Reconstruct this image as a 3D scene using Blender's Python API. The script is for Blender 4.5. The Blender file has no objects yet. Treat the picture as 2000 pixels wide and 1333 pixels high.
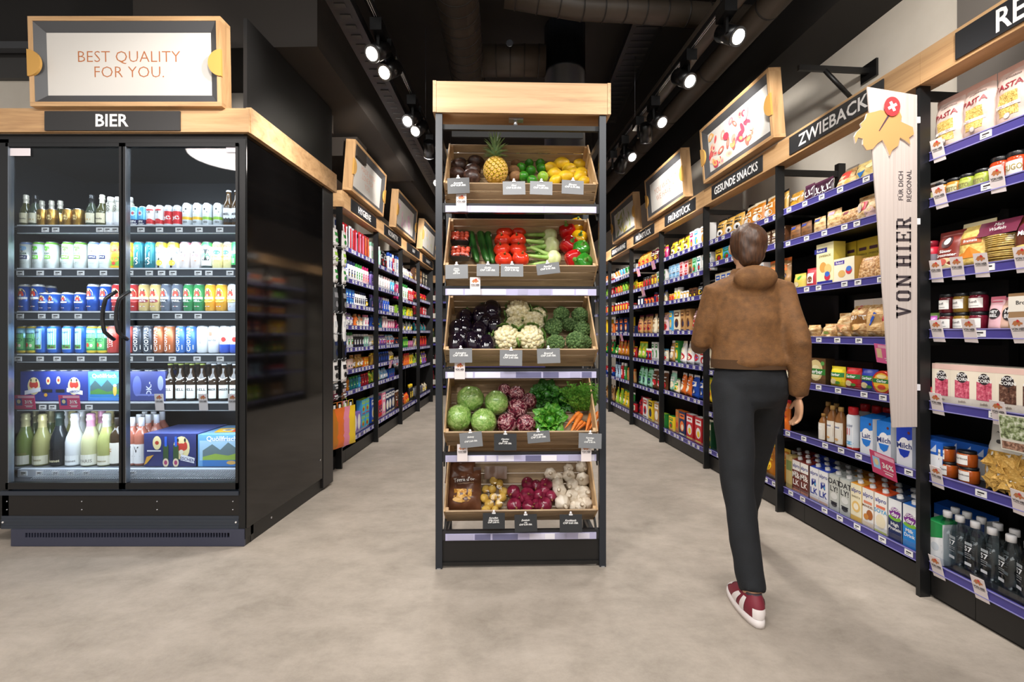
import bpy, math, random
from mathutils import Vector, Matrix, noise

rnd = random.Random(11)
PI = math.pi
SC = bpy.context.scene
COL = SC.collection

# ------------------------------------------------------------------ camera, world, lights, exposure
FPX, CX, CY, CH = 890.0, 1000.0, 653.0, 1.2      # focal length in px, vanishing point, camera height
cam_d = bpy.data.cameras.new('camera')
cam = bpy.data.objects.new('camera', cam_d)
COL.objects.link(cam)
cam.location = (0, 0, CH)
cam.rotation_euler = (PI / 2, 0, 0)
cam_d.sensor_width = 36
cam_d.lens = 36 * FPX / 2000
cam_d.shift_x = 0.0
cam_d.shift_y = -(666.5 - CY) / 2000
cam_d.clip_start = 0.05
SC.camera = cam
SC.view_settings.view_transform = 'Standard'
SC.view_settings.look = 'None'
SC.view_settings.gamma = 1
SC.view_settings.use_curve_mapping = False
SC.view_settings.exposure = 0.55
try:
    SC.cycles.max_bounces = 6
    SC.cycles.transparent_max_bounces = 14
    SC.cycles.sample_clamp_indirect = 4
    SC.cycles.caustics_reflective = False
    SC.cycles.caustics_refractive = False
except Exception:
    pass
w = bpy.data.worlds.new('shop_ambience')
SC.world = w
w.use_nodes = True
w.node_tree.nodes['Background'].inputs[0].default_value = (1.0, 0.97, 0.93, 1)
w.node_tree.nodes['Background'].inputs[1].default_value = 0.42


def area(loc, rot, sx, sy, power, col=(1, .97, .93), spread=PI):
    d = bpy.data.lights.new('added_area_light', 'AREA')
    d.shape = 'RECTANGLE'
    d.size, d.size_y, d.energy, d.color, d.spread = sx, sy, power, col, spread
    o = bpy.data.objects.new('added_area_light', d)
    o.location, o.rotation_euler = loc, rot
    COL.objects.link(o)
    return o


def spot(loc, target, power, angle=60, col=(1, .955, .90), radius=.05, blend=.6):
    d = bpy.data.lights.new('track_or_fill_spot', 'SPOT')
    power *= .78
    d.energy, d.spot_size, d.spot_blend, d.color, d.shadow_soft_size = power, math.radians(angle), blend, col, radius
    o = bpy.data.objects.new('track_or_fill_spot', d)
    o.location = loc
    o.rotation_euler = (Vector(target) - Vector(loc)).to_track_quat('-Z', 'Y').to_euler()
    COL.objects.link(o)
    return o


# soft fill light added for the unseen ceiling lamps above the camera
area((0.1, -0.6, 3.75), (math.radians(24), 0, 0), 4.0, 1.6, 112)
DOWN = [(x, y) for x in (-.62, .95) for y in (1.9, 3.0, 4.1, 5.4, 6.8, 8.2)]
# track spots (the heads themselves are modelled further down)
LT = lambda Y, z=3.1: (-.80 + .02 * (Y - 3.5), Y, z)
RT = lambda Y, z=3.1: (1.234 - .085 * (Y - 2.59), Y, z)
HZ = 2.86      # light leaves the heads below the track
for Y, tx, ty, tz, p in ((1.3, -1.75, 2.55, 2.2, 70), (2.0, -2.1, 2.5, 2.75, 60), (2.6, -1.3, 2.9, 2.4, 45),
                         (2.95, -1.9, 2.5, 1.2, 45), (3.15, -1.45, 4.5, 2.65, 50), (4.0, -1.5, 5.0, 1.7, 50),
                         (4.2, -1.45, 5.7, 2.7, 45), (5.6, -1.5, 6.6, 1.9, 55), (6.4, -1.5, 7.6, 2.4, 50),
                         (1.1, .1, 2.3, 1.9, 48), (.6, .05, 2.3, .9, 60)):
    spot(LT(Y, HZ), (tx, ty, tz), p * (1.7 if ty > 4.2 else 1))
for Y, tx, ty, tz, p in ((.9, 1.95, 1.9, 2.0, 46), (1.5, 1.9, 2.4, 1.2, 60), (2.3, 1.8, 3.4, 2.3, 60), (2.95, 1.75, 3.5, 2.75, 55),
                         (3.0, 1.8, 2.7, 1.2, 55), (3.9, 1.65, 4.9, 1.8, 60), (4.2, 1.6, 4.6, 2.7, 45), (5.3, 1.55, 6.2, 2.0, 60),
                         (6.3, 1.5, 7.3, 1.9, 60), (1.4, .2, 2.3, 1.6, 48), (1.7, 2.3, 2.6, 2.9, 45)):
    spot(RT(Y, HZ), (tx, ty, tz), p * (1.6 if ty > 4.2 else 1))


for x_, y_ in DOWN:      # added wide fill spots shining down between the tracks, no heads modelled
    spot((x_, y_, HZ), (x_, y_ + .05, 0), 24 if y_ < 2.5 else 46, 135, radius=.09, blend=.8)

# ------------------------------------------------------------------ materials
def lin(h):
    if not isinstance(h, str):
        return h
    h = h.lstrip('#')
    c = [int(h[i:i + 2], 16) / 255 for i in (0, 2, 4)]
    return tuple((x / 12.92 if x <= .04045 else ((x + .055) / 1.055) ** 2.4) for x in c)


NAMED = dict(red='c3202a', crimson='8f1525', orange='e8742a', yellow='f0cc2a', gold='c79a45', cream='ece0c2', white='eeecea',
             green='2f8a3a', lime='9ccb3b', teal='23737c', sky='4aa8dc', blue='2050b8', navy='1b2a55', purple='5b2a7a',
             violet='8468b8', pink='e58aa6', brown='5e3a22', tan='b98c58', black='17171a', grey='8b8c90', silver='c9ccd0',
             magenta='c8256b', mint='9bd3b8', darkgreen='14452a', maroon='5a1730', amber='c47a1d', beige='d8c4a0', paleblue='b4d2ea',
             palepink='f0c9cb', slate='4a4d50', rust='a04a28')
_M = {}


def M(c, rough=.45, metal=0.0, emit=0, alpha=None, sss=0):
    k = (c, rough, metal, emit, alpha, sss)
    if k in _M:
        return _M[k]
    h = lin(NAMED.get(c, c))
    m = bpy.data.materials.new('paint_' + str(c))
    m.use_nodes = True
    b = m.node_tree.nodes['Principled BSDF']
    b.inputs['Base Color'].default_value = (*h, 1)
    b.inputs['Roughness'].default_value = rough
    b.inputs['Metallic'].default_value = metal
    if emit:
        b.inputs['Emission Color'].default_value = (*h, 1)
        b.inputs['Emission Strength'].default_value = emit
    if alpha is not None:
        b.inputs['Alpha'].default_value = alpha
    if sss:
        b.inputs['Subsurface Weight'].default_value = sss
        b.inputs['Subsurface Radius'].default_value = (.02, .01, .005)
    m.diffuse_color = (*h, 1)
    _M[k] = m
    return m


def NM(name, stops, scale=(5, 5, 5), detail=4, rough=.5, bump=0, kind='noise', coords='Object', dist=0, metal=0, bscale=None,
       rough2=None, nrough=.55, spec=None):
    """noise / voronoi / wave driven colour ramp"""
    if name in _M:
        return _M[name]
    m = bpy.data.materials.new(name)
    m.use_nodes = True
    nt = m.node_tree
    b = nt.nodes['Principled BSDF']
    tc = nt.nodes.new('ShaderNodeTexCoord')
    mp = nt.nodes.new('ShaderNodeMapping')
    mp.inputs['Scale'].default_value = scale
    nt.links.new(tc.outputs[coords], mp.inputs[0])
    if kind == 'noise':
        t = nt.nodes.new('ShaderNodeTexNoise')
        t.inputs['Scale'].default_value = 1
        t.inputs['Detail'].default_value = detail
        t.inputs['Roughness'].default_value = nrough
        t.inputs['Distortion'].default_value = dist
        out = t.outputs['Fac']
    elif kind == 'voronoi':
        t = nt.nodes.new('ShaderNodeTexVoronoi')
        t.inputs['Scale'].default_value = 1
        out = t.outputs['Distance']
    else:
        t = nt.nodes.new('ShaderNodeTexWave')
        t.inputs['Scale'].default_value = 1
        t.inputs['Distortion'].default_value = dist
        t.inputs['Detail'].default_value = detail
        out = t.outputs['Fac']
    nt.links.new(mp.outputs[0], t.inputs['Vector'])
    r = nt.nodes.new('ShaderNodeValToRGB')
    cr = r.color_ramp
    while len(cr.elements) < len(stops):
        cr.elements.new(.5)
    for e, (p, c) in zip(cr.elements, stops):
        e.position = p
        e.color = (*lin(NAMED.get(c, c)), 1)
    nt.links.new(out, r.inputs[0])
    nt.links.new(r.outputs[0], b.inputs['Base Color'])
    b.inputs['Roughness'].default_value = rough
    b.inputs['Metallic'].default_value = metal
    if spec is not None:
        b.inputs['Specular IOR Level'].default_value = spec
    if rough2 is not None:
        mr = nt.nodes.new('ShaderNodeMapRange')
        mr.inputs[3].default_value, mr.inputs[4].default_value = rough, rough2
        nt.links.new(out, mr.inputs[0])
        nt.links.new(mr.outputs[0], b.inputs['Roughness'])
    if bump:
        bp = nt.nodes.new('ShaderNodeBump')
        bp.inputs['Strength'].default_value = bump
        bp.inputs['Distance'].default_value = .004
        src = out
        if bscale:
            t2 = nt.nodes.new('ShaderNodeTexNoise')
            t2.inputs['Scale'].default_value = bscale
            t2.inputs['Detail'].default_value = 3
            nt.links.new(tc.outputs[coords], t2.inputs['Vector'])
            src = t2.outputs['Fac']
        nt.links.new(src, bp.inputs['Height'])
        nt.links.new(bp.outputs[0], b.inputs['Normal'])
    m.diffuse_color = (*lin(NAMED.get(stops[len(stops) // 2][1], stops[len(stops) // 2][1])), 1)
    _M[name] = m
    return m


def film(name, col=(1, 1, 1), clear=.85, rough=.05, refl=1.0):
    """thin clear sheet (glass pane, plastic film): see-through with a fresnel gloss"""
    if name in _M:
        return _M[name]
    m = bpy.data.materials.new(name)
    m.use_nodes = True
    nt = m.node_tree
    nt.nodes.remove(nt.nodes['Principled BSDF'])
    o = nt.nodes['Material Output']
    tr = nt.nodes.new('ShaderNodeBsdfTransparent')
    tr.inputs[0].default_value = (*[c * clear for c in col], 1)
    g = nt.nodes.new('ShaderNodeBsdfGlossy')
    g.inputs['Roughness'].default_value = rough
    g.inputs[0].default_value = (refl, refl, refl, 1)
    f = nt.nodes.new('ShaderNodeFresnel')
    gm = nt.nodes.new('ShaderNodeNewGeometry')
    mr = nt.nodes.new('ShaderNodeMapRange')      # same gloss from both sides of the sheet
    mr.inputs[3].default_value, mr.inputs[4].default_value = 1.45, 1 / 1.45
    nt.links.new(gm.outputs['Backfacing'], mr.inputs[0])
    nt.links.new(mr.outputs[0], f.inputs[0])
    mx = nt.nodes.new('ShaderNodeMixShader')
    nt.links.new(f.outputs[0], mx.inputs[0])
    nt.links.new(tr.outputs[0], mx.inputs[1])
    nt.links.new(g.outputs[0], mx.inputs[2])
    nt.links.new(mx.outputs[0], o.inputs[0])
    m.diffuse_color = (.8, .9, 1, .3)
    _M[name] = m
    return m


def oak_mat(name, axis):
    sc = {'x': (1.3, 14, 22), 'y': (14, 1.3, 22), 'z': (14, 14, 1.6)}[axis]
    return NM(name, [(0.25, '9c7550'), (.48, 'c39b6e'), (.62, 'cfa87c'), (.85, 'dab98f')], sc, 8, .42, .15, dist=.6, nrough=.62)


OAKX, OAKY, OAKZ = oak_mat('oak_laminate_x', 'x'), oak_mat('oak_laminate_y', 'y'), oak_mat('oak_laminate_z', 'z')
CRATE = NM('crate_pine', [(0.25, '816a50'), (.5, 'a58b6b'), (.8, 'bfa581')], (3, 30, 30), 8, .6, .2, dist=1.2, nrough=.65)
CRATE_END = NM('crate_pine_end', [(0.3, 'a8865f'), (.6, 'c9a67a'), (.85, 'd8b98f')], (8, 10, 14), 6, .6, .15)
BLACK = M('131212', .42)
BLACKS = M('0c0c0d', .28)
POSTM = M('20252d', .38)
RPOST = M('121314', .4)
STEEL = M('c9ccd2', .25, .9)
LIP = M('454089', .35)
GREYLIP = M('3a3d42', .35)
TAG = M('e9e9ea', .45)
INK = M('2b2528', .5)
WHITE = M('eeecea', .4)
GLASS = film('door_glass', (.93, .97, 1), .96, .02, .62)
CLEAR = film('clear_film', (1, 1, 1), .93, .08)
PLEXI = film('clear_acrylic', (.96, .97, 1), .95, .03)
BOTGL = film('clear_bottle', (.93, .97, .98), .86, .03)


# ------------------------------------------------------------------ mesh builder
_TX = {}


def text_geo(s, bold=0.0, shear=0.0):
    k = (s, bold, shear)
    if k in _TX:
        return _TX[k]
    cu = bpy.data.curves.new('lettering', 'FONT')
    cu.body = s
    cu.offset = bold
    cu.shear = shear
    cu.resolution_u = 2
    cu.align_x = 'CENTER'
    cu.space_line = .95
    ob = bpy.data.objects.new('lettering', cu)
    me = bpy.data.meshes.new_from_object(ob)
    vs = [(v.co.x, v.co.y) for v in me.vertices]
    fs = [tuple(p.vertices) for p in me.polygons]
    if vs:
        x0, x1 = min(v[0] for v in vs), max(v[0] for v in vs)
        y0, y1 = min(v[1] for v in vs), max(v[1] for v in vs)
        cx, cy = (x0 + x1) / 2, (y0 + y1) / 2
        vs = [(x - cx, y - cy) for x, y in vs]
    else:
        x0 = x1 = y0 = y1 = 0
    bpy.data.objects.remove(ob)
    bpy.data.curves.remove(cu)
    bpy.data.meshes.remove(me)
    _TX[k] = (vs, fs, x1 - x0, y1 - y0)
    return _TX[k]


def flat(y=0.0):
    return lambda x, z, e=0.0: (x, y - e, z)


def cyl(r, y0=0.0):
    return lambda x, z, e=0.0: ((r + e) * math.sin(x / r), y0 - (r + e) * math.cos(x / r), z)


class MB:
    def __init__(s):
        s.v, s.f, s.m, s.sm, s.mats = [], [], [], [], []

    def mi(s, mat):
        if isinstance(mat, str):
            mat = M(mat)
        if mat not in s.mats:
            s.mats.append(mat)
        return s.mats.index(mat)

    def add(s, vs, fs, mat, smooth=False, T=None):
        n = len(s.v)
        if T is not None:
            vs = [tuple(T @ Vector(p)) for p in vs]
        s.v.extend(vs)
        k = s.mi(mat)
        for f in fs:
            s.f.append(tuple(i + n for i in f))
            s.m.append(k)
            s.sm.append(smooth)
        return s

    def box(s, x0, x1, y0, y1, z0, z1, mat, T=None):
        vs = [(x, y, z) for z in (z0, z1) for y in (y0, y1) for x in (x0, x1)]
        fs = [(0, 2, 3, 1), (4, 5, 7, 6), (0, 1, 5, 4), (2, 6, 7, 3), (0, 4, 6, 2), (1, 3, 7, 5)]
        return s.add(vs, fs, mat, False, T)

    def lathe(s, prof, mat, seg=18, T=None, smooth=True, sx=1, sy=1):
        """prof: (r, z[, mat of the band above])"""
        n = len(prof)
        vs = []
        for p in prof:
            for i in range(seg):
                a = 2 * PI * i / seg
                vs.append((p[0] * math.cos(a) * sx, p[0] * math.sin(a) * sy, p[1]))
        base = len(s.v)
        if T is not None:
            vs = [tuple(T @ Vector(p)) for p in vs]
        s.v.extend(vs)
        cur = s.mi(mat)
        for j in range(n - 1):
            if len(prof[j]) > 2:
                cur = s.mi(prof[j][2])
            for i in range(seg):
                k = (i + 1) % seg
                s.f.append((base + j * seg + i, base + j * seg + k, base + (j + 1) * seg + k, base + (j + 1) * seg + i))
                s.m.append(cur)
                s.sm.append(smooth)
        s.f.append(tuple(base + i for i in reversed(range(seg))))
        s.m.append(s.mi(prof[0][2] if len(prof[0]) > 2 else mat))
        s.sm.append(False)
        s.f.append(tuple(base + (n - 1) * seg + i for i in range(seg)))
        s.m.append(cur)
        s.sm.append(False)
        return s

    def tube(s, pts, r, mat, seg=8, T=None, smooth=True):
        pts = [Vector(p) for p in pts]
        n = len(pts)
        rr = r if isinstance(r, (list, tuple)) else [r] * n
        vs = []
        up = None
        for i, p in enumerate(pts):
            d = (pts[min(i + 1, n - 1)] - pts[max(i - 1, 0)])
            if d.length < 1e-9:
                d = Vector((0, 0, 1))
            d.normalize()
            if up is None:
                up = d.orthogonal().normalized()
            else:
                up = (up - d * up.dot(d))
                up = up.normalized() if up.length > 1e-6 else d.orthogonal().normalized()
            b = d.cross(up)
            for k in range(seg):
                a = 2 * PI * k / seg
                vs.append(tuple(p + (up * math.cos(a) + b * math.sin(a)) * rr[i]))
        fs = [(j * seg + k, j * seg + (k + 1) % seg, (j + 1) * seg + (k + 1) % seg, (j + 1) * seg + k) for j in range(n - 1) for k in range(seg)]
        fs.append(tuple(reversed(range(seg))))
        fs.append(tuple((n - 1) * seg + k for k in range(seg)))
        return s.add(vs, fs, mat, smooth, T)

    def prism(s, poly, y0, y1, mat, T=None, side=None):
        """poly: (x, z) outline, extruded along y"""
        n = len(poly)
        vs = [(x, y0, z) for x, z in poly] + [(x, y1, z) for x, z in poly]
        s.add(vs, [tuple(range(n)), tuple(reversed(range(n, 2 * n)))], mat, False, T)
        s.add(vs, [(i, i + n, (i + 1) % n + n, (i + 1) % n) for i in range(n)], side or mat, False, T)
        return s

    def grid(s, nu, nv, fn, mat, smooth=True, T=None, closeu=False):
        """fn(u, v) -> point, u, v in 0..1"""
        vs = [fn(i / nu, j / nv) for j in range(nv + 1) for i in range(nu + (0 if closeu else 1))]
        w_ = nu if closeu else nu + 1
        fs = []
        for j in range(nv):
            for i in range(nu):
                k = (i + 1) % w_
                fs.append((j * w_ + i, j * w_ + k, (j + 1) * w_ + k, (j + 1) * w_ + i))
        return s.add(vs, fs, mat, smooth, T)

    def blob(s, rx, ry, rz, mat, nu=16, nv=10, fn=None, T=None):
        """ellipsoid; fn(direction) -> radial factor"""
        vs, fs = [(0, 0, -1)], []
        for j in range(1, nv):
            t = PI * j / nv
            for i in range(nu):
                a = 2 * PI * i / nu
                vs.append((math.sin(t) * math.cos(a), math.sin(t) * math.sin(a), -math.cos(t)))
        vs.append((0, 0, 1))
        out = []
        for d in vs:
            k = fn(Vector(d)) if fn else 1
            out.append((d[0] * rx * k, d[1] * ry * k, d[2] * rz * k))
        for i in range(nu):
            fs.append((0, 1 + (i + 1) % nu, 1 + i))
            fs.append((len(vs) - 1, 1 + (nv - 2) * nu + i, 1 + (nv - 2) * nu + (i + 1) % nu))
        for j in range(nv - 2):
            for i in range(nu):
                k = (i + 1) % nu
                a = 1 + j * nu
                fs.append((a + i, a + k, a + nu + k, a + nu + i))
        return s.add(out, fs, mat, True, T)

    # ---- flat print, laid on a surface function S(x, z, lift)
    def rect(s, cx, cz, w, h, mat, S=flat(), e=.0006, nx=1, nz=1, T=None):
        vs = [S(cx + w * (i / nx - .5), cz + h * (j / nz - .5), e) for j in range(nz + 1) for i in range(nx + 1)]
        fs = [(j * (nx + 1) + i, j * (nx + 1) + i + 1, (j + 1) * (nx + 1) + i + 1, (j + 1) * (nx + 1) + i) for j in range(nz) for i in range(nx)]
        return s.add(vs, fs, mat, False, T)

    def disc(s, cx, cz, w, h, mat, S=flat(), e=.0006, n=16, a0=0, a1=2 * PI, T=None):
        vs = [S(cx, cz, e)] + [S(cx + w / 2 * math.cos(a0 + (a1 - a0) * i / n), cz + h / 2 * math.sin(a0 + (a1 - a0) * i / n), e) for i in range(n + 1)]
        return s.add(vs, [(0, i + 1, i + 2) for i in range(n)], mat, False, T)

    def poly(s, pts, mat, S=flat(), e=.0006, T=None):
        return s.add([S(x, z, e) for x, z in pts], [tuple(range(len(pts)))], mat, False, T)

    def text(s, t, cx, cz, size, mat, S=flat(), e=.001, rot=0, bold=.0, shear=0, fit=None, sx=1.0, T=None):
        vs, fs, w_, h_ = text_geo(t, bold, shear)
        if not vs:
            return s
        k = size / .7
        kx = k * sx
        if fit and w_ * kx > fit:
            kx = fit / w_
        c, n = math.cos(rot), math.sin(rot)
        return s.add([S(cx + x * kx * c - y * k * n, cz + x * kx * n + y * k * c, e) for x, y in vs], fs, mat, False, T)

    def mesh(s, name):
        me = bpy.data.meshes.new(name)
        me.from_pydata(s.v, [], s.f)
        for m in s.mats:
            me.materials.append(m)
        me.polygons.foreach_set('material_index', s.m)
        me.polygons.foreach_set('use_smooth', s.sm)
        me.update()
        return me

    def build(s, name, parent=None, loc=None, rz=0):
        o = bpy.data.objects.new(name, s.mesh(name))
        COL.objects.link(o)
        if parent is not None:
            o.parent = parent
        if loc is not None:
            o.location = loc
            o.rotation_euler = (0, 0, rz)
        return o


def tag(o, label, cat=None, group=None, kind=None):
    if label:
        o['label'] = label
    if cat:
        o['category'] = cat
    if group:
        o['group'] = group
    if kind:
        o['kind'] = kind
    return o


def empty(name, loc=(0, 0, 0), rz=0, label=None, cat=None, group=None):
    o = bpy.data.objects.new(name, None)
    o.empty_display_size = .05
    COL.objects.link(o)
    o.location = loc
    o.rotation_euler = (0, 0, rz)
    tag(o, label, cat, group)
    return o


def struct(o, label=None):
    o['kind'] = 'structure'
    if label:
        o['label'] = label
    return o


def P(x, y, Y):
    """scene point seen at pixel (x, y) at depth Y"""
    return Vector(((x - CX) * Y / FPX, Y, CH - (y - CY) * Y / FPX))


def put(mesh, name, parent, loc=None, rot=None, scale=None):
    o = bpy.data.objects.new(name, mesh)
    COL.objects.link(o)
    o.parent = parent
    if loc is not None:
        o.location = loc
    if rot is not None:
        o.rotation_euler = rot
    if scale is not None:
        o.scale = scale
    return o


class Frame:
    """a shelf run: local x along the run (left to right in view), local y into the shelf, z up"""

    def __init__(s, ox, oy, th):
        s.o, s.th = Vector((ox, oy)), th
        s.ex = Vector((math.cos(th), math.sin(th)))
        s.ey = Vector((-math.sin(th), math.cos(th)))
        s.T = Matrix.Translation((ox, oy, 0)) @ Matrix.Rotation(th, 4, 'Z')

    def w(s, x, y, z=0):
        p = s.o + s.ex * x + s.ey * y
        return Vector((p.x, p.y, z))

    def hit(s, px, yl):
        d = Vector(((px - CX) / FPX, 1))
        t = (yl + s.o.dot(s.ey)) / d.dot(s.ey)
        p = d * t - s.o
        return p.dot(s.ex), t

    def hz(s, px, py, yl):
        x, t = s.hit(px, yl)
        return x, CH - (py - CY) * t / FPX


ORD = ['first', 'second', 'third', 'fourth', 'fifth', 'sixth', 'seventh', 'eighth', 'ninth', 'tenth', 'eleventh', 'twelfth',
       'thirteenth', 'fourteenth', 'fifteenth', 'sixteenth', 'seventeenth', 'eighteenth', 'nineteenth', 'twentieth']


def ordw(i):
    return ORD[i] if i < len(ORD) else 'number %d' % (i + 1)


RUN = Frame(1.91, 2.09, math.radians(-85.67))
LUN = Frame(-1.565, 4.06, math.radians(88.42))
FRONT = Frame(0, 2.58, 0.0)          # cooler front

# ------------------------------------------------------------------ room shell
FLOORM = NM('stone_floor', [(0.26, '8a7f73'), (.42, 'a0968a'), (.55, 'ada296'), (.72, 'bab0a4')], (3.2, 4.6, 1), 15, .45, .05, dist=.15, bscale=60, nrough=.80, rough2=.58)
CEILM = NM('dark_ceiling', [(0.3, '1b1613'), (.7, '2a2420')], (2, 2, 2), 6, .8, .3)
DUCTM = NM('dark_duct', [(0.3, '3a322a'), (.7, '4a4036')], (3, 3, 3), 4, .5)
DUCTB = M('1a1c20', .35)
CREAM = NM('cream_wall', [(0.3, 'd6cdbf'), (.7, 'e0d8cb')], (4, 4, 4), 4, .75, .1, bscale=90)
DARKW = M('1d1a18', .7)
TAUPE = M('6d6761', .7)

struct(MB().box(-6, 4.6, -3.5, 10.4, -.1, 0, FLOORM).build('floor'), 'mottled beige stone-look floor')
struct(MB().box(-6, 4.6, -1.0, 10.4, 4.0, 4.1, CEILM).build('ceiling'), 'dark painted ceiling')
# far wall
struct(MB().box(-6, 4.6, 10.3, 10.4, 0, 4.0, DARKW).build('wall_back'), 'dark far wall')
# right wall: cream above and behind the shelves, black band above
T = RUN.T
struct(MB().box(-8.2, 3.6, .5, .56, 0, 3.22, CREAM, T).build('wall_right'), 'cream wall behind the food shelves')
struct(MB().box(-8.2, 3.6, .12, .50, 3.22, 4.0, DARKW, T).build('trim_1'), 'black boxed bulkhead along the wall')
struct(MB().box(-.28, 1.9, .46, .499, 2.0, 3.21, TAUPE, T).build('trim_2'), 'grey wall panel')
# left wall behind hygiene shelves
T = LUN.T
struct(MB().box(-.5, 4.6, .5, .56, 0, 3.0, CREAM, T).build('wall_left'), 'cream wall behind the hygiene shelves')
struct(MB().box(-1.2, 1.3, -.38, .8, 3.0, 3.9, M('2b2520', .7), T).box(1.35, 6.2, -.33, .8, 3.02, 3.9, M('2b2520', .7), T).build('trim_3'), 'dark ceiling bulkhead')
struct(MB().box(-.55, -.3, -.1, .5, 2.85, 3.0, M('332c26', .7), T).box(0.1, .35, -.15, .5, 2.83, 3.0, M('332c26', .7), T).build('trim_5'), 'brown soffit beams')
# wall behind the cooler sign
m = MB().box(-5, -1.55, 3.4, 3.46, 0, 3.09, CREAM)
struct(m.build('wall_alcove'), 'cream wall above the cooler')
struct(MB().box(-5, -1.55, 3.36, 3.44, 3.09, 3.24, M('3d3b3a', .5)).box(-5, -1.55, 3.36, 3.44, 3.24, 4.0, DARKW).build('trim_4'), 'dark band above the alcove wall')

# ceiling services
def duct(name, pts, r, mat, label, rings=0, cat='duct', ringm=None):
    root = MB().tube(pts, r, mat, 20).build(name)
    tag(root, label, cat)
    if rings:
        V = [Vector(p) for p in pts]
        Ls = [(q - p).length for p, q in zip(V, V[1:])]
        rm = MB()
        for i in range(rings):
            t = sum(Ls) * (i + .5) / rings
            k = 0
            while k < len(Ls) - 1 and t > Ls[k]:
                t -= Ls[k]
                k += 1
            d = (V[k + 1] - V[k]).normalized()
            c = V[k] + d * t
            rm.tube([c - d * .005, c + d * .005], r + .004, ringm or M('241f1b', .5), 20)
        o = rm.build('seam', root)
        o['kind'] = 'stuff'
    return root


duct('spiral_duct', [(-.335, .2, 3.62), (-.42, 4.6, 3.62)], .155, DUCTM, 'long brown spiral-seamed air duct running overhead above the left aisle', 38)
duct('cross_duct', [(-.33, 4.1, 3.66), (.3, 4.1, 3.66)], .13, DUCTM, 'short dark cross duct between the spiral duct and the round drum', 5)
tag(MB().lathe([(.03, 0), (.03, .02)], M('aab4c4', .2, .8), 14, Matrix.Translation((-.02, 3.96, 3.72)) @ Matrix.Rotation(PI / 2, 4, 'X')).build('sensor'),
    'small silver round sensor on the side of the cross duct', 'sensor')
r_ = tag(MB().lathe([(.185, 2.2), (.185, 3.55), (.19, 3.55), (.19, 3.58), (.185, 3.58), (.185, 3.995)], DUCTB, 28, Matrix.Translation((.48, 4.15, 0))).build('vertical_duct'),
         'wide black round drum duct hanging from the ceiling behind the produce stand', 'duct')
duct('wrapped_pipe', [(-.05, 3.3, 3.66), (.5, 3.35, 3.6), (.85, 3.4, 3.62), (2.2, 3.5, 3.6)], .085, DUCTM, 'dark wrapped pipe bending across the ceiling, lower of two', 14)
duct('wrapped_pipe', [(-.1, 2.9, 3.78), (.35, 2.95, 3.80), (.75, 2.95, 3.74), (.95, 3.05, 3.72)], .075, DUCTM, 'dark wrapped pipe joining the ceiling pipe from above', 9)
duct('long_pipe', [(1.62, .4, 3.35), (1.02, 7.6, 3.35)], .075, DUCTM, 'long dark pipe beside the track lights, nearer the aisle', 10)
duct('long_pipe', [(1.86, .4, 3.3), (1.24, 7.6, 3.3)], .085, DUCTM, 'long dark pipe closest to the black bulkhead over the food shelves', 10)
# cable trays
def tray(x0, x1, y0, y1, z, label, along='y'):
    mt = M('171719', .4)
    root = MB().box(x0, x1, y0, y1, z, z + .01, mt).build('cable_tray')
    tag(root, label, 'cable tray')
    b = MB()
    n = int((y1 - y0) / .09)
    for i in range(n):
        b.box(x0 + .03, x1 - .03, y0 + .09 * i + .02, y0 + .09 * i + .05, z - .004, z, M('2c2a29', .5))
    o = b.build('perforation', root)
    o['kind'] = 'stuff'
    MB().box(x0 - .008, x0, y0, y1, z, z + .06, mt).build('side_rail', root)
    MB().box(x1, x1 + .008, y0, y1, z, z + .06, mt).build('side_rail', root)


tray(.98, 1.22, 2.6, 5.4, 3.7, 'perforated black cable tray under the ceiling above the right aisle')
tray(-1.02, -.9, .8, 7.8, 3.04, 'narrow black cable tray beside the track lights over the left aisle')
tag(MB().box(-3.4, -1.95, 1.75, 1.95, 3.35, 3.36, M('242220', .6)).build('ceiling_grille'), 'dark slatted ventilation grille in the corner above the cooler sign', 'grille')
tag(MB().box(-4.2, -1.56, 3.28, 3.34, 3.26, 3.31, M('4a4b4e', .4)).build('cable_duct'), 'grey metal cable duct along the wall behind the cooler sign', 'duct')


# track lights
def track(fn, y0, y1, label):
    d = MB()
    a, b = Vector(fn(y0)), Vector(fn(y1))
    for dx in (-.006, .006):
        d.tube([a + Vector((dx, 0, 0)), b + Vector((dx, 0, 0))], .0022, STEEL, 6)
    root = MB()
    k = (b - a)
    rz = math.atan2(k.y, k.x)
    T = Matrix.Translation(a) @ Matrix.Rotation(rz, 4, 'Z')
    root.box(0, k.length, -.014, .014, .001, .035, M('0a0a0b', .5), T)
    o = tag(root.build('light_track'), label, 'light track')
    d.build('conductor_rail', o)
    for i in range(5):
        c = a + k * ((i + .5) / 5)
        MB().tube([c + Vector((0, 0, .05)), (c.x, c.y, 3.99)], .0025, M('55555a', .3, .6), 5).build('suspension_wire', o)
    return o


track(LT, .5, 7.8, 'black suspended lighting track over the left aisle')
track(RT, .4, 7.8, 'black suspended lighting track over the right aisle')


def head_tpl(lit):
    b = MB().lathe([(.052, -.075), (.052, .07), (.04, .075)], BLACKS, 20)
    lens = MB().lathe([(.038, -.088), (.038, -.0755)], M('fff4e2', .4, 0, 14) if lit else M('303236', .2), 20)
    ring = MB().lathe([(.052, -.085), (.052, -.076)], M('3a3a3c', .3), 20)
    return b.mesh('spot_head'), lens.mesh('lens'), ring.mesh('rim')


HL, HD = head_tpl(True), head_tpl(False)
DRV = MB().box(-.035, .035, -.06, .06, -.0, .075, BLACKS).mesh('driver_box')
YOKE = MB().box(-.008, .008, -.012, .012, -.09, .0, BLACKS).mesh('yoke')


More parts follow.
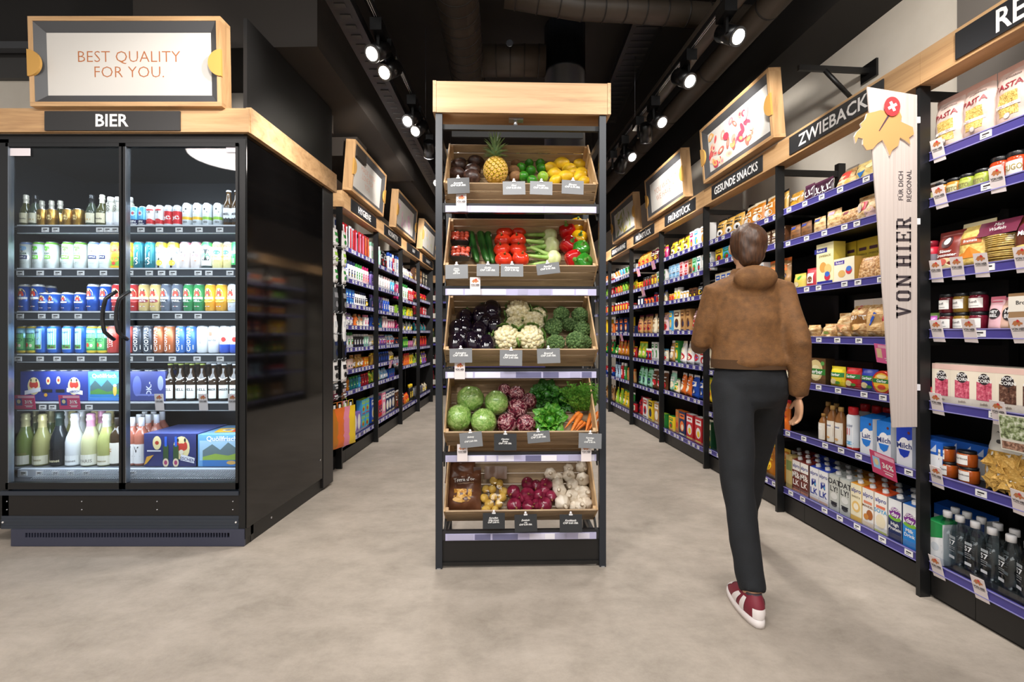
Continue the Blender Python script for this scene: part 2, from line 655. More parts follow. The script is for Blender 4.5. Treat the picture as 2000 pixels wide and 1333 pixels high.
def spot_head(fn, px, py, lit, tgt, label):
    # a point on the track near the pixel column
    best = min(((abs((fn(y / 50)[0]) / (y / 50) * FPX + CX - px) + abs(CH - (py - CY) * (y / 50) / FPX - 2.99) * 300), y / 50) for y in range(40, 380))
    Y = best[1]
    p = P(px, py, Y)
    top = Vector(fn(Y))
    root = empty('track_spotlight', (top.x, top.y, top.z - .08), 0, label, 'spotlight', 'spotlights on the lighting tracks')
    put(DRV, 'driver_box', root, (0, 0, 0))
    put(YOKE, 'yoke', root, (0, 0, 0))
    h = HL if lit else HD
    if lit:
        tgt = p + Vector(((-.35 if px < 1000 else .35), -.85, -.75))
    q = (Vector(tgt) - p).to_track_quat('-Z', 'Y').to_euler()
    c = p - root.location + (p - Vector(tgt)).normalized() * .075
    c.z = min(c.z, -.06)
    hd = put(h[0], 'lamp_head', root, c, q)
    put(h[1], 'lens', hd)
    put(h[2], 'rim', hd)


for px, py, lit, tgt, lb in (
        (728, 80, 1, (-1.9, 2.6, 2.6), 'lit black spotlight nearest the camera on the left track, aimed at the cooler sign'),
        (752, 118, 1, (-.2, 1.6, 1.2), 'second lit black spotlight on the left track, glowing towards the camera'),
        (797, 218, 1, (-1.5, 4.4, 2.6), 'third lit black spotlight on the left track'),
        (812, 239, 1, (-.2, 2.6, 1.2), 'fourth lit black spotlight on the left track'),
        (838, 290, 0, (-1.2, 6.4, 1.2), 'unlit-looking black spotlight on the left track before the last one'),
        (854, 345, 1, (-.7, 4.2, 1.2), 'farthest lit spotlight on the left track, beside the stand post'),
        (1440, 45, 1, (1.5, 1.4, 1.2), 'lit black spotlight nearest the camera on the right track'),
        (1346, 137, 1, (.3, .6, 1.1), 'second lit spotlight on the right track, flaring towards the camera'),
        (1292, 222, 1, (2.2, 3.6, 2.0), 'third lit spotlight on the right track, turned to the shelves'),
        (1262, 258, 0, (1.6, 5.4, 1.6), 'fourth spotlight on the right track, its lens turned away'),
        (1234, 292, 1, (1.5, 4.0, 1.4), 'fifth lit spotlight on the right track'),
        (1212, 318, 0, (1.0, 6.5, 1.2), 'farthest dark spotlight on the right track')):
    spot_head(LT if px < 1000 else RT, px, py, lit, tgt, lb)

# ------------------------------------------------------------------ shelving runs
SHELF_D = .44
TAGM = MB().box(-.021, .021, -.0022, 0, -.0135, .0135, TAG).rect(0, .003, .026, .006, INK, flat(-.0022), .0003).rect(-.006, -.006, .016, .003, INK, flat(-.0022), .0003).mesh('price_tag')
LVR = {0: [2.008, 1.797, 1.469, 1.202, .877, .549, .146], 1: [2.02, 1.80, 1.48, 1.165, .878, .54, .154],
       2: [2.01, 1.81, 1.53, 1.2, .86, .49, .16], 3: [2.02, 1.765, 1.54, 1.217, .884, .567, .143],
       4: [2.04, 1.765, 1.55, 1.19, .87, .53, .135], 5: [2.0, 1.78, 1.52, 1.2, .87, .54, .14], 6: [2.0, 1.78, 1.52, 1.2, .87, .54, .14]}
LVL = {0: [], 1: [2.0, 1.71, 1.47, 1.265, 1.05, .84, .64, .18], 2: [1.98, 1.72, 1.455, 1.256, 1.05, .846, .64, .194],
       3: [2.0, 1.66, 1.44, 1.23, .99, .74, .17, .165][:7], 4: [1.99, 1.74, 1.50, 1.24, .98, .68, .20]}
BW = .992
LW = 1.003


def bay(fr, x0, x1, levels, label, tags_step=.14, first_post=True, last_post=False, topwall=True):
    root = empty('shelving_bay', fr.w(x0, 0, 0), fr.th, label, 'shelving')
    W = x1 - x0
    for xx in ([0] if first_post else []) + ([W] if last_post else []):
        MB().box(xx - .01, xx + .01, -.052, .0, 0, 2.34, RPOST).build('post', root)
        MB().box(xx - .018, xx + .018, .38, .43, 0, 2.36, BLACK).build('rear_upright', root)
        MB().box(xx - .01, xx + .01, .0, .40, 2.27, 2.31, BLACK).build('support_arm', root)
    MB().box(.012, W - .012, .435, .445, 0.02, (levels[0] if levels else 2.0) + .02, BLACK).build('back_panel', root)
    kp = MB().box(.012, W * .2 - .001, .0, .02, 0.012, .118, BLACK).box(W * .2 + .001, W - .012, .0, .02, .012, .118, BLACK).box(.012, W - .012, .012, .3, 0.0, .012, BLACKS)
    kp.build('kick_panel', root)
    for i, z in enumerate(levels):
        sh = MB().box(.013, W - .013, .004, SHELF_D - .01, z - .018, z + .006, BLACK).build('shelf', root)
        r = MB().box(.013, W - .013, -.008, .003, z - .02, z + .02, LIP)
        r.box(.013, W - .013, -.011, -.008, z - .021, z - .017, M('8f8bc4', .3)).box(.013, W - .013, -.011, -.008, z + .017, z + .021, M('8f8bc4', .3))
        r.build('price_rail', sh)
        n = max(2, int(W / tags_step))
        for k in range(n):
            xx = W * (k + .5) / n + rnd.uniform(-.03, .03)
            put(TAGM, 'price_tag', sh, (xx, -.009, z + rnd.uniform(-.001, .001)))
        if levels[-1] == z or i % 3 == 1:
            MB().box(.02, W - .02, .006, .008, z + .006, z + .05, PLEXI).build('acrylic_guard', sh)
    return root


RB_NAME = {0: 'nearest food shelving bay, signed RE, beside the cardboard banner', 1: 'food shelving bay under the ZWIEBACK sign',
           2: 'food shelving bay under the GESUNDE SNACKS sign, behind the walking person', 3: 'food shelving bay under the nearer FRÜHSTÜCK sign',
           4: 'food shelving bay under the farther FRÜHSTÜCK sign', 5: 'food shelving bay beyond both FRÜHSTÜCK signs',
           6: 'last food shelving bay at the far end of the aisle'}
for k in range(0, 7):
    bay(RUN, -BW * k, -BW * k + BW, LVR[k], RB_NAME[k], tags_step=(.5 if k == 0 else .13 if k == 1 else .11), last_post=False)
LB_NAME = {0: 'end bay with hanging goods beside the black cooler panel', 1: 'hygiene shelving bay under the HYGIENE sign',
           2: 'toiletry shelving bay under the KOSMETIK sign', 3: 'third shelving bay of the hygiene aisle',
           4: 'last shelving bay at the end of the hygiene aisle'}
for k in range(0, 5):
    bay(LUN, -.42 if k == 0 else LW * (k - 1), LW * k if k else 0, LVL[k], LB_NAME[k], tags_step=.1, first_post=k > 0, last_post=(k == 4))
tag(MB().box(4 * LW + .012, 4 * LW + .03, -.05, .44, 0, 2.36, BLACK, LUN.T).build('end_panel'), 'black end panel closing the hygiene shelving run', 'panel')


def beam(fr, xs, label, y0=-.062, y1=-.02, mat=OAKY):
    root = empty('fascia_beam', fr.w(xs[0], 0, 2.33), fr.th, label, 'fascia')
    for a, b in zip(xs, xs[1:]):
        MB().box(a - xs[0] + .0008, b - xs[0] - .0008, y0, y1, .003, .148, OAKX).build('board', root)
        MB().box(a - xs[0] + .002, b - xs[0] - .002, y1, y1 + .06, .003, .02, OAKX).build('soffit_board', root)
    return root


beam(RUN, [-6.94, -5.9, -4.91, -3.9, -2.95, -1.95, -1.0, .02, 1.05, 1.5], 'light oak fascia beam along the food shelves')
beam(LUN, [.02, 1.0, 2.0, 3.0, 4.0], 'light oak fascia beam along the hygiene shelves')
tag(MB().box(-.02, .018, -.062, .42, 2.333, 2.478, OAKY, LUN.T).build('fascia_return'), 'light oak return board at the start of the hygiene fascia', 'fascia')


def plate(fr, pa, pb, txt, label, yl=-.0632, size=.062, mat=M('26272a', .4), tcol=WHITE, dx=0):
    xa, xb = fr.hit(pa, yl)[0], fr.hit(pb, yl)[0]
    c, w_ = (xa + xb) / 2, abs(xb - xa)
    b = MB().box(-w_ / 2, w_ / 2, -.006, .0, -.056, .056, mat)
    o = b.build('shelf_sign', None, fr.w(c, yl, 2.404), fr.th)
    tag(o, label, 'sign')
    MB().text(txt, dx, 0, size, tcol, flat(-.0065), .0006, bold=.018, fit=w_ * .86).build('lettering', o)
    return o


b = plate(RUN, 1868, 2215, 'REGIONAL', 'large black shelf sign reading RE, cut by the picture edge', size=.085, dx=.115)
plate(RUN, 1543, 1727, 'ZWIEBACK', 'black shelf sign reading ZWIEBACK in white capitals', size=.07)
plate(RUN, 1391, 1490, 'GESUNDE SNACKS', 'black shelf sign reading GESUNDE SNACKS')
plate(RUN, 1299, 1359, 'FRÜHSTÜCK', 'black FRÜHSTÜCK shelf sign, the larger and nearer one')
plate(RUN, 1238, 1278, 'FRÜHSTÜCK', 'black FRÜHSTÜCK shelf sign, the smaller and farther one')
plate(RUN, 1194.5, 1224, 'GRUNDNAHRUNG', 'dark shelf sign beyond both FRÜHSTÜCK signs')
plate(LUN, 685, 734, 'HYGIENE', 'black shelf sign reading HYGIENE')
plate(LUN, 750, 783, 'KOSMETIK', 'black shelf sign reading KOSMETIK')
plate(LUN, 794.5, 819, 'BABY', 'third shelf sign of the hygiene aisle, beyond KOSMETIK', size=.045)
plate(LUN, 825, 845, 'HAUSHALT', 'last shelf sign of the hygiene aisle, next to the stand post', size=.045)


def framed_sign(loc, rz, W, H, art, label, tilt=.04, D=.085):
    root = empty('framed_sign', loc, rz, label, 'sign')
    S = lambda x, z: (x, -math.sin(tilt) * z, z)
    T = Matrix.Rotation(tilt, 4, 'X')
    t = .024
    fm = MB()
    fm.box(-W / 2, W / 2, 0, D, 0, t, OAKX, T).box(-W / 2, W / 2, 0, D, H - t, H, OAKX, T)
    fm.box(-W / 2, -W / 2 + t, 0, D, t, H - t, OAKZ, T).box(W / 2 - t, W / 2, 0, D, t, H - t, OAKZ, T)
    fm.box(-W / 2 + t, W / 2 - t, D - .01, D, t, H - t, BLACK, T)
    fm.build('oak_frame', root)
    # bevelled dark inner frame
    a, b_, y0, y1 = t, t + .048, .004, .03
    f2 = MB()
    for (p, q, r, s_) in (((-W / 2 + a, a), (W / 2 - a, a), (W / 2 - b_, b_), (-W / 2 + b_, b_)), ((W / 2 - a, a), (W / 2 - a, H - a), (W / 2 - b_, H - b_), (W / 2 - b_, b_)),
                          ((W / 2 - a, H - a), (-W / 2 + a, H - a), (-W / 2 + b_, H - b_), (W / 2 - b_, H - b_)), ((-W / 2 + a, H - a), (-W / 2 + a, a), (-W / 2 + b_, b_), (-W / 2 + b_, H - b_))):
        f2.add([(p[0], y0, p[1]), (q[0], y0, q[1]), (r[0], y1, r[1]), (s_[0], y1, s_[1])], [(0, 1, 2, 3)], M('4a4a4c', .35), False, T)
    f2.build('inner_frame', root)
    pn = MB().box(-W / 2 + b_, W / 2 - b_, y1, y1 + .006, b_, H - b_, M('d3cfc9', .42), T)
    po = pn.build('picture_panel', root)
    am = MB()
    art(am, W, H, T, flat(y1 - .0004))
    if am.v:
        am.build('print', po)
    for sgn in (-1, 1):
        n = 14
        pts = [(sgn * (W / 2 + .004) - sgn * .073 * math.sin(PI * i / n), H / 2 - .01 + .073 * math.cos(PI * i / n)) for i in range(n + 1)]
        MB().prism(pts, -.007, .006, M('c9994e', .42), T).build('half_round_holder', root)
    return root


def art_text(lines, size=.058, col='b06838'):
    def f(m, W, H, T, S):
        m.text(lines, 0, H / 2, size, M(col, .5), S, 0, bold=-.012, T=T)
    return f


def art_bits(cols, seed, n=26, region=(.15, .8), w=(.02, .05), leaf=False):
    def f(m, W, H, T, S):
        r = random.Random(seed)
        for i in range(n):
            x = (-.5 + r.uniform(*region)) * W
            z = H * r.uniform(.2, .78)
            a = r.uniform(0, PI)
            ww, hh = r.uniform(*w), r.uniform(*w) * .6
            c = M(r.choice(cols), .5)
            if leaf:
                ww *= 1.5
                hh *= .55
            pts = [(x + ww / 2 * math.cos(t) * math.cos(a) - hh / 2 * math.sin(t) * math.sin(a), z + ww / 2 * math.cos(t) * math.sin(a) + hh / 2 * math.sin(t) * math.cos(a)) for t in [2 * PI * k / 12 for k in range(12)]]
            m.poly(pts, c, S, .0002 * i, T)
            pts2 = [(x + (px - x) * .5 + .003, z + (pz - z) * .5) for px, pz in pts]
            m.poly(pts2, M(r.choice(cols), .5), S, .0002 * i + .0001, T)
    return f


framed_sign((-2.135, 2.52, 2.462), 0, 1.06, .488, art_text('BEST QUALITY\nFOR YOU.', .062), 'framed white sign reading BEST QUALITY FOR YOU above the beer cooler', tilt=.03, D=.09)


def run_sign(fr, pn, pf, yl, zb, H, art, label):
    xa, xb = fr.hit(pn, yl)[0], fr.hit(pf, yl)[0]
    c = (xa + xb) / 2
    framed_sign(fr.w(c, yl, zb), fr.th, abs(xa - xb), H, art, label, tilt=.08, D=.085)


NUT = ['e7a08e', 'd66a5c', 'f0c3a8', 'c9455a', 'e8b26a', 'd98a9a', 'f3d3c0']
run_sign(RUN, 1511, 1374, -.12, 2.495, .46, art_bits(NUT, 4, 40, (.1, .72), (.05, .1)), 'large framed sign with pink nuts and berries above GESUNDE SNACKS')
run_sign(RUN, 1337, 1264.5, -.12, 2.495, .46, art_text('YOU WANT IT\nWE HAVE IT.', .06), 'framed sign reading YOU WANT IT WE HAVE IT')
run_sign(RUN, 1241.5, 1196.5, -.12, 2.495, .46, art_bits(['8f9b4a', 'b9a458', '6f8f3f', 'd0c070', 'c9d3a8'], 9, 24, (.2, .8), (.05, .12), True), 'small framed sign with green olives and leaves, farthest in the food aisle')
run_sign(LUN, 686.5, 749, -.12, 2.495, .46, art_text('MADE WITH\nLOVE FOR\nYOU.', .05, 'd89a80'), 'framed sign with pale lettering above HYGIENE')
run_sign(LUN, 773, 811, -.12, 2.495, .46, art_bits(['e6c0c8', 'd8b0c8', 'e8d0d8'], 3, 16, (.2, .8), (.05, .12)), 'framed sign with faint pink print above KOSMETIK')
run_sign(LUN, 824, 850.5, -.12, 2.495, .46, art_bits(['dcc9a0', 'c8d0b8', 'e0d0c0'], 5, 16, (.2, .8), (.05, .12)), 'farthest framed sign of the hygiene aisle, next to the stand')

# wall bracket above the ZWIEBACK sign
o = MB().box(-.86, -.84, .0, .49, 2.9, 2.935, BLACK, RUN.T).build('wall_bracket')
tag(o, 'black steel bracket arm reaching to the cream wall above ZWIEBACK', 'bracket')
MB().box(-.91, -.79, .48, .495, 2.86, 2.97, BLACK, RUN.T).build('wall_plate', o)
MB().tube([RUN.w(-.85, .18, 2.91), RUN.w(-.85, .36, 2.74)], .014, BLACK, 8).build('brace', o)

# far cross wall shelf with wine
wx0 = -1.95
WINE = empty('wine_shelf', (wx0, 8.9, 0), 0, 'black wine shelf across the far end of the hygiene aisle', 'shelving')
MB().box(0, 2.6, .38, .4, 0, 2.3, BLACK).build('back_panel', WINE)
WLV = [1.95, 1.6, 1.27, .92, .57, .2]
WLV = [CH - (y - CY) * 8.9 / FPX for y in (590, 625, 672, 715, 755)]
for z in WLV:
    sh = MB().box(0, 2.6, 0, .38, z - .015, z, BLACK).build('shelf', WINE)
    MB().box(0, 2.6, -.01, .0, z - .03, z + .008, LIP).build('price_rail', sh)
MB().box(0, 2.6, 0, .02, 0, .12, BLACK).build('kick_panel', WINE)
MB().box(0, 2.6, -.03, .0, 2.2, 2.34, OAKX).build('fascia_board', WINE)
MB().box(-.02, 0, -.02, .4, 0, 2.3, BLACK).build('side_panel', WINE)

# ------------------------------------------------------------------ black end panel beside the cooler
SF = Frame(-1.50, 2.58, math.radians(86.6))
PANB = NM('gloss_black_panel', [(0.3, '080707'), (.7, '0b0a0a')], (6, 6, 6), 3, .05, 0, rough2=.09, spec=.6)
g = empty('gable_panel', SF.w(0, 0, 0), SF.th, 'glossy black side panel of the beer cooler reflecting the food shelves', 'panel')
MB().box(0, .90, 0, .02, .1, 2.335, PANB).build('side_board', g)
MB().box(.0, .96, .012, .03, .0, .099, BLACK).build('kick_board', g)
MB().box(.905, 1.07, -.004, .02, .02, 2.335, M('232121', .35)).build('end_strip', g)
for xx, zz in ((.25, .06), (.86, .25)):
    MB().box(xx - .006, xx + .006, -.004 if zz > .1 else .008, .013, zz - .006, zz + .006, STEEL).build('screw', g)
o = MB().box(-.0, 1.06, .0, .022, 2.48, 2.99, NM('matt_black_panel', [(0.3, '121212'), (.7, '171616')], (3, 3, 3), 4, .35, rough2=.5), SF.T).build('upper_panel')
tag(o, 'tall black board standing above the oak fascia at the cooler corner', 'panel')
o = MB().box(-.01, 1.08, -.03, .0, 2.333, 2.478, OAKX, SF.T).build('fascia_beam')
tag(o, 'light oak fascia board running back from the cooler corner', 'fascia')
o = MB().box(-3.6, -1.475, 2.552, 2.578, 2.333, 2.466, OAKX).build('fascia_beam')
tag(o, 'light oak fascia board over the front of the beer cooler', 'fascia')
o = MB().box(-.378, .378, -.008, 0, -.056, .052, M('2b2a2a', .4)).build('shelf_sign', None, (-2.232, 2.5515, 2.394))
tag(o, 'black sign reading BIER in white letters over the cooler', 'sign')
MB().text('BIER', -.0, 0, .068, WHITE, flat(-.008), .0008, bold=.02).build('lettering', o)

# ------------------------------------------------------------------ beer cooler
YF = 2.58
cX = lambda px, Y=YF: (px - CX) * Y / FPX
cZ = lambda py, Y=YF: CH - (py - CY) * Y / FPX
CB = (-2.2, YF, 0)
CT = Matrix.Translation((2.2, -YF, 0))
COOL = empty('beer_cooler', CB, 0, 'tall black glass-door beer cooler with two doors and blue-lit shelves', 'cooler')
xl, xr = cX(4), cX(480)
CBK = M('0d0e10', .42)
CGR = M('2f3641', .35)
INNER = M('0f141c', .35)
MB().box(-3.07, -3.045, YF, YF + .75, .1, cZ(272), CBK, CT).box(-3.045, cX(17), YF, YF + .03, .1, cZ(272), CBK, CT).build('side_wall', COOL)
MB().box(cX(467), xr, YF - .004, YF + .75, .04, cZ(272), CBK, CT).build('side_wall', COOL)
MB().box(-3.045, xr, YF, YF + .75, cZ(279), cZ(271.5), CBK, CT).box(-3.06, xr, YF + .004, YF + .74, cZ(271.5), 2.335, M('08080a', .6), CT).build('top_panel', COOL)
MB().box(-3.045, cX(467), YF + .70, YF + .72, .1, cZ(279), INNER, CT).build('back_wall', COOL)
MB().box(-3.045, -3.041, YF + .03, YF + .7, .3, cZ(279), INNER, CT).build('inner_side', COOL)
MB().box(cX(467) - .004, cX(467), YF + .03, YF + .7, .3, cZ(279), INNER, CT).build('inner_side', COOL)
MB().box(-3.045, cX(467), YF + .03, YF + .7, .24, cZ(945), M('2b2f36', .35), CT).build('floor_tray', COOL)
MB().box(cX(4), cX(468), YF - .012, YF + .02, cZ(967), cZ(959), CGR, CT).build('bumper_rail', COOL)
lp = MB().box(cX(4), cX(467), YF, YF + .02, cZ(1008), cZ(967), M('161312', .4), CT).build('lower_panel', COOL)
for px in (14, 160, 307, 455):
    for py in (980, 996):
        MB().lathe([(.005, 0), (.003, .003)], STEEL, 8, CT @ Matrix.Translation((cX(px), YF, cZ(py))) @ Matrix.Rotation(PI / 2, 4, 'X')).build('screw', lp)
fp = MB()
for i in range(4):
    z0 = cZ(1033) + i * (cZ(1008) - cZ(1033)) / 4
    fp.box(cX(4), cX(467), YF - .006 + (.002 if i % 2 else 0), YF + .02, z0, z0 + (cZ(1008) - cZ(1033)) / 4, CGR, CT)
fp = fp.build('lower_fascia', COOL)
for px in (8, 462):
    MB().lathe([(.006, 0), (.004, .004)], WHITE, 8, CT @ Matrix.Translation((cX(px), YF - .006, cZ(1020))) @ Matrix.Rotation(PI / 2, 4, 'X')).build('screw', fp)
# ventilated kick panel
KM = M('3b3e50', .38)
kx0, kx1, kz0, kz1 = cX(25), cX(479), cZ(1066), cZ(1033)
zs0, zs1 = cZ(1049), cZ(1040)
kk = MB().box(kx0, kx1, YF - .01, YF + .004, kz0, zs0, KM, CT).box(kx0, kx1, YF - .01, YF + .004, zs1, kz1, KM, CT)
xs0, xs1, n = cX(53), cX(450), 73
kk.box(kx0, xs0, YF - .01, YF + .004, zs0, zs1, KM, CT).box(xs1, kx1, YF - .01, YF + .004, zs0, zs1, KM, CT)
kk = kk.build('kick_panel', COOL)
bars = MB()
for i in range(n - 1):
    c = xs0 + (xs1 - xs0) * (i + 1) / n
    bars.box(c - .0028, c + .0028, YF - .01, YF + .003, zs0, zs1, KM, CT)
bo = bars.build('vent_bars', kk)
bo['kind'] = 'stuff'
MB().box(kx0, kx1, YF + .006, YF + .02, kz0 + .002, kz1, BLACKS, CT).build('duct_back', kk)
MB().box(xl, xr, YF + .05, YF + .7, 0, .1, BLACKS, CT).build('plinth', COOL)

# doors
def door(pa, pb, side):
    x0, x1 = cX(pa), cX(pb)
    z0, z1 = cZ(955), cZ(281)
    y0, y1 = YF - .012, YF + .018
    f = MB()
    t = .014
    f.box(x0, x0 + t, y0, y1, z0, z1, CBK, CT).box(x1 - t, x1, y0, y1, z0, z1, CBK, CT)
    f.box(x0, x1, y0, y1, z1 - .02, z1, CBK, CT).box(x0, x1, y0, y1, z0, z0 + .036, CBK, CT)
    f.box(x0 + t, x0 + t + .003, y0, y1, z0 + .03, z1 - .02, M('8a929c', .25, .7), CT)
    d = f.build('door', COOL)
    MB().box(x0 + t, x1 - t, YF, YF + .006, z0 + .036, z1 - .02, GLASS, CT).build('glass_pane', d)
    hx = cX(227) if side < 0 else cX(253)
    pts = []
    for i in range(13):
        t_ = i / 12
        z = cZ(570) + (cZ(664) - cZ(570)) * t_
        bow = math.sin(PI * t_)
        pts.append((hx - .028 * bow + .012 * (1 - t_) - 2.2 * -1 * 1, -.012 - .05 * min(1, bow * 2.2), z))
    h = MB().tube(pts, [.010] * 13, M('1b1b1d', .3), 10)
    h.build('handle', d)
    return d


d1 = door(15, 240.5, -1)
d2 = door(243.5, 467, 1)
MB().box(cX(20), cX(60), YF - .003, YF - .001, cZ(305), cZ(290), M('e8e0e4', .5), CT).build('door_sticker', d1)
MB().box(cX(442), cX(467), YF - .003, YF - .001, cZ(298), cZ(284), M('ded8e2', .5), CT).build('door_sticker', d2)

for x_, y_ in ((-2.52, 2.68), (-1.87, 2.68)):  # unseen area lights added inside the cooler, no lamp bodies modelled
    for z_, p_ in ((2.15, 5), (1.75, 4), (1.5, 3), (1.24, 3), (.98, 3), (.7, 3.5)):
        L = area((x_, y_, z_), (math.radians(52), 0, 0), .6, .05, p_ * .36, (.84, .92, 1.0))

YS = 2.72
CSH = [441, 525, 609, 692, 786, 915]
cooler_shelf_z = []
CTAGS = [[93, 113, 199, 214, 228, 279, 315, 353, 392, 432], [44, 83, 117, 162, 206, 257, 295, 319, 341, 390, 411, 452],
         [44, 86, 113, 157, 225, 308, 352, 390], [40, 83, 116, 162, 205, 256, 297, 340, 388, 433], [88, 107, 178, 251], []]
for i, py in enumerate(CSH):
    z = cZ(py, YS)
    cooler_shelf_z.append(z)
    hh = 15 * YS / FPX
    sh = MB().box(-3.03, cX(466) - .01, YS, 3.2, z - .012, z, M('9aa3ad', .3, .5), CT).build('shelf', COOL)
    if i < 5:
        MB().box(cX(38, YS), cX(466, YS) - .0, YS - .012, YS, z - hh, z - .006, M('3b4048', .35), CT).box(cX(38, YS), cX(466, YS), YS - .014, YS, z - .006, z + .002, M('e4e8ee', .3), CT).box(
            cX(38, YS), cX(466, YS), YS - .014, YS, z - hh - .004, z - hh, M('c8ced6', .3), CT).build('price_rail', sh)
        for px in CTAGS[i]:
            put(TAGM, 'price_tag', sh, (cX(px, YS) + 2.2, YS - .0125 - YF, z - .028))
    else:
        MB().box(cX(45, YS), cX(466, YS), YS - .03, YS, z - .045, z + .002, M('c6ccd8', .35), CT).build('price_rail', sh)
        for px in (57, 88, 119, 148, 178, 268):
            put(TAGM, 'price_tag', sh, (cX(px, YS) + 2.2, YS - .031 - YF, z - .022))
gr = MB()
for i in range(90):
    x_ = cX(45) + (cX(464) - cX(45)) * i / 89
    gr.tube([(x_ + 2.2, .04, cZ(941)), (x_ + 2.2 + .01, .11, cZ(932)), (x_ + 2.2 + .01, .11, cZ(930))], .0016, M('c9ced6', .25, .6), 4)
for yy in (.05, .09):
    gr.tube([(cX(45) + 2.2, yy, cZ(940) + .01 * (yy > .06)), (cX(464) + 2.2, yy, cZ(940) + .01 * (yy > .06))], .0018, M('c9ced6', .25, .6), 4)
go = gr.build('wire_grille', COOL)
go['kind'] = 'stuff'
# round ceiling lamp behind the viewer, seen as a white oval in the cooler door
o = MB().lathe([(.44, 3.22), (.44, 3.3), (.1, 3.32), (.02, 3.34), (.02, 3.99)], M('dddddd', .5), 32, Matrix.Translation((-3.2, -.05, 0))).build('round_pendant_lamp')
tag(o, 'large round white pendant lamp reflected in the cooler door', 'lamp')
MB().lathe([(.43, 3.21), (.43, 3.219)], M('fff4ee', .5, 0, 20), 32, Matrix.Translation((-3.2, -.05, 0))).build('diffuser', o)

# ------------------------------------------------------------------ produce stand
IS = Frame(-.39, 2.323, math.radians(1.6))
ISL = empty('produce_stand', IS.w(0, 0, 0), IS.th, 'tall narrow black steel produce stand with light oak canopy between the two aisles', 'display stand')
IW = .875
for x0, x1 in ((0, .034), (IW - .034, IW)):
    MB().box(x0, x1, 0, .03, 0, 2.33, POSTM).build('post', ISL)
    MB().box(x0, x1, .46, .49, 0, 2.33, POSTM).build('post', ISL)
    for z in (.05, 2.2):
        MB().box(x0 + .005, x1 - .005, .03, .46, z, z + .03, BLACK).build('side_rail', ISL)
    MB().box(x0 + .008, x1 - .008, -.004, .02, 0.0, .006, STEEL).build('foot', ISL)
cx0, cx1 = -.012, IW + .022
MB().box(cx0 + .018, cx1 - .018, -.01, .008, 2.328, 2.486, OAKX).build('canopy_front_board', ISL)
MB().box(cx0, cx0 + .017, -.012, .16, 2.328, 2.488, OAKY).build('canopy_side_board', ISL)
MB().box(cx1 - .017, cx1, -.012, .16, 2.328, 2.488, OAKY).build('canopy_side_board', ISL)
MB().box(cx0 + .018, cx1 - .018, .125, .14, 2.328, 2.46, OAKX).build('canopy_back_board', ISL)
MB().box(.034, IW - .034, .02, .04, 2.255, 2.28, M('0a0a0b', .6)).build('top_rail', ISL)
MB().box(.034, IW - .034, .465, .48, 2.20, 2.35, M('0a0a0b', .6)).build('rear_rail', ISL)
MB().box(.034, IW - .034, .465, .48, 2.41, 2.45, M('0a0a0b', .6)).build('rear_rail', ISL)
MB().box(.034, IW - .034, .015, .03, .02, .145, BLACK).box(.034, IW - .034, .008, .03, .012, .03, BLACK).build('base_panel', ISL)
MB().tube([(.41, .05, 2.285), (.41, .05, 2.32)], .011, STEEL, 10).box(.375, .45, .03, .07, 2.315, 2.325, STEEL).build('canopy_clamp', ISL)
RIM = [1.975, 1.553, 1.121, .697, .2916]
RAILC = [1.843, 1.418, .993, .565, .163]
CD, CHH, CWD = .40, .15, .795
ANG = math.radians(50)
CRX = .04
for zc in RAILC:
    sh = MB().box(.034, IW - .034, .008, .03, zc - .02, zc + .028, M('232428', .25)).build('front_rail', ISL)
    b = MB().box(.05, IW - .05, .002, .0075, zc - .019, zc + .014, M('b9b6d6', .3))
    b.build('label_holder', sh)
    x = .06
    while x < IW - .12:
        wv = rnd.choice((.05, .08, .13, .06))
        MB().box(x, min(x + wv, IW - .06), .0005, .002, zc - .0165, zc + .012, rnd.choice((M('dcd9ea', .4), M('6a6a8c', .35), M('eceaf2', .4), M('e2e0ee', .4), M('aeacc8', .35)))).build('label_insert', sh)
        x += wv + rnd.choice((.0, .01, .06))
    for xx in (.036, IW - .044):
        pts = [(.03, zc - .01), (.46, zc - .01 + .43 * math.tan(ANG) * .93), (.46, zc - .045 + .43 * math.tan(ANG) * .93), (.03, zc - .05)]
        MB().add([(xx, y, z) for y, z in pts] + [(xx + .008, y, z) for y, z in pts], [(0, 1, 2, 3), (7, 6, 5, 4), (0, 4, 5, 1), (1, 5, 6, 2), (2, 6, 7, 3), (3, 7, 4, 0)], BLACK).build('sloping_bracket', sh)

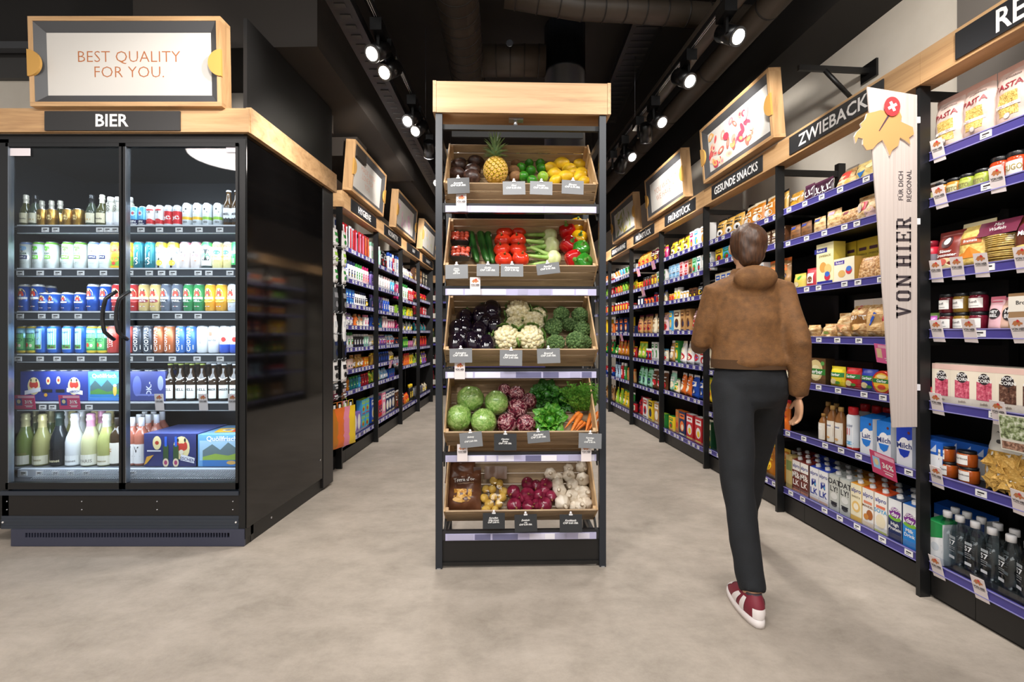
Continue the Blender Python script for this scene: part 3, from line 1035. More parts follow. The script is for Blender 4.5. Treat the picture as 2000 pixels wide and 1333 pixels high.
crate_T = []
for k, rim in enumerate(RIM):
    oy, oz = .005 + CHH * math.sin(ANG), rim - CHH * math.cos(ANG)
    root = empty('wooden_crate', IS.w(CRX, oy, oz), 0, 'slatted pine crate tilted forward, %s from the top of the stand' % ORD[k], 'crate')
    root.rotation_euler = (ANG, 0, IS.th)
    crate_T.append(Matrix.Translation(IS.w(CRX, oy, oz)) @ Matrix.Rotation(IS.th, 4, 'Z') @ Matrix.Rotation(ANG, 4, 'X'))
    t = .008
    for j in range(3):
        z0 = j * CHH / 3
        MB().box(t, CWD - t, 0, t, z0 + .0035, z0 + CHH / 3 - .0035, CRATE).build('slat', root)
        MB().box(t, CWD - t, CD - t, CD, z0 + .003, z0 + CHH / 3 - .003, CRATE).build('slat', root)
    for j in range(6):
        y0 = t + j * (CD - 2 * t) / 6
        MB().box(t, CWD - t, y0 + .0035, y0 + (CD - 2 * t) / 6 - .0035, 0, t, CRATE).build('slat', root)
    for x0 in (0, CWD - t):
        MB().box(x0, x0 + t, 0, CD, .0, CHH * .48, CRATE_END).build('end_board', root)
        MB().box(x0, x0 + t, 0, CD, CHH * .52, CHH + .002, CRATE_END).build('end_board', root)
    for x0 in (t, CWD - 3 * t):
        for y0 in (t, CD - 3 * t):
            MB().box(x0, x0 + 2 * t, y0, y0 + 2 * t, t, CHH - .004, CRATE_END).build('corner_block', root)


def crate_hit(k, px, py, n):
    """crate-local point on the plane n above the crate bottom, seen at the pixel"""
    Ti = crate_T[k].inverted()
    o = Ti @ Vector((0, 0, CH))
    d = Ti.to_3x3() @ Vector(((px - CX) / FPX, 1, -(py - CY) / FPX))
    t = (n - o.z) / d.z
    return o + d * t

# ------------------------------------------------------------------ goods: templates (first entry = the thing's own mesh, the rest its parts)
class Tpl:
    def __init__(s, name, parts, w, cat, h=.1, d=.06):
        s.name, s.parts, s.w, s.cat, s.h, s.d = name, parts, w, cat, h, d


def place(t, loc, rz, label, group=None, rx=0, name=None):
    root = bpy.data.objects.new(name or t.name, t.parts[0][1])
    COL.objects.link(root)
    root.location = loc
    root.rotation_euler = (rx, 0, rz)
    tag(root, label, t.cat, group)
    for n, me in t.parts[1:]:
        put(me, n, root)
    return root


def decals(m, items, S, H, e0=.0004):
    """items in units of the height H"""
    e = e0
    for it in items:
        k = it[0]
        if k == 'r':
            m.rect(it[1] * H, it[2] * H, it[3] * H, it[4] * H, it[5], S, e, max(1, int(it[3] * 16)), max(1, int(it[4] * 6)))
        elif k == 'e':
            m.disc(it[1] * H, it[2] * H, it[3] * H, it[4] * H, it[5], S, e, 16)
        elif k == 't':
            r = it[6] if len(it) > 6 else 0
            fit = it[7] * H if len(it) > 7 else None
            m.text(it[1], it[2] * H, it[3] * H, it[4] * H, it[5] if not isinstance(it[5], str) else M(it[5]), S, e, rot=r * PI / 2, bold=.02, fit=fit)
        elif k == 'p':
            m.poly([(x * H, z * H) for x, z in it[1]], it[2], S, e)
        e += .00025
    return m


def can(H, R, bands, art=(), lid='silver', rough=.3, metal=.35, name='drink_can', cat='can'):
    """bands: [(fraction from, colour)...]"""
    m = MB()
    mt = lambda c: M(c, rough, metal)
    zs = [(R * .8, 0, mt(bands[0][1])), (R * .97, H * .03)]
    prof = [(R * .8, 0, mt(bands[0][1])), (R, H * .045)]
    for f, c in bands[1:]:
        prof.append((R, H * f, mt(c)))
    prof += [(R, H * .9), (R * .84, H * .965, M('silver', .25, .9)), (R * .86, H * .995), (R * .8, H), (R * .78, H * .975)]
    # strictly rising band colours
    m.lathe([p for p in prof], mt(bands[0][1]), 20)
    parts = [('body', m.mesh(name))]
    if art:
        a = decals(MB(), art, cyl(R), H)
        parts.append(('print', a.mesh('print')))
    lm = MB().lathe([(R * .78, H * .972), (R * .76, H * .978)], M(lid, .25, .9), 16).box(-.006, .006, -.012, .002, H * .978, H * .985, M(lid, .25, .9))
    parts.append(('pull_tab', lm.mesh('pull_tab')))
    return Tpl(name, parts, 2 * R, cat, H, 2 * R)


def bottle(H, R, body, foil, label=None, art=(), kind='wine', name='wine_bottle', cap=None, foil_f=.62, labelz=(.12, .42), gl=None, liquid=None):
    """wine / beer / sparkling / milk bottle; body is a material or colour"""
    b = body if not isinstance(body, str) else M(body, .12)
    if kind == 'sparkling':
        prof = [(R * .9, 0), (R, .01), (R, H * .45), (R * .88, H * .55), (R * .6, H * .66), (R * .42, H * .76), (R * .38, H * .86)]
        neck, f0 = R * .38, .60
        fo = [(R * .66, H * .625), (R * .47, H * .72), (R * .43, H * .84), (R * .50, H * .86), (R * .50, H * .90), (R * .43, H * .92), (R * .48, H * .97), (R * .36, H), (0.001, H)]
    elif kind == 'beer':
        prof = [(R * .9, 0), (R, .008), (R, H * .55), (R * .9, H * .63), (R * .55, H * .74), (R * .42, H * .86), (R * .42, H * .96)]
        fo = [(R * .5, H * .955), (R * .5, H * .985), (R * .42, H), (.001, H)]
    elif kind == 'pet':
        prof = [(R * .9, 0), (R, .01), (R * .97, H * .3), (R, H * .45), (R, H * .62), (R * .8, H * .76), (R * .42, H * .87), (R * .38, H * .9)]
        fo = [(R * .48, H * .885), (R * .48, H * .985), (R * .44, H), (.001, H)]
    else:
        prof = [(R * .9, 0), (R, .01), (R, H * .6), (R * .92, H * .66), (R * .5, H * .76), (R * .38, H * .82), (R * .36, H * .93)]
        fo = [(R * .4, H * .80), (R * .41, H * .985), (R * .4, H), (.001, H)]
    parts = [('body', MB().lathe(prof, b, 20).mesh(name))]
    if liquid:
        parts.append(('contents', MB().lathe([(r * .93, z + .002) for r, z in prof[:-1]], liquid, 16).mesh('contents')))
    parts.append(('cap' if kind in ('beer', 'pet') else 'foil', MB().lathe(fo, M(foil, .3, .3 if kind == 'sparkling' else 0), 16).mesh('foil')))
    if label:
        z0, z1 = labelz
        a = MB()
        a.rect(0, H * (z0 + z1) / 2, R * 2.3, H * (z1 - z0), label, cyl(R), .0006, 8, 1)
        decals(a, art, cyl(R), H, .001)
        parts.append(('label', a.mesh('label')))
    return Tpl(name, parts, 2 * R, 'bottle', H, 2 * R)


def box(w, d, h, col, art=(), side=None, top=None, name='carton', cap=None, gable=False, cat='box', tex=None):
    m = MB()
    c = tex or M(col, .42)
    sd = M(side, .42) if side else c
    tp = M(top, .42) if top else c
    hw = w / 2
    m.add([(-hw, 0, 0), (hw, 0, 0), (hw, 0, h), (-hw, 0, h)], [(0, 1, 2, 3)], c)
    m.add([(-hw, d, 0), (hw, d, 0), (hw, d, h), (-hw, d, h)], [(3, 2, 1, 0)], c)
    m.add([(-hw, 0, 0), (-hw, d, 0), (-hw, d, h), (-hw, 0, h)], [(3, 2, 1, 0)], sd)
    m.add([(hw, 0, 0), (hw, d, 0), (hw, d, h), (hw, 0, h)], [(0, 1, 2, 3)], sd)
    m.add([(-hw, 0, 0), (hw, 0, 0), (hw, d, 0), (-hw, d, 0)], [(3, 2, 1, 0)], c)
    if gable:
        g = h + d * .22
        m.add([(-hw, 0, h), (hw, 0, h), (hw, d, g), (-hw, d, g)], [(0, 1, 2, 3)], tp)
        m.add([(-hw, d, h), (-hw, d, g), (-hw, 0, h)], [(0, 1, 2)], tp)
        m.add([(hw, 0, h), (hw, d, g), (hw, d, h)], [(0, 1, 2)], tp)
        m.add([(-hw, d, h), (hw, d, h), (hw, d, g), (-hw, d, g)], [(3, 2, 1, 0)], tp)
    else:
        m.add([(-hw, 0, h), (hw, 0, h), (hw, d, h), (-hw, d, h)], [(0, 1, 2, 3)], tp)
    parts = [('body', m.mesh(name))]
    if art:
        parts.append(('print', decals(MB(), art, flat(0), h).mesh('print')))
    if cap:
        T = Matrix.Translation((0, d * .42, h + d * (.09 if gable else 0))) @ Matrix.Rotation(math.atan(.22) if gable else 0, 4, 'X')
        parts.append(('screw_cap', MB().lathe([(.015, 0), (.015, .004), (.013, .005), (.013, .016), (.011, .018)], M(cap, .3), 14, T).mesh('screw_cap')))
    return Tpl(name, parts, w, cat, h, d)


def bag(w, h, d, col, art=(), name='bag', top=.12, seed=1, mat=None, window=None, crimp=None, clear=False, cat='bag', wob=.05):
    """pillow bag standing on its base"""
    hw = w / 2

    def half(x, z):
        u, v = min(1, abs(x) / hw), min(1, max(0, z / h))
        fu = max(0, 1 - u ** 2.6) ** .6
        fv = min(1, (v / .12)) ** .5 * (1 if v < .55 else max(0, 1 - ((v - .55) / (1 - top - .55)) ** 2) ** .7 if v < 1 - top else 0)
        return d / 2 * fu * fv

    def S(x, z, e=0.0):
        b = half(x, z)
        n = noise.noise(Vector((x * 30 + seed, z * 26, seed))) * wob * d if b > 0.002 else 0
        return (x * (1 - .06 * min(1, z / h)), -b - n - e - .0008, z)

    def Bk(x, z):
        b = half(x, z)
        return (x * (1 - .06 * min(1, z / h)), b, z)
    c = mat or M(col, .28)
    m = MB()
    m.grid(12, 14, lambda u, v: S((u - .5) * w, v * h), c)
    m.grid(8, 10, lambda u, v: Bk((.5 - u) * w, v * h), c)
    parts = [('body', m.mesh(name))]
    if window:
        cx, cz, ww, wh, wm = window
        a = MB()
        n = 8
        a.grid(n, n, lambda u, v: S((cx + ww * (u - .5)) * h, (cz + wh * (v - .5)) * h, .0012), wm)
        parts.append(('window', a.mesh('window')))
    if art:
        parts.append(('print', decals(MB(), art, S, h, .0022).mesh('print')))
    if crimp:
        a = MB()
        a.grid(8, 2, lambda u, v: S((u - .5) * w, h * (1 - top) + v * h * top, .001), M(crimp, .3))
        parts.append(('crimped_top', a.mesh('crimped_top')))
    return Tpl(name, parts, w * .96, cat, h, d)


def jar(R, H, content, lid='black', label='white', art=(), name='jar', lw=1.9, lz=(.2, .68)):
    m = MB().lathe([(R * .9, 0), (R, H * .04), (R, H * .74), (R * .9, H * .82), (R * .84, H * .84)], content if not isinstance(content, str) else M(content, .15), 20)
    parts = [('body', m.mesh(name)), ('lid', MB().lathe([(R * .9, H * .83), (R * .93, H * .85), (R * .93, H * .98), (R * .88, H), (.001, H)], M(lid, .3), 20).mesh('lid'))]
    if label:
        a = MB().rect(0, H * sum(lz) / 2, R * lw, H * (lz[1] - lz[0]), label, cyl(R), .0006, 8, 1)
        decals(a, art, cyl(R), H, .001)
        parts.append(('label', a.mesh('label')))
    return Tpl(name, parts, 2 * R, 'jar', H, 2 * R)


def vent(H, R, bands, lid=None, art=(), name='spray_can', nozzle=None, cat='bottle'):
    """toiletry bottle / aerosol"""
    m = MB()
    prof = [(R * .92, 0, M(bands[0][1], .3)), (R, H * .02)]
    for f, c in bands[1:]:
        prof.append((R, H * f, M(c, .3)))
    prof += [(R, H * .78), (R * .8, H * .82)]
    m.lathe(prof, M(bands[0][1], .3), 14)
    parts = [('body', m.mesh(name)), ('cap', MB().lathe([(R * .78, H * .81), (R * .78, H * .97), (R * .7, H), (.001, H)], M(lid or 'white', .3), 12).mesh('cap'))]
    if art:
        parts.append(('print', decals(MB(), art, cyl(R), H).mesh('print')))
    return Tpl(name, parts, 2 * R, cat, H, 2 * R)


def rolls(cols, rows, R, L, col, band, name='toilet_roll_pack'):
    body = MB().box(-cols * R, cols * R, 0, L, 0, rows * 2 * R, film('roll_film', (1, 1, 1), .9, .1))
    parts = [('body', body.mesh(name))]
    a = MB()
    for i in range(cols):
        for j in range(rows):
            T = Matrix.Translation(((i + .5) * 2 * R - cols * R, .004, (j + .5) * 2 * R)) @ Matrix.Rotation(-PI / 2, 4, 'X')
            a = MB().lathe([(R * .97, 0), (R * .97, L - .01)], M(col, .8), 16, T).disc((i + .5) * 2 * R - cols * R, (j + .5) * 2 * R, R * .7, R * .7, M('7c6c58', .9), flat(.0035), .0, 12)
            parts.append(('paper_roll', a.mesh('paper_roll')))
    if band:
        parts.append(('print', MB().rect(0, rows * R * .5, cols * 2 * R, rows * R * .8, band, flat(0), .0006).mesh('print')))
    return Tpl(name, parts, cols * 2 * R, 'pack', rows * 2 * R, L)


class Row:
    """goods along one shelf; labels count the alike ones from the left"""

    def __init__(s, fr, where):
        s.fr, s.where, s.items = fr, where, []

    def add(s, t, desc, x, y, z, yaw=0, rx=0, zs=1.0):
        s.items.append((t, desc, x, y, z, yaw, rx, zs))

    def flush(s):
        by = {}
        for it in s.items:
            by.setdefault(it[1], []).append(it)
        for desc, L in by.items():
            ys = sorted(set(round(i[3], 2) for i in L))
            zs = sorted(set(round(i[4], 2) for i in L))
            xs_all = {}
            for it in sorted(L, key=lambda i: i[2]):
                row = (ys.index(round(it[3], 2)), zs.index(round(it[4], 2)))
                xs_all.setdefault(row, []).append(it)
            for row, LL in xs_all.items():
                for i, (t, d, x, y, z, yaw, rx, zs) in enumerate(LL):
                    bits = [desc]
                    if len(LL) > 1:
                        bits.append(ordw(i) + ' from left')
                    if row[0] > 0:
                        bits.append('%s row' % (ORD[row[0]]))
                    if row[1] > 0:
                        bits.append('on top')
                    bits.append(s.where)
                    lab = ', '.join(bits)
                    lw = lab.split()
                    if len(lw) > 16:
                        lab = lab.replace(' from left', '').replace(' row', '').replace(' and ', '-')
                    p = s.fr.w(x, y, z)
                    o = place(t, p, s.fr.th + yaw, lab, '%s, %s' % (desc, s.where) if len(L) > 1 else None, rx)
                    o.scale = (1, 1, zs)
        s.items = []


# ------------------------------------------------------------------ goods in the beer cooler
CO = Frame(0, 0, 0)


def crow(i, specs, where, Y=2.785):
    """specs: (template, desc, [px centres], y offset)"""
    r = Row(CO, where)
    z = cooler_shelf_z[i] + .003
    for sp in specs:
        t, desc, pxs = sp[:3]
        y = Y + (sp[3] if len(sp) > 3 else 0)
        for px in pxs:
            r.add(t, desc, (px - CX) * y / FPX, y, z, yaw=rnd.uniform(-.25, .25) if t.d == t.w else 0)
    r.flush()


W, K = 'f4f4f2', 'black'
glc = film('pale_bottle', (.9, .92, .8), .8, .04)
# shelf 1
spk_g = bottle(.2, .03, M('4a4a2c', .08), 'f0ead8', 'd9cfae', [('t', 'Piccolo', 0, .25, .05, INK)], 'sparkling', 'mini_sparkling_bottle')
spk_b = bottle(.2, .03, M('3c4538', .08), '1d1e20', 'd8d2b8', [('r', 0, .22, .16, .05, 'gold')], 'sparkling', 'mini_sparkling_bottle')
gold = can(.112, .0275, [(0, 'b68a3c'), (.5, 'c79c4e')], [('e', 0, .5, .26, .3, 'e6cf90'), ('t', 'GOLD', 0, .5, .16, '7a5520', 1)], metal=.8)
clr = vent(.185, .024, [(0, 'd9d9dd'), (.15, 'f2f2f0'), (.5, 'c2c0b2')], 'e8e6e0', [('t', 'VODA', 0, .63, .09, INK, 1), ('r', 0, .33, .22, .3, 'f6f6f4')], 'slim_spirit_bottle')
blu = can(.125, .0262, [(0, '2a2f5e'), (.36, '62b6e4')], [('e', 0, .66, .24, .26, 'd7ebf6'), ('e', 0, .66, .12, .14, 'c8505a'), ('t', 'GIN', 0, .26, .1, W), ('t', 'TONIC', 0, .13, .08, W)])
wr = can(.132, .0268, [(0, 'e8e8e8'), (.14, 'd8343a'), (.32, 'f0efee')], [('r', 0, .78, .34, .07, 'd8343a'), ('t', 'CE', -.02, .68, .1, INK), ('e', .02, .3, .28, .14, 'd8343a')])
rs = can(.132, .0268, [(0, 'e4e6ea'), (.14, 'd52b34'), (.72, 'c7cbd0')], [('t', 'be', 0, .45, .28, W, .15), ('r', 0, .83, .2, .04, W)])
wy = can(.145, .0285, [(0, 'dfe6ea'), (.3, 'f0c23a'), (.42, 'dfe6ea')], [('e', 0, .68, .34, .32, 'f4f7f8'), ('e', .03, .74, .06, .08, '30343a'), ('e', -.06, .62, .05, .04, '30343a'), ('t', 'GO', 0, .2, .07, INK)])
wg = can(.145, .0285, [(0, 'dfe6ea'), (.3, '9ccb4b'), (.42, 'dfe6ea')], [('e', 0, .68, .34, .32, 'f4f7f8'), ('e', -.03, .74, .06, .08, '30343a'), ('e', .06, .62, .05, .04, '30343a'), ('t', 'GO', 0, .2, .07, INK)])
brb = bottle(.225, .03, M('4a3318', .08), 'e6e6e8', 'e8ecf0', [('r', 0, .18, .3, .12, '26282c'), ('t', 'MIEL', 0, .34, .06, INK)], 'beer', 'beer_bottle', labelz=(.22, .5))
crow(0, [(spk_g, 'small sparkling bottle with white foil', [51, 200]), (spk_b, 'small sparkling bottle with black foil', [69, 180]),
         (gold, 'short gold prosecco can', [84, 103, 134, 154]), (gold, 'short gold prosecco can', [92, 118, 165], .1),
         (spk_g, 'small sparkling bottle with white foil', [82, 101, 118], .12), (clr, 'slim clear bottle with white label', [217, 232, 253]),
         (blu, 'slim sky-blue and navy can', [265, 281]), (wr, 'slim white can with red print', [296, 314]), (rs, 'slim red and silver can', [331, 348]),
         (wy, 'white can with yellow band', [367, 387]), (wg, 'white can with green band', [406, 427]), (brb, 'brown bottle with grey label', [447, 463])],
     'top shelf of beer cooler')
# shelf 2
H5, R5 = .168, .033
def cider(cap, tree, band):
    return can(H5, R5, [(0, 'e9eee8'), (.9, cap)], [('e', 0, .74, .22, .16, tree), ('e', -.05, .79, .1, .09, tree), ('e', .06, .77, .1, .1, tree), ('r', 0, .64, .03, .05, '6b5a44'), ('t', 'CIDER', 0, .56, .06, '4b6a58'), ('r', 0, .43, .26, .13, band), ('t', 'APPLE', 0, .43, .05, W), ('r', 0, .25, .2, .015, 'b9c4b8'), ('r', 0, .2, .14, .012, 'b9c4b8')], lid=cap)
c_b = cider('8fa6d8', '7fa3c4', '2b3460')
c_g = cider('7ac943', '5fae3c', '7ed04a')
c_y = can(H5, R5, [(0, 'f3c52e'), (.12, '8ac24a'), (.45, 'f6c838')], [('t', 'ALMA', 0, .68, .14, 'c9342e', 0, .34), ('r', 0, .8, .28, .05, 'e0622e'), ('e', 0, .35, .26, .2, 'e8912c'), ('e', -.02, .2, .12, .12, 'c8452e')], lid='gold')
c_t = can(H5, R5, [(0, '1f6f7c'), (.3, '2a8290'), (.86, '2f93a6')], [('t', 'USZIT.', 0, .5, .17, 'e8ecd8', 1), ('r', .13, .5, .02, .6, '66b3bb')])
c_l = can(H5, R5, [(0, 'f2f3f4'), (.04, 'f2f3f4'), (.78, 'ecd94a')], [('t', 'LANDA', 0, .6, .09, '7c86a8'), ('e', .02, .22, .2, .2, 'e9d23a'), ('t', 'x', -.06, .8, .12, '3b3560')], lid='yellow')
c_p = can(H5, R5, [(0, 'e8dcd6'), (.88, 'ef9aa4')], [('e', 0, .52, .3, .42, 'f3e9e2'), ('e', -.03, .6, .06, .05, '3b3a3a'), ('t', 'Jolly', .0, .5, .09, 'd9868c'), ('e', .02, .3, .06, .04, 'd98a6a')], lid='pink')
c_k = can(H5, R5, [(0, '3f4a48'), (.12, 'dfe6e2'), (.82, '53c06a')], [('e', 0, .5, .32, .5, '2c3432'), ('t', 'IPA', 0, .5, .15, '5fd47c'), ('e', 0, .76, .26, .1, 'dfe6e2'), ('r', 0, .28, .3, .05, 'dfe6e2')], lid='green')
c_m = can(H5, R5, [(0, 'efe2a4'), (.9, 'e6dcae')], [('t', "L'UNICO", 0, .84, .08, 'c03a3a', 0, .34), ('e', 0, .72, .1, .1, 'c99a6a'), ('r', 0, .8, .12, .03, '5a6a3a'), ('e', 0, .6, .24, .16, '4b7a70'), ('t', 'AUTENTICO', 0, .45, .05, '9a7a3a'), ('r', 0, .3, .2, .015, 'c4b070')], lid='cream')
c_e = can(H5, R5, [(0, '1d2a24'), (.15, '49b868')], [('t', 'II', 0, .3, .16, W), ('r', 0, .6, .3, .1, W)], lid='green')
crow(1, [(c_b, 'tall white cider can with blue band', [53, 186, 208]), (c_g, 'tall white cider can with green band', [78, 102, 135, 159]),
         (c_g, 'tall white cider can with green band', [62, 118, 147], .075), (c_y, 'tall yellow and red fruit can', [229, 254]), (c_t, 'tall teal can lettered USZIT', [274, 296]),
         (c_l, 'tall white and lemon-yellow can', [317, 340]), (c_p, 'tall pale pink illustrated can', [364, 385]), (c_k, 'tall green and black can', [406]),
         (c_m, 'tall cream can with seated man', [427, 448]), (c_e, 'tall bright green can', [463.5]),
         (c_l, 'tall white and lemon-yellow can', [326, 349], .075), (c_m, 'tall cream can with seated man', [436, 455], .075)], 'second shelf of beer cooler')


# shelf 3: pale crest cans
def crest(base, mid=None, txt=W, H=H5, R=R5, word=''):
    it = [('e', 0, .62, .28, .42, 'ecd9a0'), ('r', 0, .5, .3, .16, base), ('e', 0, .66, .16, .16, 'c8402f'), ('e', -.05, .76, .04, .08, '3a2a24'), ('e', .05, .76, .04, .08, '3a2a24'), ('e', 0, .58, .08, .08, 'e8e2d8'), ('e', -.06, .6, .07, .1, 'c8402f'), ('e', .06, .6, .07, .1, 'c8402f'),
          ('r', 0, .48, .36, .075, 'f4f2f0')]
    if mid:
        it.append(('e', 0, .38, .34, .12, mid))
    if word:
        it.append(('t', word, 0, .38, .07, txt))
    it += [('r', 0, .18, .16, .02, 'e8e6e4'), ('e', 0, .18, .03, .03, 'd0342e')]
    return can(H, R, [(0, base), (.9, 'f0ece4' if base == '2050a8' else base)], it, lid='cream')


k_bt, k_bs = crest('2050a8'), crest('2050a8', H=.116, R=.033)
k_r, k_c, k_s = crest('c23a3c', 'd0504e'), crest('e3c684', '9a3040', W, word='1876'), crest('6a7280', '3a4250', W, word='PARK')
k_g, k_y, k_w = crest('3d8f56', '2d7a48', W, word='HELL'), crest('efae3a', 'f6c35a', W), crest('e6ecf4', 'e9d77a')
crow(2, [(k_bt, 'tall blue can with red crest', [50, 75, 184, 209]), (k_bs, 'short blue can with red crest', [90, 109, 134, 159]),
         (k_bt, 'tall blue can with red crest', [98, 226], .08), (k_r, 'tall red can with crest', [232, 263]), (k_c, 'tall cream can with maroon band', [284, 306]),
         (k_s, 'tall slate-grey can with crest', [327, 348]), (k_g, 'tall green can with crest', [371, 391]), (k_y, 'tall orange-yellow can with crest', [413, 434]),
         (k_w, 'tall white and yellow can with crest', [457]), (k_bs, 'short blue can with red crest', [143], .08)], 'third shelf of beer cooler')
# shelf 4
mt_y = can(H5, R5, [(0, 'f0cf3c'), (.1, '3f9a5a'), (.55, '8ed0ea'), (.9, 'f0d24a')], [('r', 0, .5, .34, .68, '6fbf74'), ('r', 0, .78, .34, .1, '9fd8f0'), ('t', 'Naturtrüb', 0, .72, .05, '2a5a8a'), ('e', -.05, .3, .1, .16, 'd8483a'), ('e', .07, .28, .08, .12, 'e8dcc0'), ('e', .0, .48, .3, .14, '3a8a5a')], lid='yellow')
mt_b = can(H5, R5, [(0, '2a66c0'), (.88, '2f78d0')], [('r', 0, .52, .32, .74, 'e6f0f4'), ('r', 0, .52, .3, .7, '6cc0e6'), ('p', [(-.15, .28), (-.04, .62), (.03, .5), (.08, .58), (.15, .4), (.15, .28)], '8cba3c'), ('r', 0, .24, .3, .14, '4e8a44'), ('e', -.02, .26, .04, .08, '2d2a28'), ('e', .06, .22, .1, .05, '5a4030'), ('t', 'Lager', 0, .76, .07, '1f4f96')], lid='blue')
ch = lambda c, c2: can(H5, R5, [(0, c), (.1, c)], [('t', 'CHOPFAB', -.02, .5, .135, W, 1), ('r', .13, .22, .02, .16, W), ('e', .11, .84, .06, .06, c2)])
ch_d, ch_o, ch_u = ch('3e4450', '8a8f98'), ch('b4653c', 'e8b08a'), ch('3f6fb4', 'dbe6f4')
rdb = can(H5, R5, [(0, 'd0463e'), (.6, 'e05a4c')], [('t', 'BRAUEREI', -.07, .5, .1, 'f6d8cc', 1), ('t', 'LUZERN', .06, .5, .1, 'f6d8cc', 1)])
wh1 = can(H5, R5, [(0, 'e4e5e6')], [('t', 'alkoholfrei', 0, .5, .05, '9a9c9e', 1)], metal=.1)
wh2 = can(H5, R5, [(0, 'e6e7e8')], [('e', 0, .7, .16, .16, 'd8745c'), ('t', 'Calanda', 0, .48, .08, '8a8a8c')], metal=.1)
wh3 = can(H5, R5, [(0, '3a5cc4'), (.32, 'e6e8ec')], [('e', 0, .52, .26, .24, 'f2f2f4'), ('p', [(-.16, .05), (.16, .05), (.1, .5), (-.02, .62)], '3a5cc4'), ('e', .02, .5, .16, .18, 'cf3a34'), ('t', 'PREMIUM', 0, .82, .05, '8a8ca0')], metal=.1)
crow(3, [(mt_y, 'yellow can with harvest picture', [47, 66, 183, 204]), (mt_b, 'blue can with mountain picture', [84, 107, 136, 161]), (rdb, 'red lettered can', [223, 254]),
         (ch_d, 'dark can lettered CHOPFAB', [272, 292]), (ch_o, 'copper can lettered CHOPFAB', [313, 334]), (ch_u, 'blue can lettered CHOPFAB', [356, 376]),
         (wh1, 'plain white tall can', [397]), (wh2, 'white can with orange badge', [419]), (wh3, 'white can with blue and red print', [441, 461]),
         (ch_u, 'blue can lettered CHOPFAB', [365], .075), (mt_b, 'blue can with mountain picture', [96, 148], .075)], 'fourth shelf of beer cooler')


# shelf 5: shrink packs and bottles
def pack6(col, art, w=.205, name='can_multipack'):
    t = box(w, .13, .178, col, art, name=name, cat='multipack')
    m = MB()
    for i in range(3):
        m.lathe([(.030, .1785), (.030, .184), (.025, .186)], M('c6cad2', .25, .8), 14, Matrix.Translation(((i - 1) * w / 3, .035, 0)))
        m.lathe([(.030, .1785), (.030, .184), (.025, .186)], M('c6cad2', .25, .8), 14, Matrix.Translation(((i - 1) * w / 3, .1, 0)))
    o = m.mesh('can_tops')
    t.parts.append(('can_tops', o))
    return t


crst = lambda x, z, k=1.: [('e', x, z, .42 * k, .6 * k, 'ead9a2'), ('e', x, z + .02 * k, .3 * k, .2 * k, 'c43c30'), ('e', x - .1 * k, z + .05 * k, .1 * k, .2 * k, 'c43c30'), ('e', x + .1 * k, z + .05 * k, .1 * k, .2 * k, 'c43c30'), ('e', x - .09 * k, z + .2 * k, .05 * k, .1 * k, '2f2422'),
                           ('e', x + .09 * k, z + .2 * k, .05 * k, .1 * k, '2f2422'), ('e', x, z - .1 * k, .12 * k, .12 * k, 'e8dcc8')]
pa = pack6('2a3a8c', crst(-.12, .5) + [('p', [(-.42, .2), (.12, .32), (.12, .46), (-.42, .34)], 'e6e6ec'), ('e', .38, .68, .14, .26, 'e4d2a0'), ('e', .38, .68, .08, .12, 'b8402e'), ('r', .35, .34, .34, .1, '1a1c24'), ('e', .3, .2, .12, .12, 'd8a030')])
pb = pack6('2a3a8c', crst(.1, .5) + [('p', [(-.14, .3), (.4, .2), (.4, .34), (-.14, .44)], 'e6e6ec'), ('e', -.42, .7, .14, .26, 'e4d2a0'), ('e', -.42, .7, .08, .12, 'b8402e'), ('r', -.36, .34, .3, .1, '1a1c24'), ('t', 'HIRSCH', .13, .32, .07, '2a3a6c', .06)])
landsc = [('r', 0, .45, 1.0, .7, '5aa4dc'), ('p', [(-.48, .12), (-.48, .5), (-.32, .7), (-.1, .48), (.1, .72), (.3, .5), (.5, .62), (.5, .12)], '4a6a6c'), ('p', [(-.48, .12), (-.48, .32), (-.2, .42), (.1, .3), (.5, .4), (.5, .12)], '4f8a44'), ('r', 0, .17, .98, .1, '2f7ab8'), ('e', .36, .36, .13, .4, 'e0c05a'), ('e', .36, .52, .12, .1, 'f0ece0')]
pc = pack6('3e7fcf', landsc + [('t', 'Quöllfrisch', 0, .84, .13, W, 0, .9)], w=.2)
pd = pack6('37407e', [('e', -.3, .5, .3, .7, '5a66b0'), ('t', 'OK.-', .1, .4, .17, 'c8cce8', 1), ('r', 0, .2, .7, .06, '6a74b8'), ('e', .5, .6, .2, .5, '8a94d0')], w=.235)
pbt = bottle(.225, .0285, M('2a1c10', .07), '93a050', 'e9eae4', [('t', 'HELL', 0, .3, .07, INK), ('r', 0, .2, .1, .012, 'a0a09c')], 'beer', 'beer_bottle', labelz=(.06, .42))
pba = bottle(.225, .0285, M('2a1c10', .07), 'd8dce0', 'e9eae4', [('t', 'AMBER', 0, .3, .06, INK), ('r', 0, .2, .1, .012, 'a0a09c')], 'beer', 'beer_bottle', labelz=(.06, .42))
for t in (pbt, pba):
    t.parts.append(('neck_sticker', MB().poly([(x * .03, .128 + z * .014) for x, z in ((-1, -.8), (-.75, -1), (0, -.2), (.75, -1), (1, -.8), (.3, 0), (1, .8), (.75, 1), (0, .2), (-.75, 1), (-1, .8), (-.3, 0))], M('f0efe8', .5), cyl(.0285), .0008).mesh('neck_sticker')))
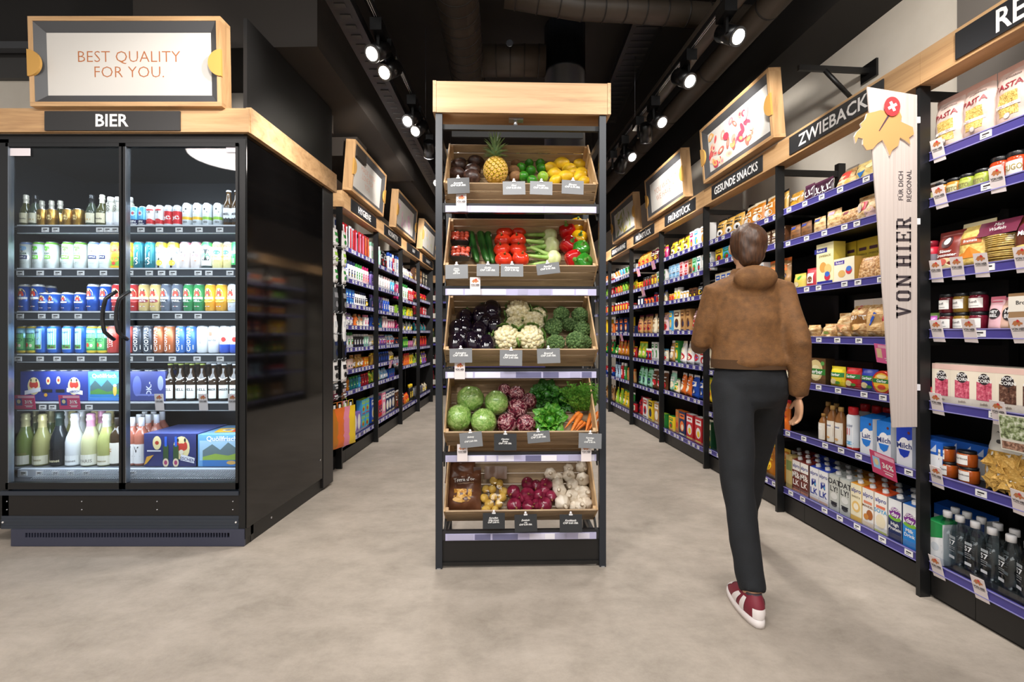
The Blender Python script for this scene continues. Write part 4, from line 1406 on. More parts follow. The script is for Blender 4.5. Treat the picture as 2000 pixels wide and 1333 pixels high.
crow(4, [(pa, 'blue shrink-wrapped beer six-pack', [73], -.03), (pb, 'blue six-pack turned right', [139], -.03), (pc, 'light-blue six-pack with mountain picture', [204], -.03),
         (pd, 'dark blue wrapped multipack', [285], -.03), (pbt, 'brown beer bottle, HELL label', [333, 354, 375, 396]), (pba, 'brown beer bottle, AMBER label', [418, 438, 459]),
         (pbt, 'brown beer bottle, HELL label', [345, 366, 387], .075), (pba, 'brown beer bottle, AMBER label', [408, 429, 449], .075)], 'fifth shelf of beer cooler')
# bottom
sg1 = bottle(.315, .046, M('77864a', .08), 'ddd4a0', 'e0dccb', [('t', 'Prosecco', 0, .24, .05, '8a7a4a')], 'sparkling', 'sparkling_bottle', labelz=(.03, .2))
sg2 = bottle(.31, .045, M('a5a26a', .08), 'dccf94', 'e2dcc0', [('t', 'Secco', 0, .12, .04, '8a7a4a')], 'sparkling', 'sparkling_bottle', labelz=(.03, .2))
sbk = bottle(.325, .046, M('22262a', .1), '20302c', '17181c', [('t', 'Freixenet', 0, .1, .05, 'e0d6b0')], 'sparkling', 'sparkling_bottle', labelz=(.02, .3))
swh = bottle(.315, .046, M('dfe2e6', .2), 'e6e6ea', 'eceeee', [('t', 'Freixenet', 0, .1, .045, '8a8a8a')], 'sparkling', 'sparkling_bottle', labelz=(.02, .2))
spk = bottle(.315, .047, M('c9c89a', .08), 'd99ab8', 'e9e6d6', [('t', 'PARIS', 0, .1, .06, '9a9488')], 'sparkling', 'sparkling_bottle', labelz=(.02, .22))
ssv = bottle(.315, .045, M('a9ac6a', .08), 'cfd0c4', 'e4e0cc', [('t', 'Prosecco', 0, .1, .04, '8a7a4a')], 'sparkling', 'sparkling_bottle', labelz=(.02, .2))
wr1 = bottle(.29, .038, M('3a2c1c', .08), '2b2420', 'ece8dc', [('t', 'F', -.04, .3, .12, 'c08a4a')], 'wine', 'wine_bottle', labelz=(.05, .48))
wr2 = bottle(.29, .038, M('b06a58', .08), 'e9e9ea', 'efeceb', [('t', 'V', -.02, .34, .12, INK), ('r', 0, .2, .12, .015, 'a0a0a0')], 'wine', 'wine_bottle', labelz=(.05, .45))
crow(5, [(sg1, 'green sparkling bottle with pale gold foil', [50]), (sg2, 'olive sparkling bottle with gold foil', [83]), (sbk, 'black sparkling bottle', [117]),
         (swh, 'white sparkling bottle', [147]), (spk, 'sparkling bottle with pink foil', [178]), (ssv, 'sparkling bottle with silver foil', [209]), (wr1, 'dark wine bottle, cream label', [230]),
         (wr2, 'rosé wine bottle, white cap', [259, 277]), (wr2, 'rosé wine bottle, white cap', [272, 290, 306], .1), (wr2, 'rosé wine bottle, white cap', [283, 300, 317], .2),
         (sg1, 'green sparkling bottle with pale gold foil', [67, 98], .12), (spk, 'sparkling bottle with pink foil', [58, 200], .12),
         (swh, 'white sparkling bottle', [128, 160], .12), (sg2, 'olive sparkling bottle with gold foil', [142, 186, 215], .12), (ssv, 'sparkling bottle with silver foil', [76, 110, 170], .22)],
     'bottom shelf of beer cooler', Y=2.79)
zz = cooler_shelf_z[5] + .003
b1 = box(.325, .28, .198, '2c3570', crst(.32, .56, 1.2) + [('e', -.42, .72, .26, .42, 'ead9a2'), ('e', -.42, .72, .12, .12, 'b8402e'), ('r', -.15, .35, .16, .6, '33502c'), ('r', -.15, .76, .07, .3, '2f5fd0'), ('e', -.15, .12, .18, .26, 'e4d2b0'), ('e', -.15, .12, .1, .14, 'a83a6a'), ('r', .16, .35, .16, .6, '33502c'), ('r', .16, .76, .07, .3, '2f5fd0'),
                                                  ('e', .16, .12, .18, .26, 'e4d2b0'), ('e', .16, .12, .1, .14, 'a83a6a'), ('r', -.5, .48, .42, .04, 'dcdce4'), ('p', [(.3, .2), (.72, .1), (.74, .26), (.32, .38)], 'e8e8ee'), ('t', 'SSCHEN', .52, .22, .09, '2c3570', -.13), ('p', [(-.8, .05), (-.72, .3), (-.5, .36), (-.72, .1)], 'd8a030')], side='26306a', top='6672b4', name='beer_carton')
place(b1, (( 334 - CX) * 2.745 / FPX, 2.745, zz), 0, 'dark blue beer carton with red crest and two bottles, bottom of cooler')
b2 = box(.27, .28, .192, '6aa6dc', [('r', .03, .5, 1.25, .62, 'a8cce6'), ('p', [(-.5, .2), (-.5, .5), (-.2, .7), (.05, .52), (.3, .76), (.66, .5), (.66, .2)], '6a7f86'), ('p', [(-.5, .2), (-.5, .3), (-.1, .4), (.3, .34), (.66, .44), (.66, .2)], '9ab84c'), ('r', .08, .1, 1.16, .2, '3a7ac0'), ('e', .4, .12, .3, .12, 'e0b060'), ('t', 'Quöllfrisch', .1, .86, .15, 'f6f6f6', 0, 1.0)], top='8ebce4', name='beer_carton')
place(b2, (( 427 - CX) * 2.745 / FPX, 2.745, zz), 0, 'light blue beer carton with mountain picture, bottom of cooler')
lf = box(.13, .001, .075, 'e8b43a', [('e', 0, .5, .9, .5, 'd8d4cc'), ('e', 0, .5, .5, .3, '6a6a70'), ('r', .6, .5, .3, .9, 'd83a34')], name='flyer', cat='flyer')
place(lf, ((440 - CX) * 2.80 / FPX, 2.80, zz + .1955), 0.1, 'red and yellow flyer lying on the light blue beer carton', rx=-1.45)


# ------------------------------------------------------------------ small shelf cards
SWISS = [(-.48, -.1), (-.44, -.02), (-.36, .06), (-.38, .12), (-.3, .2), (-.27, .3), (-.15, .33), (-.05, .36), (.06, .33), (.14, .38), (.26, .34), (.30, .24), (.28, .16), (.36, .12), (.48, .06), (.5, -.06), (.42, -.12), (.44, -.24), (.34, -.16), (.27, -.12),
         (.24, -.26), (.14, -.34), (.1, -.44), (.05, -.30), (-.02, -.16), (-.1, -.22), (-.18, -.32), (-.28, -.34), (-.34, -.24), (-.34, -.14), (-.42, -.12), (-.46, -.22)]


def hier_card():
    m = MB().box(-.026, .026, -.0015, 0, -.05, .05, M('e6dcdc', .5))
    S = flat(-.0015)
    m.poly([(x * .036, .028 + z * .03) for x, z in SWISS], M('c07a4c', .5), S, .0004)
    m.disc(.004, .037, .009, .011, M('d63a3a'), S, .0008, 10)
    m.text('VON HIER', 0, .006, .0095, INK, S, .0008, bold=.03, fit=.044)
    m.rect(0, -.002, .04, .0015, INK, S, .0006)
    return m.mesh('regional_tag')


HCARD = hier_card()


def hang(me, name, fr, px, z, label, cat='card', yl=-.016, rot=.0, group=None, tilt=.25, x=None):
    xx = fr.hit(px, yl)[0] if x is None else x
    o = bpy.data.objects.new(name, me)
    COL.objects.link(o)
    o.location = fr.w(xx, yl, z)
    o.rotation_euler = (tilt, rot, fr.th)
    tag(o, label, cat, group)
    return o


def promo(word, w=.125, h=.085, pic='2a3a8c', col='c9386a'):
    m = MB().box(-w / 2, w / 2, -.0015, 0, -h / 2, h / 2, M(col, .4))
    S = flat(-.0015)
    m.rect(w * .1, h * .38, w * .78, h * .16, M('e9a9c0'), S, .0004)
    m.rect(-w * .26, 0.02 * h, w * .3, h * .5, M(pic), S, .0004)
    m.disc(-w * .26, .05 * h, w * .18, h * .3, M('e0cf9a'), S, .0008, 10)
    m.text(word, w * .2, h * .02, h * .22, WHITE, S, .0008, bold=.03, fit=w * .45)
    m.rect(w * .2, -h * .22, w * .4, h * .03, WHITE, S, .0006).rect(w * .2, -h * .32, w * .3, h * .05, WHITE, S, .0006)
    return m.mesh('promotion_card')


pc31 = promo('31%')
hang(pc31, 'promotion_card', FRONT, 0, cZ(785, YS) , 'pink 31% promotion card on the fifth cooler shelf, under the second six-pack', yl=YS - YF - .022, x=(143 - CX) * YS / FPX, tilt=.1)
hang(pc31, 'promotion_card', FRONT, 0, cZ(785, YS), 'pink promotion card cut by the door frame, fifth cooler shelf', yl=YS - YF - .022, x=(56 - CX) * YS / FPX, tilt=.1)
for i, px in enumerate((317, 402, 459)):
    hang(HCARD, 'regional_tag', FRONT, 0, cZ(785, YS), 'white VON HIER tag, %s from left on the fifth cooler shelf' % ORD[i], yl=YS - YF - .022, x=(px - CX) * YS / FPX, tilt=.1, group='VON HIER tags in the beer cooler')

# ------------------------------------------------------------------ fruit and vegetables
def nz(d, f, s=0.0):
    return noise.noise(Vector((d.x * f + s, d.y * f - s, d.z * f + s * .7)))


def mobj(parts, name, cat):
    return parts


GREEN_STEM = M('5d7a35', .6)
AVO = NM('avocado_skin', [(0.3, '1f1512'), (.5, '3a2620'), (.75, '5c4034')], (60, 60, 60), 4, .38, .6)
KIWI = NM('kiwi_skin', [(0.3, '6b4a2c'), (.6, '8e6740'), (.8, 'a57f55')], (70, 70, 70), 4, .75, .4)
LIME = NM('lime_skin', [(0.3, '1f5a17'), (.55, '3a8a1f'), (.8, '7fae2c')], (22, 22, 22), 3, .3, .15, bscale=300)
LIMEY = NM('lime_skin_pale', [(0.3, '5d9a2a'), (.55, '9cc142'), (.8, 'b9d05a')], (22, 22, 22), 3, .3, .15, bscale=300)
LEMON = NM('lemon_skin', [(0.3, 'dba81c'), (.55, 'f0c92a'), (.8, 'f6d94a')], (20, 20, 20), 3, .35, .2, bscale=260)
TOM = NM('tomato_skin', [(0.3, 'b32312'), (.55, 'd6381e'), (.8, 'e2512c')], (16, 16, 16), 2, .14)
PRED = NM('red_pepper_skin', [(0.3, '960d10'), (.6, 'c4161a'), (.8, 'd82a24')], (14, 14, 14), 2, .1)
PYEL = NM('yellow_pepper_skin', [(0.3, 'd49a10'), (.6, 'edbb16'), (.8, 'f3cb2c')], (14, 14, 14), 2, .1)
PGRN = NM('green_pepper_skin', [(0.3, '1f6a1a'), (.6, '39922a'), (.8, '56a838')], (14, 14, 14), 2, .1)
CUKE = NM('cucumber_skin', [(0.3, '0f3012'), (.5, '1f4f1c'), (.8, '4b7a34')], (60, 60, 8), 4, .3, .3)
FENB = NM('fennel_bulb', [(0.3, 'b7c67e'), (.55, 'd3dca6'), (.8, 'e9ecd0')], (8, 40, 40), 4, .35, .2)
FENS = NM('fennel_stalk', [(0.3, '7fae48'), (.7, 'b2cf78')], (20, 20, 20), 3, .4)
AUB = NM('aubergine_skin', [(0.3, '0b0710'), (.6, '170b1c'), (.8, '23102a')], (12, 12, 12), 2, .08, spec=.7)
CAUL = NM('cauliflower_curd', [(0.25, 'b9a468'), (.45, 'e2d7ac'), (.7, 'f1ead0')], (60, 60, 60), 5, .75, .8, bscale=220)
CAULL = NM('cauliflower_leaf', [(0.3, '5c8a3a'), (.7, '97b868')], (20, 20, 20), 3, .5)
BROC = NM('broccoli_head', [(0.3, '24401c'), (.5, '4a6a34'), (.75, '87a062')], (110, 110, 110), 4, .75, 1.0, bscale=350)
BROCS = M('8aa66a', .6)
ICE = NM('iceberg_leaf', [(0.3, '5f9038'), (.48, '92bb5c'), (.62, 'b4d180'), (.75, 'd8e6b0')], (34, 34, 34), 6, .28, .6, dist=2.5)
RADI = NM('radicchio_leaf', [(0.38, '3d0c1c'), (.48, '6e1c32'), (.545, '8e3046'), (.56, 'dcc4be'), (.59, 'e2d0c8'), (.61, '7c2438')], (26, 26, 14), 3, .32, .3, dist=3.0, nrough=.5)
LETT = NM('lettuce_leaf', [(0.3, '2f6f1c'), (.5, '4f9a2a'), (.75, '9ccc58')], (50, 50, 50), 3, .4, .3)
LETD = NM('dark_lettuce_leaf', [(0.3, '1f5218'), (.55, '357524'), (.8, '66a03e')], (50, 50, 50), 3, .4, .3)
CARR = NM('carrot_root', [(0.3, 'd06a1e'), (.6, 'e8862e'), (.8, 'f0a050')], (8, 8, 60), 3, .5, .3)
CARG = NM('carrot_greens', [(0.3, '3f8a28'), (.7, '82bc48')], (30, 30, 30), 3, .5)
ONI = NM('red_onion_skin', [(0.3, '4c0f22'), (.5, '7a1c38'), (.75, 'a23a58')], (30, 30, 5), 4, .2, .15)
GAR = NM('garlic_skin', [(0.3, 'b9a68e'), (.5, 'ddd2c0'), (.8, 'f0e9de')], (30, 30, 6), 4, .5, .3)
POT = NM('potato_skin', [(0.3, 'c79a3c'), (.6, 'e0bb58'), (.8, 'eacb74')], (30, 30, 30), 3, .5, .2)
CHER = NM('cherry_tomato_skin', [(0.3, 'b8402c'), (.7, 'd8583c')], (30, 30, 30), 2, .18)
PINE = NM('pineapple_skin', [(0.3, 'b08a2c'), (.6, 'd6b23c')], (40, 40, 40), 3, .5)
PINF = NM('pineapple_fruitlet', [(0.3, 'd0a13a'), (.5, 'e6c650'), (.8, 'e9b98a')], (60, 60, 60), 3, .45)
PINL = NM('pineapple_leaf', [(0.3, '5c7e48'), (.6, '8fae78'), (.8, 'b3c8a0')], (30, 30, 10), 3, .45)


def calyx(r, z, mat=GREEN_STEM, n=5, stem=.012):
    m = MB()
    for i in range(n):
        a = 2 * PI * i / n
        c, s_ = math.cos(a), math.sin(a)
        m.add([(0, 0, z + .002), (c * r * .3 - s_ * r * .14, s_ * r * .3 + c * r * .14, z + .001), (c * r, s_ * r, z - .003), (c * r * .3 + s_ * r * .14, s_ * r * .3 - c * r * .14, z + .001)], [(0, 1, 2, 3), (3, 2, 1, 0)], mat, True)
    m.tube([(0, 0, z - .002), (.001, 0, z + stem)], [.0028, .002], mat, 6)
    return m.mesh('calyx')


def F_avocado():
    out = []
    for s in range(3):
        b = MB().blob(.034, .034, .045, AVO, 18, 14, lambda d: (1 - .13 * max(0, d.z)) * (1 + .03 * nz(d, 7, s)) * (1 + .006 * nz(d, 40, s)))
        out.append(('avocado', [('body', b.mesh('avocado')), ('stem_end', MB().lathe([(.003, .039), (.002, .0415)], M('6b5030', .7), 6).mesh('stem_end'))]))
    return out


def F_sphere(name, mat, r, k=1.0, pole=.0, seeds=2, nib=0, stem=M('8a8048', .6)):
    out = []
    for s in range(seeds):
        b = MB().blob(r, r, r * k, mat, 18, 14, lambda d: (1 + .02 * nz(d, 3, s)) * (1 + nib * max(0, abs(d.z) - .82) * 3) * (1 - pole * max(0, abs(d.z) - .9)))
        z = r * k * (1 + nib * .54)
        out.append((name, [('body', b.mesh(name)), ('stem_end', MB().lathe([(.003, z - .002), (.0025, z + .0006)], stem, 8).mesh('stem_end'))]))
    return out


def F_tomato():
    out = []
    for s in range(3):
        n = 5 + s
        b = MB().blob(.041, .041, .033, TOM, 24, 14, lambda d: (1 + .035 * math.cos(n * math.atan2(d.y, d.x) + s) * (1 - abs(d.z)) ** .5 * (d.x * d.x + d.y * d.y)) * (1 - .14 * max(0, d.z - .8) * 5))
        out.append(('beef_tomato', [('body', b.mesh('beef_tomato')), ('calyx', calyx(.014, .0295))]))
    return out


def F_pepper(mat, name):
    b = MB().blob(.043, .043, .047, mat, 32, 18, lambda d: (1 - .13 * abs(math.cos(2 * math.atan2(d.y, d.x))) ** .8 * (d.x * d.x + d.y * d.y)) * (1 - .22 * max(0, d.z - .75) * 4) * (1 + .10 * d.z))
    c = MB().lathe([(.012, .037), (.010, .041), (.004, .043), (.0045, .06), (.005, .062)], M('5f8a35', .5), 8)
    return [(name, [('body', b.mesh(name)), ('stem', c.mesh('stem'))])]


def F_cucumber():
    pts, r = [], []
    for i in range(17):
        t = i / 16
        pts.append((.008 * math.sin(t * PI), 0, (t - .5) * .34))
        r.append(.021 * min(1, math.sin(max(.02, min(.98, t)) * PI) * 3.2) ** .6)
    b = MB().tube(pts, r, CUKE, 14)
    return [('cucumber', [('body', b.mesh('cucumber')), ('stem_end', MB().lathe([(.004, .168), (.003, .176)], GREEN_STEM, 8).mesh('stem_end'))])]


def F_fennel():
    out = []
    for s in range(2):
        b = MB().blob(.045, .03, .042, FENB, 22, 16, lambda d: 1 + .05 * math.cos(9 * d.z + 3 * d.x) * abs(d.y) + .03 * nz(d, 5, s) - .12 * max(0, d.z - .3))
        st = []
        rr = random.Random(s)
        for i, (x, y) in enumerate(((-.018, .004), (0, -.012), (.017, .004))):
            L = .10 + rr.uniform(-.02, .02)
            st.append(('stalk', MB().tube([(x, y, .02), (x * 1.5, y * 1.2, .05), (x * 2.4, y * 1.4, .05 + L * .5), (x * 2.8, y, .03 + L)], [.013, .0115, .009, .008], FENS, 10).mesh('stalk')))
        fr = MB()
        for i in range(26):
            x, y = rr.uniform(-.04, .04), rr.uniform(-.01, .02)
            z = rr.uniform(.05, .10)
            fr.tube([(x, y, z), (x * 1.3 + rr.uniform(-.02, .02), y + rr.uniform(-.01, .01), z + rr.uniform(.02, .05))], [.0012, .0006], LETT, 3)
        out.append(('fennel', [('body', b.mesh('fennel'))] + st + [('fronds', fr.mesh('fronds'))]))
    return out


def F_aubergine():
    b = MB().blob(.042, .042, .065, AUB, 24, 18, lambda d: 1 - .22 * max(0, d.z))
    m = MB()
    for i in range(5):
        a = 2 * PI * i / 5
        c, s_ = math.cos(a), math.sin(a)
        m.add([(0, 0, .052), (c * .02 - s_ * .008, s_ * .02 + c * .008, .047), (c * .031, s_ * .031, .036), (c * .02 + s_ * .008, s_ * .02 - c * .008, .047)], [(0, 1, 2, 3)], M('5d7a45', .6))
    m.tube([(0, 0, .045), (.003, 0, .07)], [.007, .005], M('5d7a45', .6), 8)
    return [('aubergine', [('body', b.mesh('aubergine')), ('calyx', m.mesh('calyx'))])]


def knobbly(r, mat, n, bump, seed, flatz=.78, sub=(10, 7), noisef=0):
    rr = random.Random(seed)
    m = MB()
    m.blob(r * .93, r * .93, r * flatz * .93, mat, 16, 10)
    ga = PI * (3 - 5 ** .5)
    for i in range(n):
        z = 1 - 1.55 * (i + .5) / n
        q = math.sqrt(max(0, 1 - z * z))
        a = i * ga + rr.uniform(-.2, .2)
        br = bump * rr.uniform(.75, 1.35)
        T = Matrix.Translation((q * math.cos(a) * r * .88, q * math.sin(a) * r * .88, z * r * flatz * .88))
        m.blob(br, br, br, mat, sub[0], sub[1], (lambda d: 1 + .12 * nz(d, 4, i)) if noisef else None, T)
    return m


def F_cauli():
    out = []
    for s in range(2):
        core = MB().blob(.06, .06, .045, CAUL, 16, 10, None, Matrix.Translation((0, 0, -.004)))
        b = knobbly(.064, CAUL, 85, .0125, s)
        parts = [('curd', b.mesh('cauliflower'))]
        for i in range(6):
            a = 2 * PI * i / 6 + s
            T = Matrix.Rotation(a, 4, 'Z') @ Matrix.Translation((.055, 0, -.03))

            def lf(u, v):
                y = (u - .5) * .07 * math.sin(PI * min(.97, .15 + v * .8))
                return (.012 + .014 * math.sin(v * 2.4) + abs(u - .5) * -.012, y, v * .06 + .004 * math.sin(u * 14))
            parts.append(('leaf', MB().grid(6, 6, lf, CAULL, True, T).mesh('leaf')))
        out.append(('cauliflower', parts))
    return out


def F_broc():
    out = []
    for s in range(3):
        b = knobbly(.05, BROC, 70, .011, 10 + s, .72, (8, 6), 1)
        st = MB().lathe([(.016, -.075), (.015, -.04), (.02, -.02), (.03, -.005)], BROCS, 10)
        out.append(('broccoli', [('florets', b.mesh('broccoli')), ('stalk', st.mesh('stalk'))]))
    return out


def F_iceberg():
    out = []
    fm = film('wrap_film', (1, 1, 1), .95, .05)
    for s in range(3):
        fn = lambda d: 1 + .06 * nz(d, 2.2, s * 3) + .09 * abs(nz(d, 4.5, s * 3 + 1)) - .04 * abs(math.sin(5 * d.x + 7 * d.z + 4 * nz(d, 2, s))) ** .6
        b = MB().blob(.071, .071, .066, ICE, 56, 36, fn)
        wv = MB().blob(.0735, .0735, .068, fm, 26, 16, lambda d: 1 + .03 * nz(d, 7, s))
        out.append(('iceberg_lettuce', [('head', b.mesh('iceberg_lettuce')), ('plastic_wrap', wv.mesh('plastic_wrap'))]))
    return out


def F_radicchio():
    out = []
    for s in range(3):
        fn = lambda d: 1 + .07 * nz(d, 2.5, s * 5) + .09 * abs(nz(d, 5, s)) - .12 * max(0, -d.z - .6)
        b = MB().blob(.053, .053, .056, RADI, 44, 28, fn)
        st = MB().lathe([(.014, -.052), (.012, -.04)], M('e6dccb', .6), 8)
        parts = [('head', b.mesh('radicchio')), ('stem_end', st.mesh('stem_end'))]
        for i in range(3):
            T = Matrix.Rotation(i * 2.1 + s, 4, 'Z')
            parts.append(('outer_leaf', MB().grid(8, 8, lambda u, v: ((.056 + .003 * math.sin(u * 20) * v) * math.cos((u - .5) * 1.7 * (.4 + .6 * math.sin(PI * min(.95, v)))) * math.sin(.5 + 2.1 * v), (.056) * math.sin((u - .5) * 1.7 * (.4 + .6 * math.sin(PI * min(.95, v)))) * math.sin(.5 + 2.1 * v), -.058 * math.cos(.5 + 2.1 * v)), RADI, True, T).mesh('outer_leaf')))
        out.append(('radicchio', parts))
    return out


def leafy(name, mat, n, R, seed, L=.09):
    rr = random.Random(seed)
    parts = []
    base = MB().blob(.03, .03, .03, mat, 12, 8)
    parts.append(('heart', base.mesh(name)))
    for i in range(n):
        t = i / n
        a = i * 2.4 + rr.uniform(-.2, .2)
        tilt = .25 + 1.15 * t + rr.uniform(-.1, .1)
        ll = L * (.6 + .5 * t)
        ph = rr.uniform(0, 6)
        T = Matrix.Rotation(a, 4, 'Z')

        def lf(u, v, ll=ll, tilt=tilt, ph=ph):
            wd = ll * .85 * math.sin(PI * min(.93, .12 + v * .85)) ** .7
            bend = tilt * (.35 + .75 * v)
            x = .012 + ll * v * math.sin(bend)
            z = -.03 + ll * v * math.cos(bend) + .006 * math.sin(u * 17 + ph) * v
            return (x - abs(u - .5) * .03 * v, (u - .5) * wd, z + abs(u - .5) * .02)
        parts.append(('leaf', MB().grid(8, 6, lf, mat, True, T).mesh('leaf')))
    return (name, parts)


def F_onion():
    out = []
    for s in range(2):
        b = MB().blob(.0315, .0315, .031, ONI, 20, 16, lambda d: (1 + .015 * nz(d, 4, s)) * (1 + .9 * max(0, d.z - .93) * 4) )
        nk = MB().lathe([(.006, .036), (.0035, .044), (.001, .05)], M('8a5a3a', .7), 8)
        rt = MB().lathe([(.004, -.032), (.006, -.030)], M('a08a60', .8), 8)
        out.append(('red_onion', [('body', b.mesh('red_onion')), ('neck', nk.mesh('neck')), ('root_end', rt.mesh('root_end'))]))
    return out


def F_garlic():
    out = []
    for s in range(3):
        b = MB().blob(.031, .031, .026, GAR, 30, 16, lambda d: (1 - .10 * abs(math.sin(3.5 * math.atan2(d.y, d.x) + s)) ** 3 * (1 - d.z * d.z)) * (1 + .35 * max(0, d.z - .8) * 3))
        nk = MB().lathe([(.009, .03), (.006, .037), (.0055, .045)], M('d8ccb8', .6), 8)
        out.append(('garlic_bulb', [('body', b.mesh('garlic_bulb')), ('neck', nk.mesh('neck'))]))
    return out


VS = 1.18


def veg(kinds, k, px, py, label, cat, n=None, rot=(0, 0, 0), s=1.0, r=.035, group=None, i=0, lift=0.0, ang=None):
    s *= VS
    """lay a copy of a fruit on the crate bottom, where the pixel ray meets it"""
    name, parts = kinds[i % len(kinds)]
    n = (r * s + .01 if n is None else n) + lift
    p = crate_hit(k, px, py, n)
    p.x = max(.01 + r * s * .8, min(CWD - .01 - r * s * .8, p.x))
    p.y = max(.012 + r * s * .8, min(CD + .05, p.y))
    p.z = n
    wp = crate_T[k] @ p
    root = bpy.data.objects.new(name, parts[0][1])
    COL.objects.link(root)
    root.location = wp
    root.rotation_euler = rot
    root.scale = (s, s, s)
    tag(root, label, cat, group)
    for nm, me in parts[1:]:
        put(me, nm, root)
    return root


def aim(dx, dz, dy=0.0, spin=0.0):
    """rotation whose local +z points along the view direction (right dx, up dz, away dy)"""
    q = Vector((dx, dy, dz)).normalized().to_track_quat('Z', 'Y')
    return (q.to_matrix() @ Matrix.Rotation(spin, 3, 'Z')).to_euler()


def z1(x, y):
    return 840 + x / 4.938, 150 + y / 4.938


def z2(x, y):
    return 840 + x / 5.405, 400 + y / 5.405


def z3(x, y):
    return 840 + x / 5.405, 570 + y / 5.405


def z4(x, y):
    return 840 + x / 5.405, 720 + y / 5.405


def z5(x, y):
    return 840 + x / 5.127, 880 + y / 5.127


def heap(kinds, k, zf, pts, desc, cat, r, rots=None, where='', group=None, order=None, s=1.0):
    """pts ordered; labels name them by row from the bottom and from the left"""
    q = sorted(range(len(pts)), key=lambda i: -pts[i][1])
    rows, cur = [], []
    for i in q:
        if cur and pts[cur[0]][1] - pts[i][1] > 48:
            rows.append(cur)
            cur = []
        cur.append(i)
    rows.append(cur)
    rn = ['front row', 'second row', 'third row', 'fourth row', 'fifth row', 'sixth row']
    for ri, row in enumerate(rows):
        row = sorted(row, key=lambda i: pts[i][0])
        for ci, i in enumerate(row):
            p = pts[i]
            sc = (p[2] if len(p) > 2 and p[2] else 1.0) * s
            bits = desc + (', %s, %s from left' % (rn[min(ri, 5)], ordw(ci)) if len(row) > 1 else ', %s' % rn[min(ri, 5)]) + (', ' + where if where else '')
            rt = rots(i) if rots else (rnd.uniform(0, 6), rnd.uniform(0, 6), rnd.uniform(0, 6))
            veg(kinds, k, *zf(p[0], p[1]), bits, cat, rot=rt, s=sc, r=r, group=group or desc + 's in the crate', i=i, lift=(p[3] if len(p) > 3 else 0))


rr_ = lambda i: aim(rnd.uniform(-.6, .6), rnd.uniform(-.2, .6), -1, rnd.uniform(0, 6))
AV = F_avocado()
heap(AV, 0, z1, [(310, 785), (440, 812), (275, 858), (415, 905), (262, 935), (405, 968, 1.1)], 'dark brown avocado', 'avocado', .034,
     lambda i: aim(rnd.choice((-1, 1)), rnd.uniform(-.3, .3), -.3), 'top crate')
KW = F_sphere('kiwi', KIWI, .0245, 1.25)
heap(KW, 0, z1, [(822, 822), (806, 902), (822, 958)], 'fuzzy brown kiwi', 'kiwi', .0245, lambda i: aim(1, rnd.uniform(-.3, .3), -.3), 'top crate')
LI = F_sphere('lime', LIME, .0248, 1.08, nib=.10)
heap(LI, 0, z1, [(850, 782), (955, 825), (1055, 775), (1112, 755), (1062, 832), (880, 880), (972, 908), (1073, 885), (902, 962), (985, 1002)],
     'glossy green lime', 'lime', .0248, rr_, 'top crate')
heap(F_sphere('lime', LIMEY, .027, 1.08, nib=.10), 0, z1, [(1088, 968)], 'pale yellow-green lime', 'lime', .027, rr_, 'top crate')
LE = F_sphere('lemon', LEMON, .0275, 1.2, nib=.30)
heap(LE, 0, z1, [(1195, 788), (1265, 835, 1.15), (1408, 758), (1515, 752), (1552, 812), (1448, 845), (1165, 878), (1342, 888), (1200, 932), (1300, 965, 1.1), (1447, 962, 1.1), (1562, 930, 1.05), (1205, 1000, .9), (1545, 1008, .9), (1380, 925, .9)],
     'bright yellow lemon', 'lemon', .0275, lambda i: aim(rnd.choice((-1, 1)), rnd.uniform(-.7, .7), -.5), 'top crate')

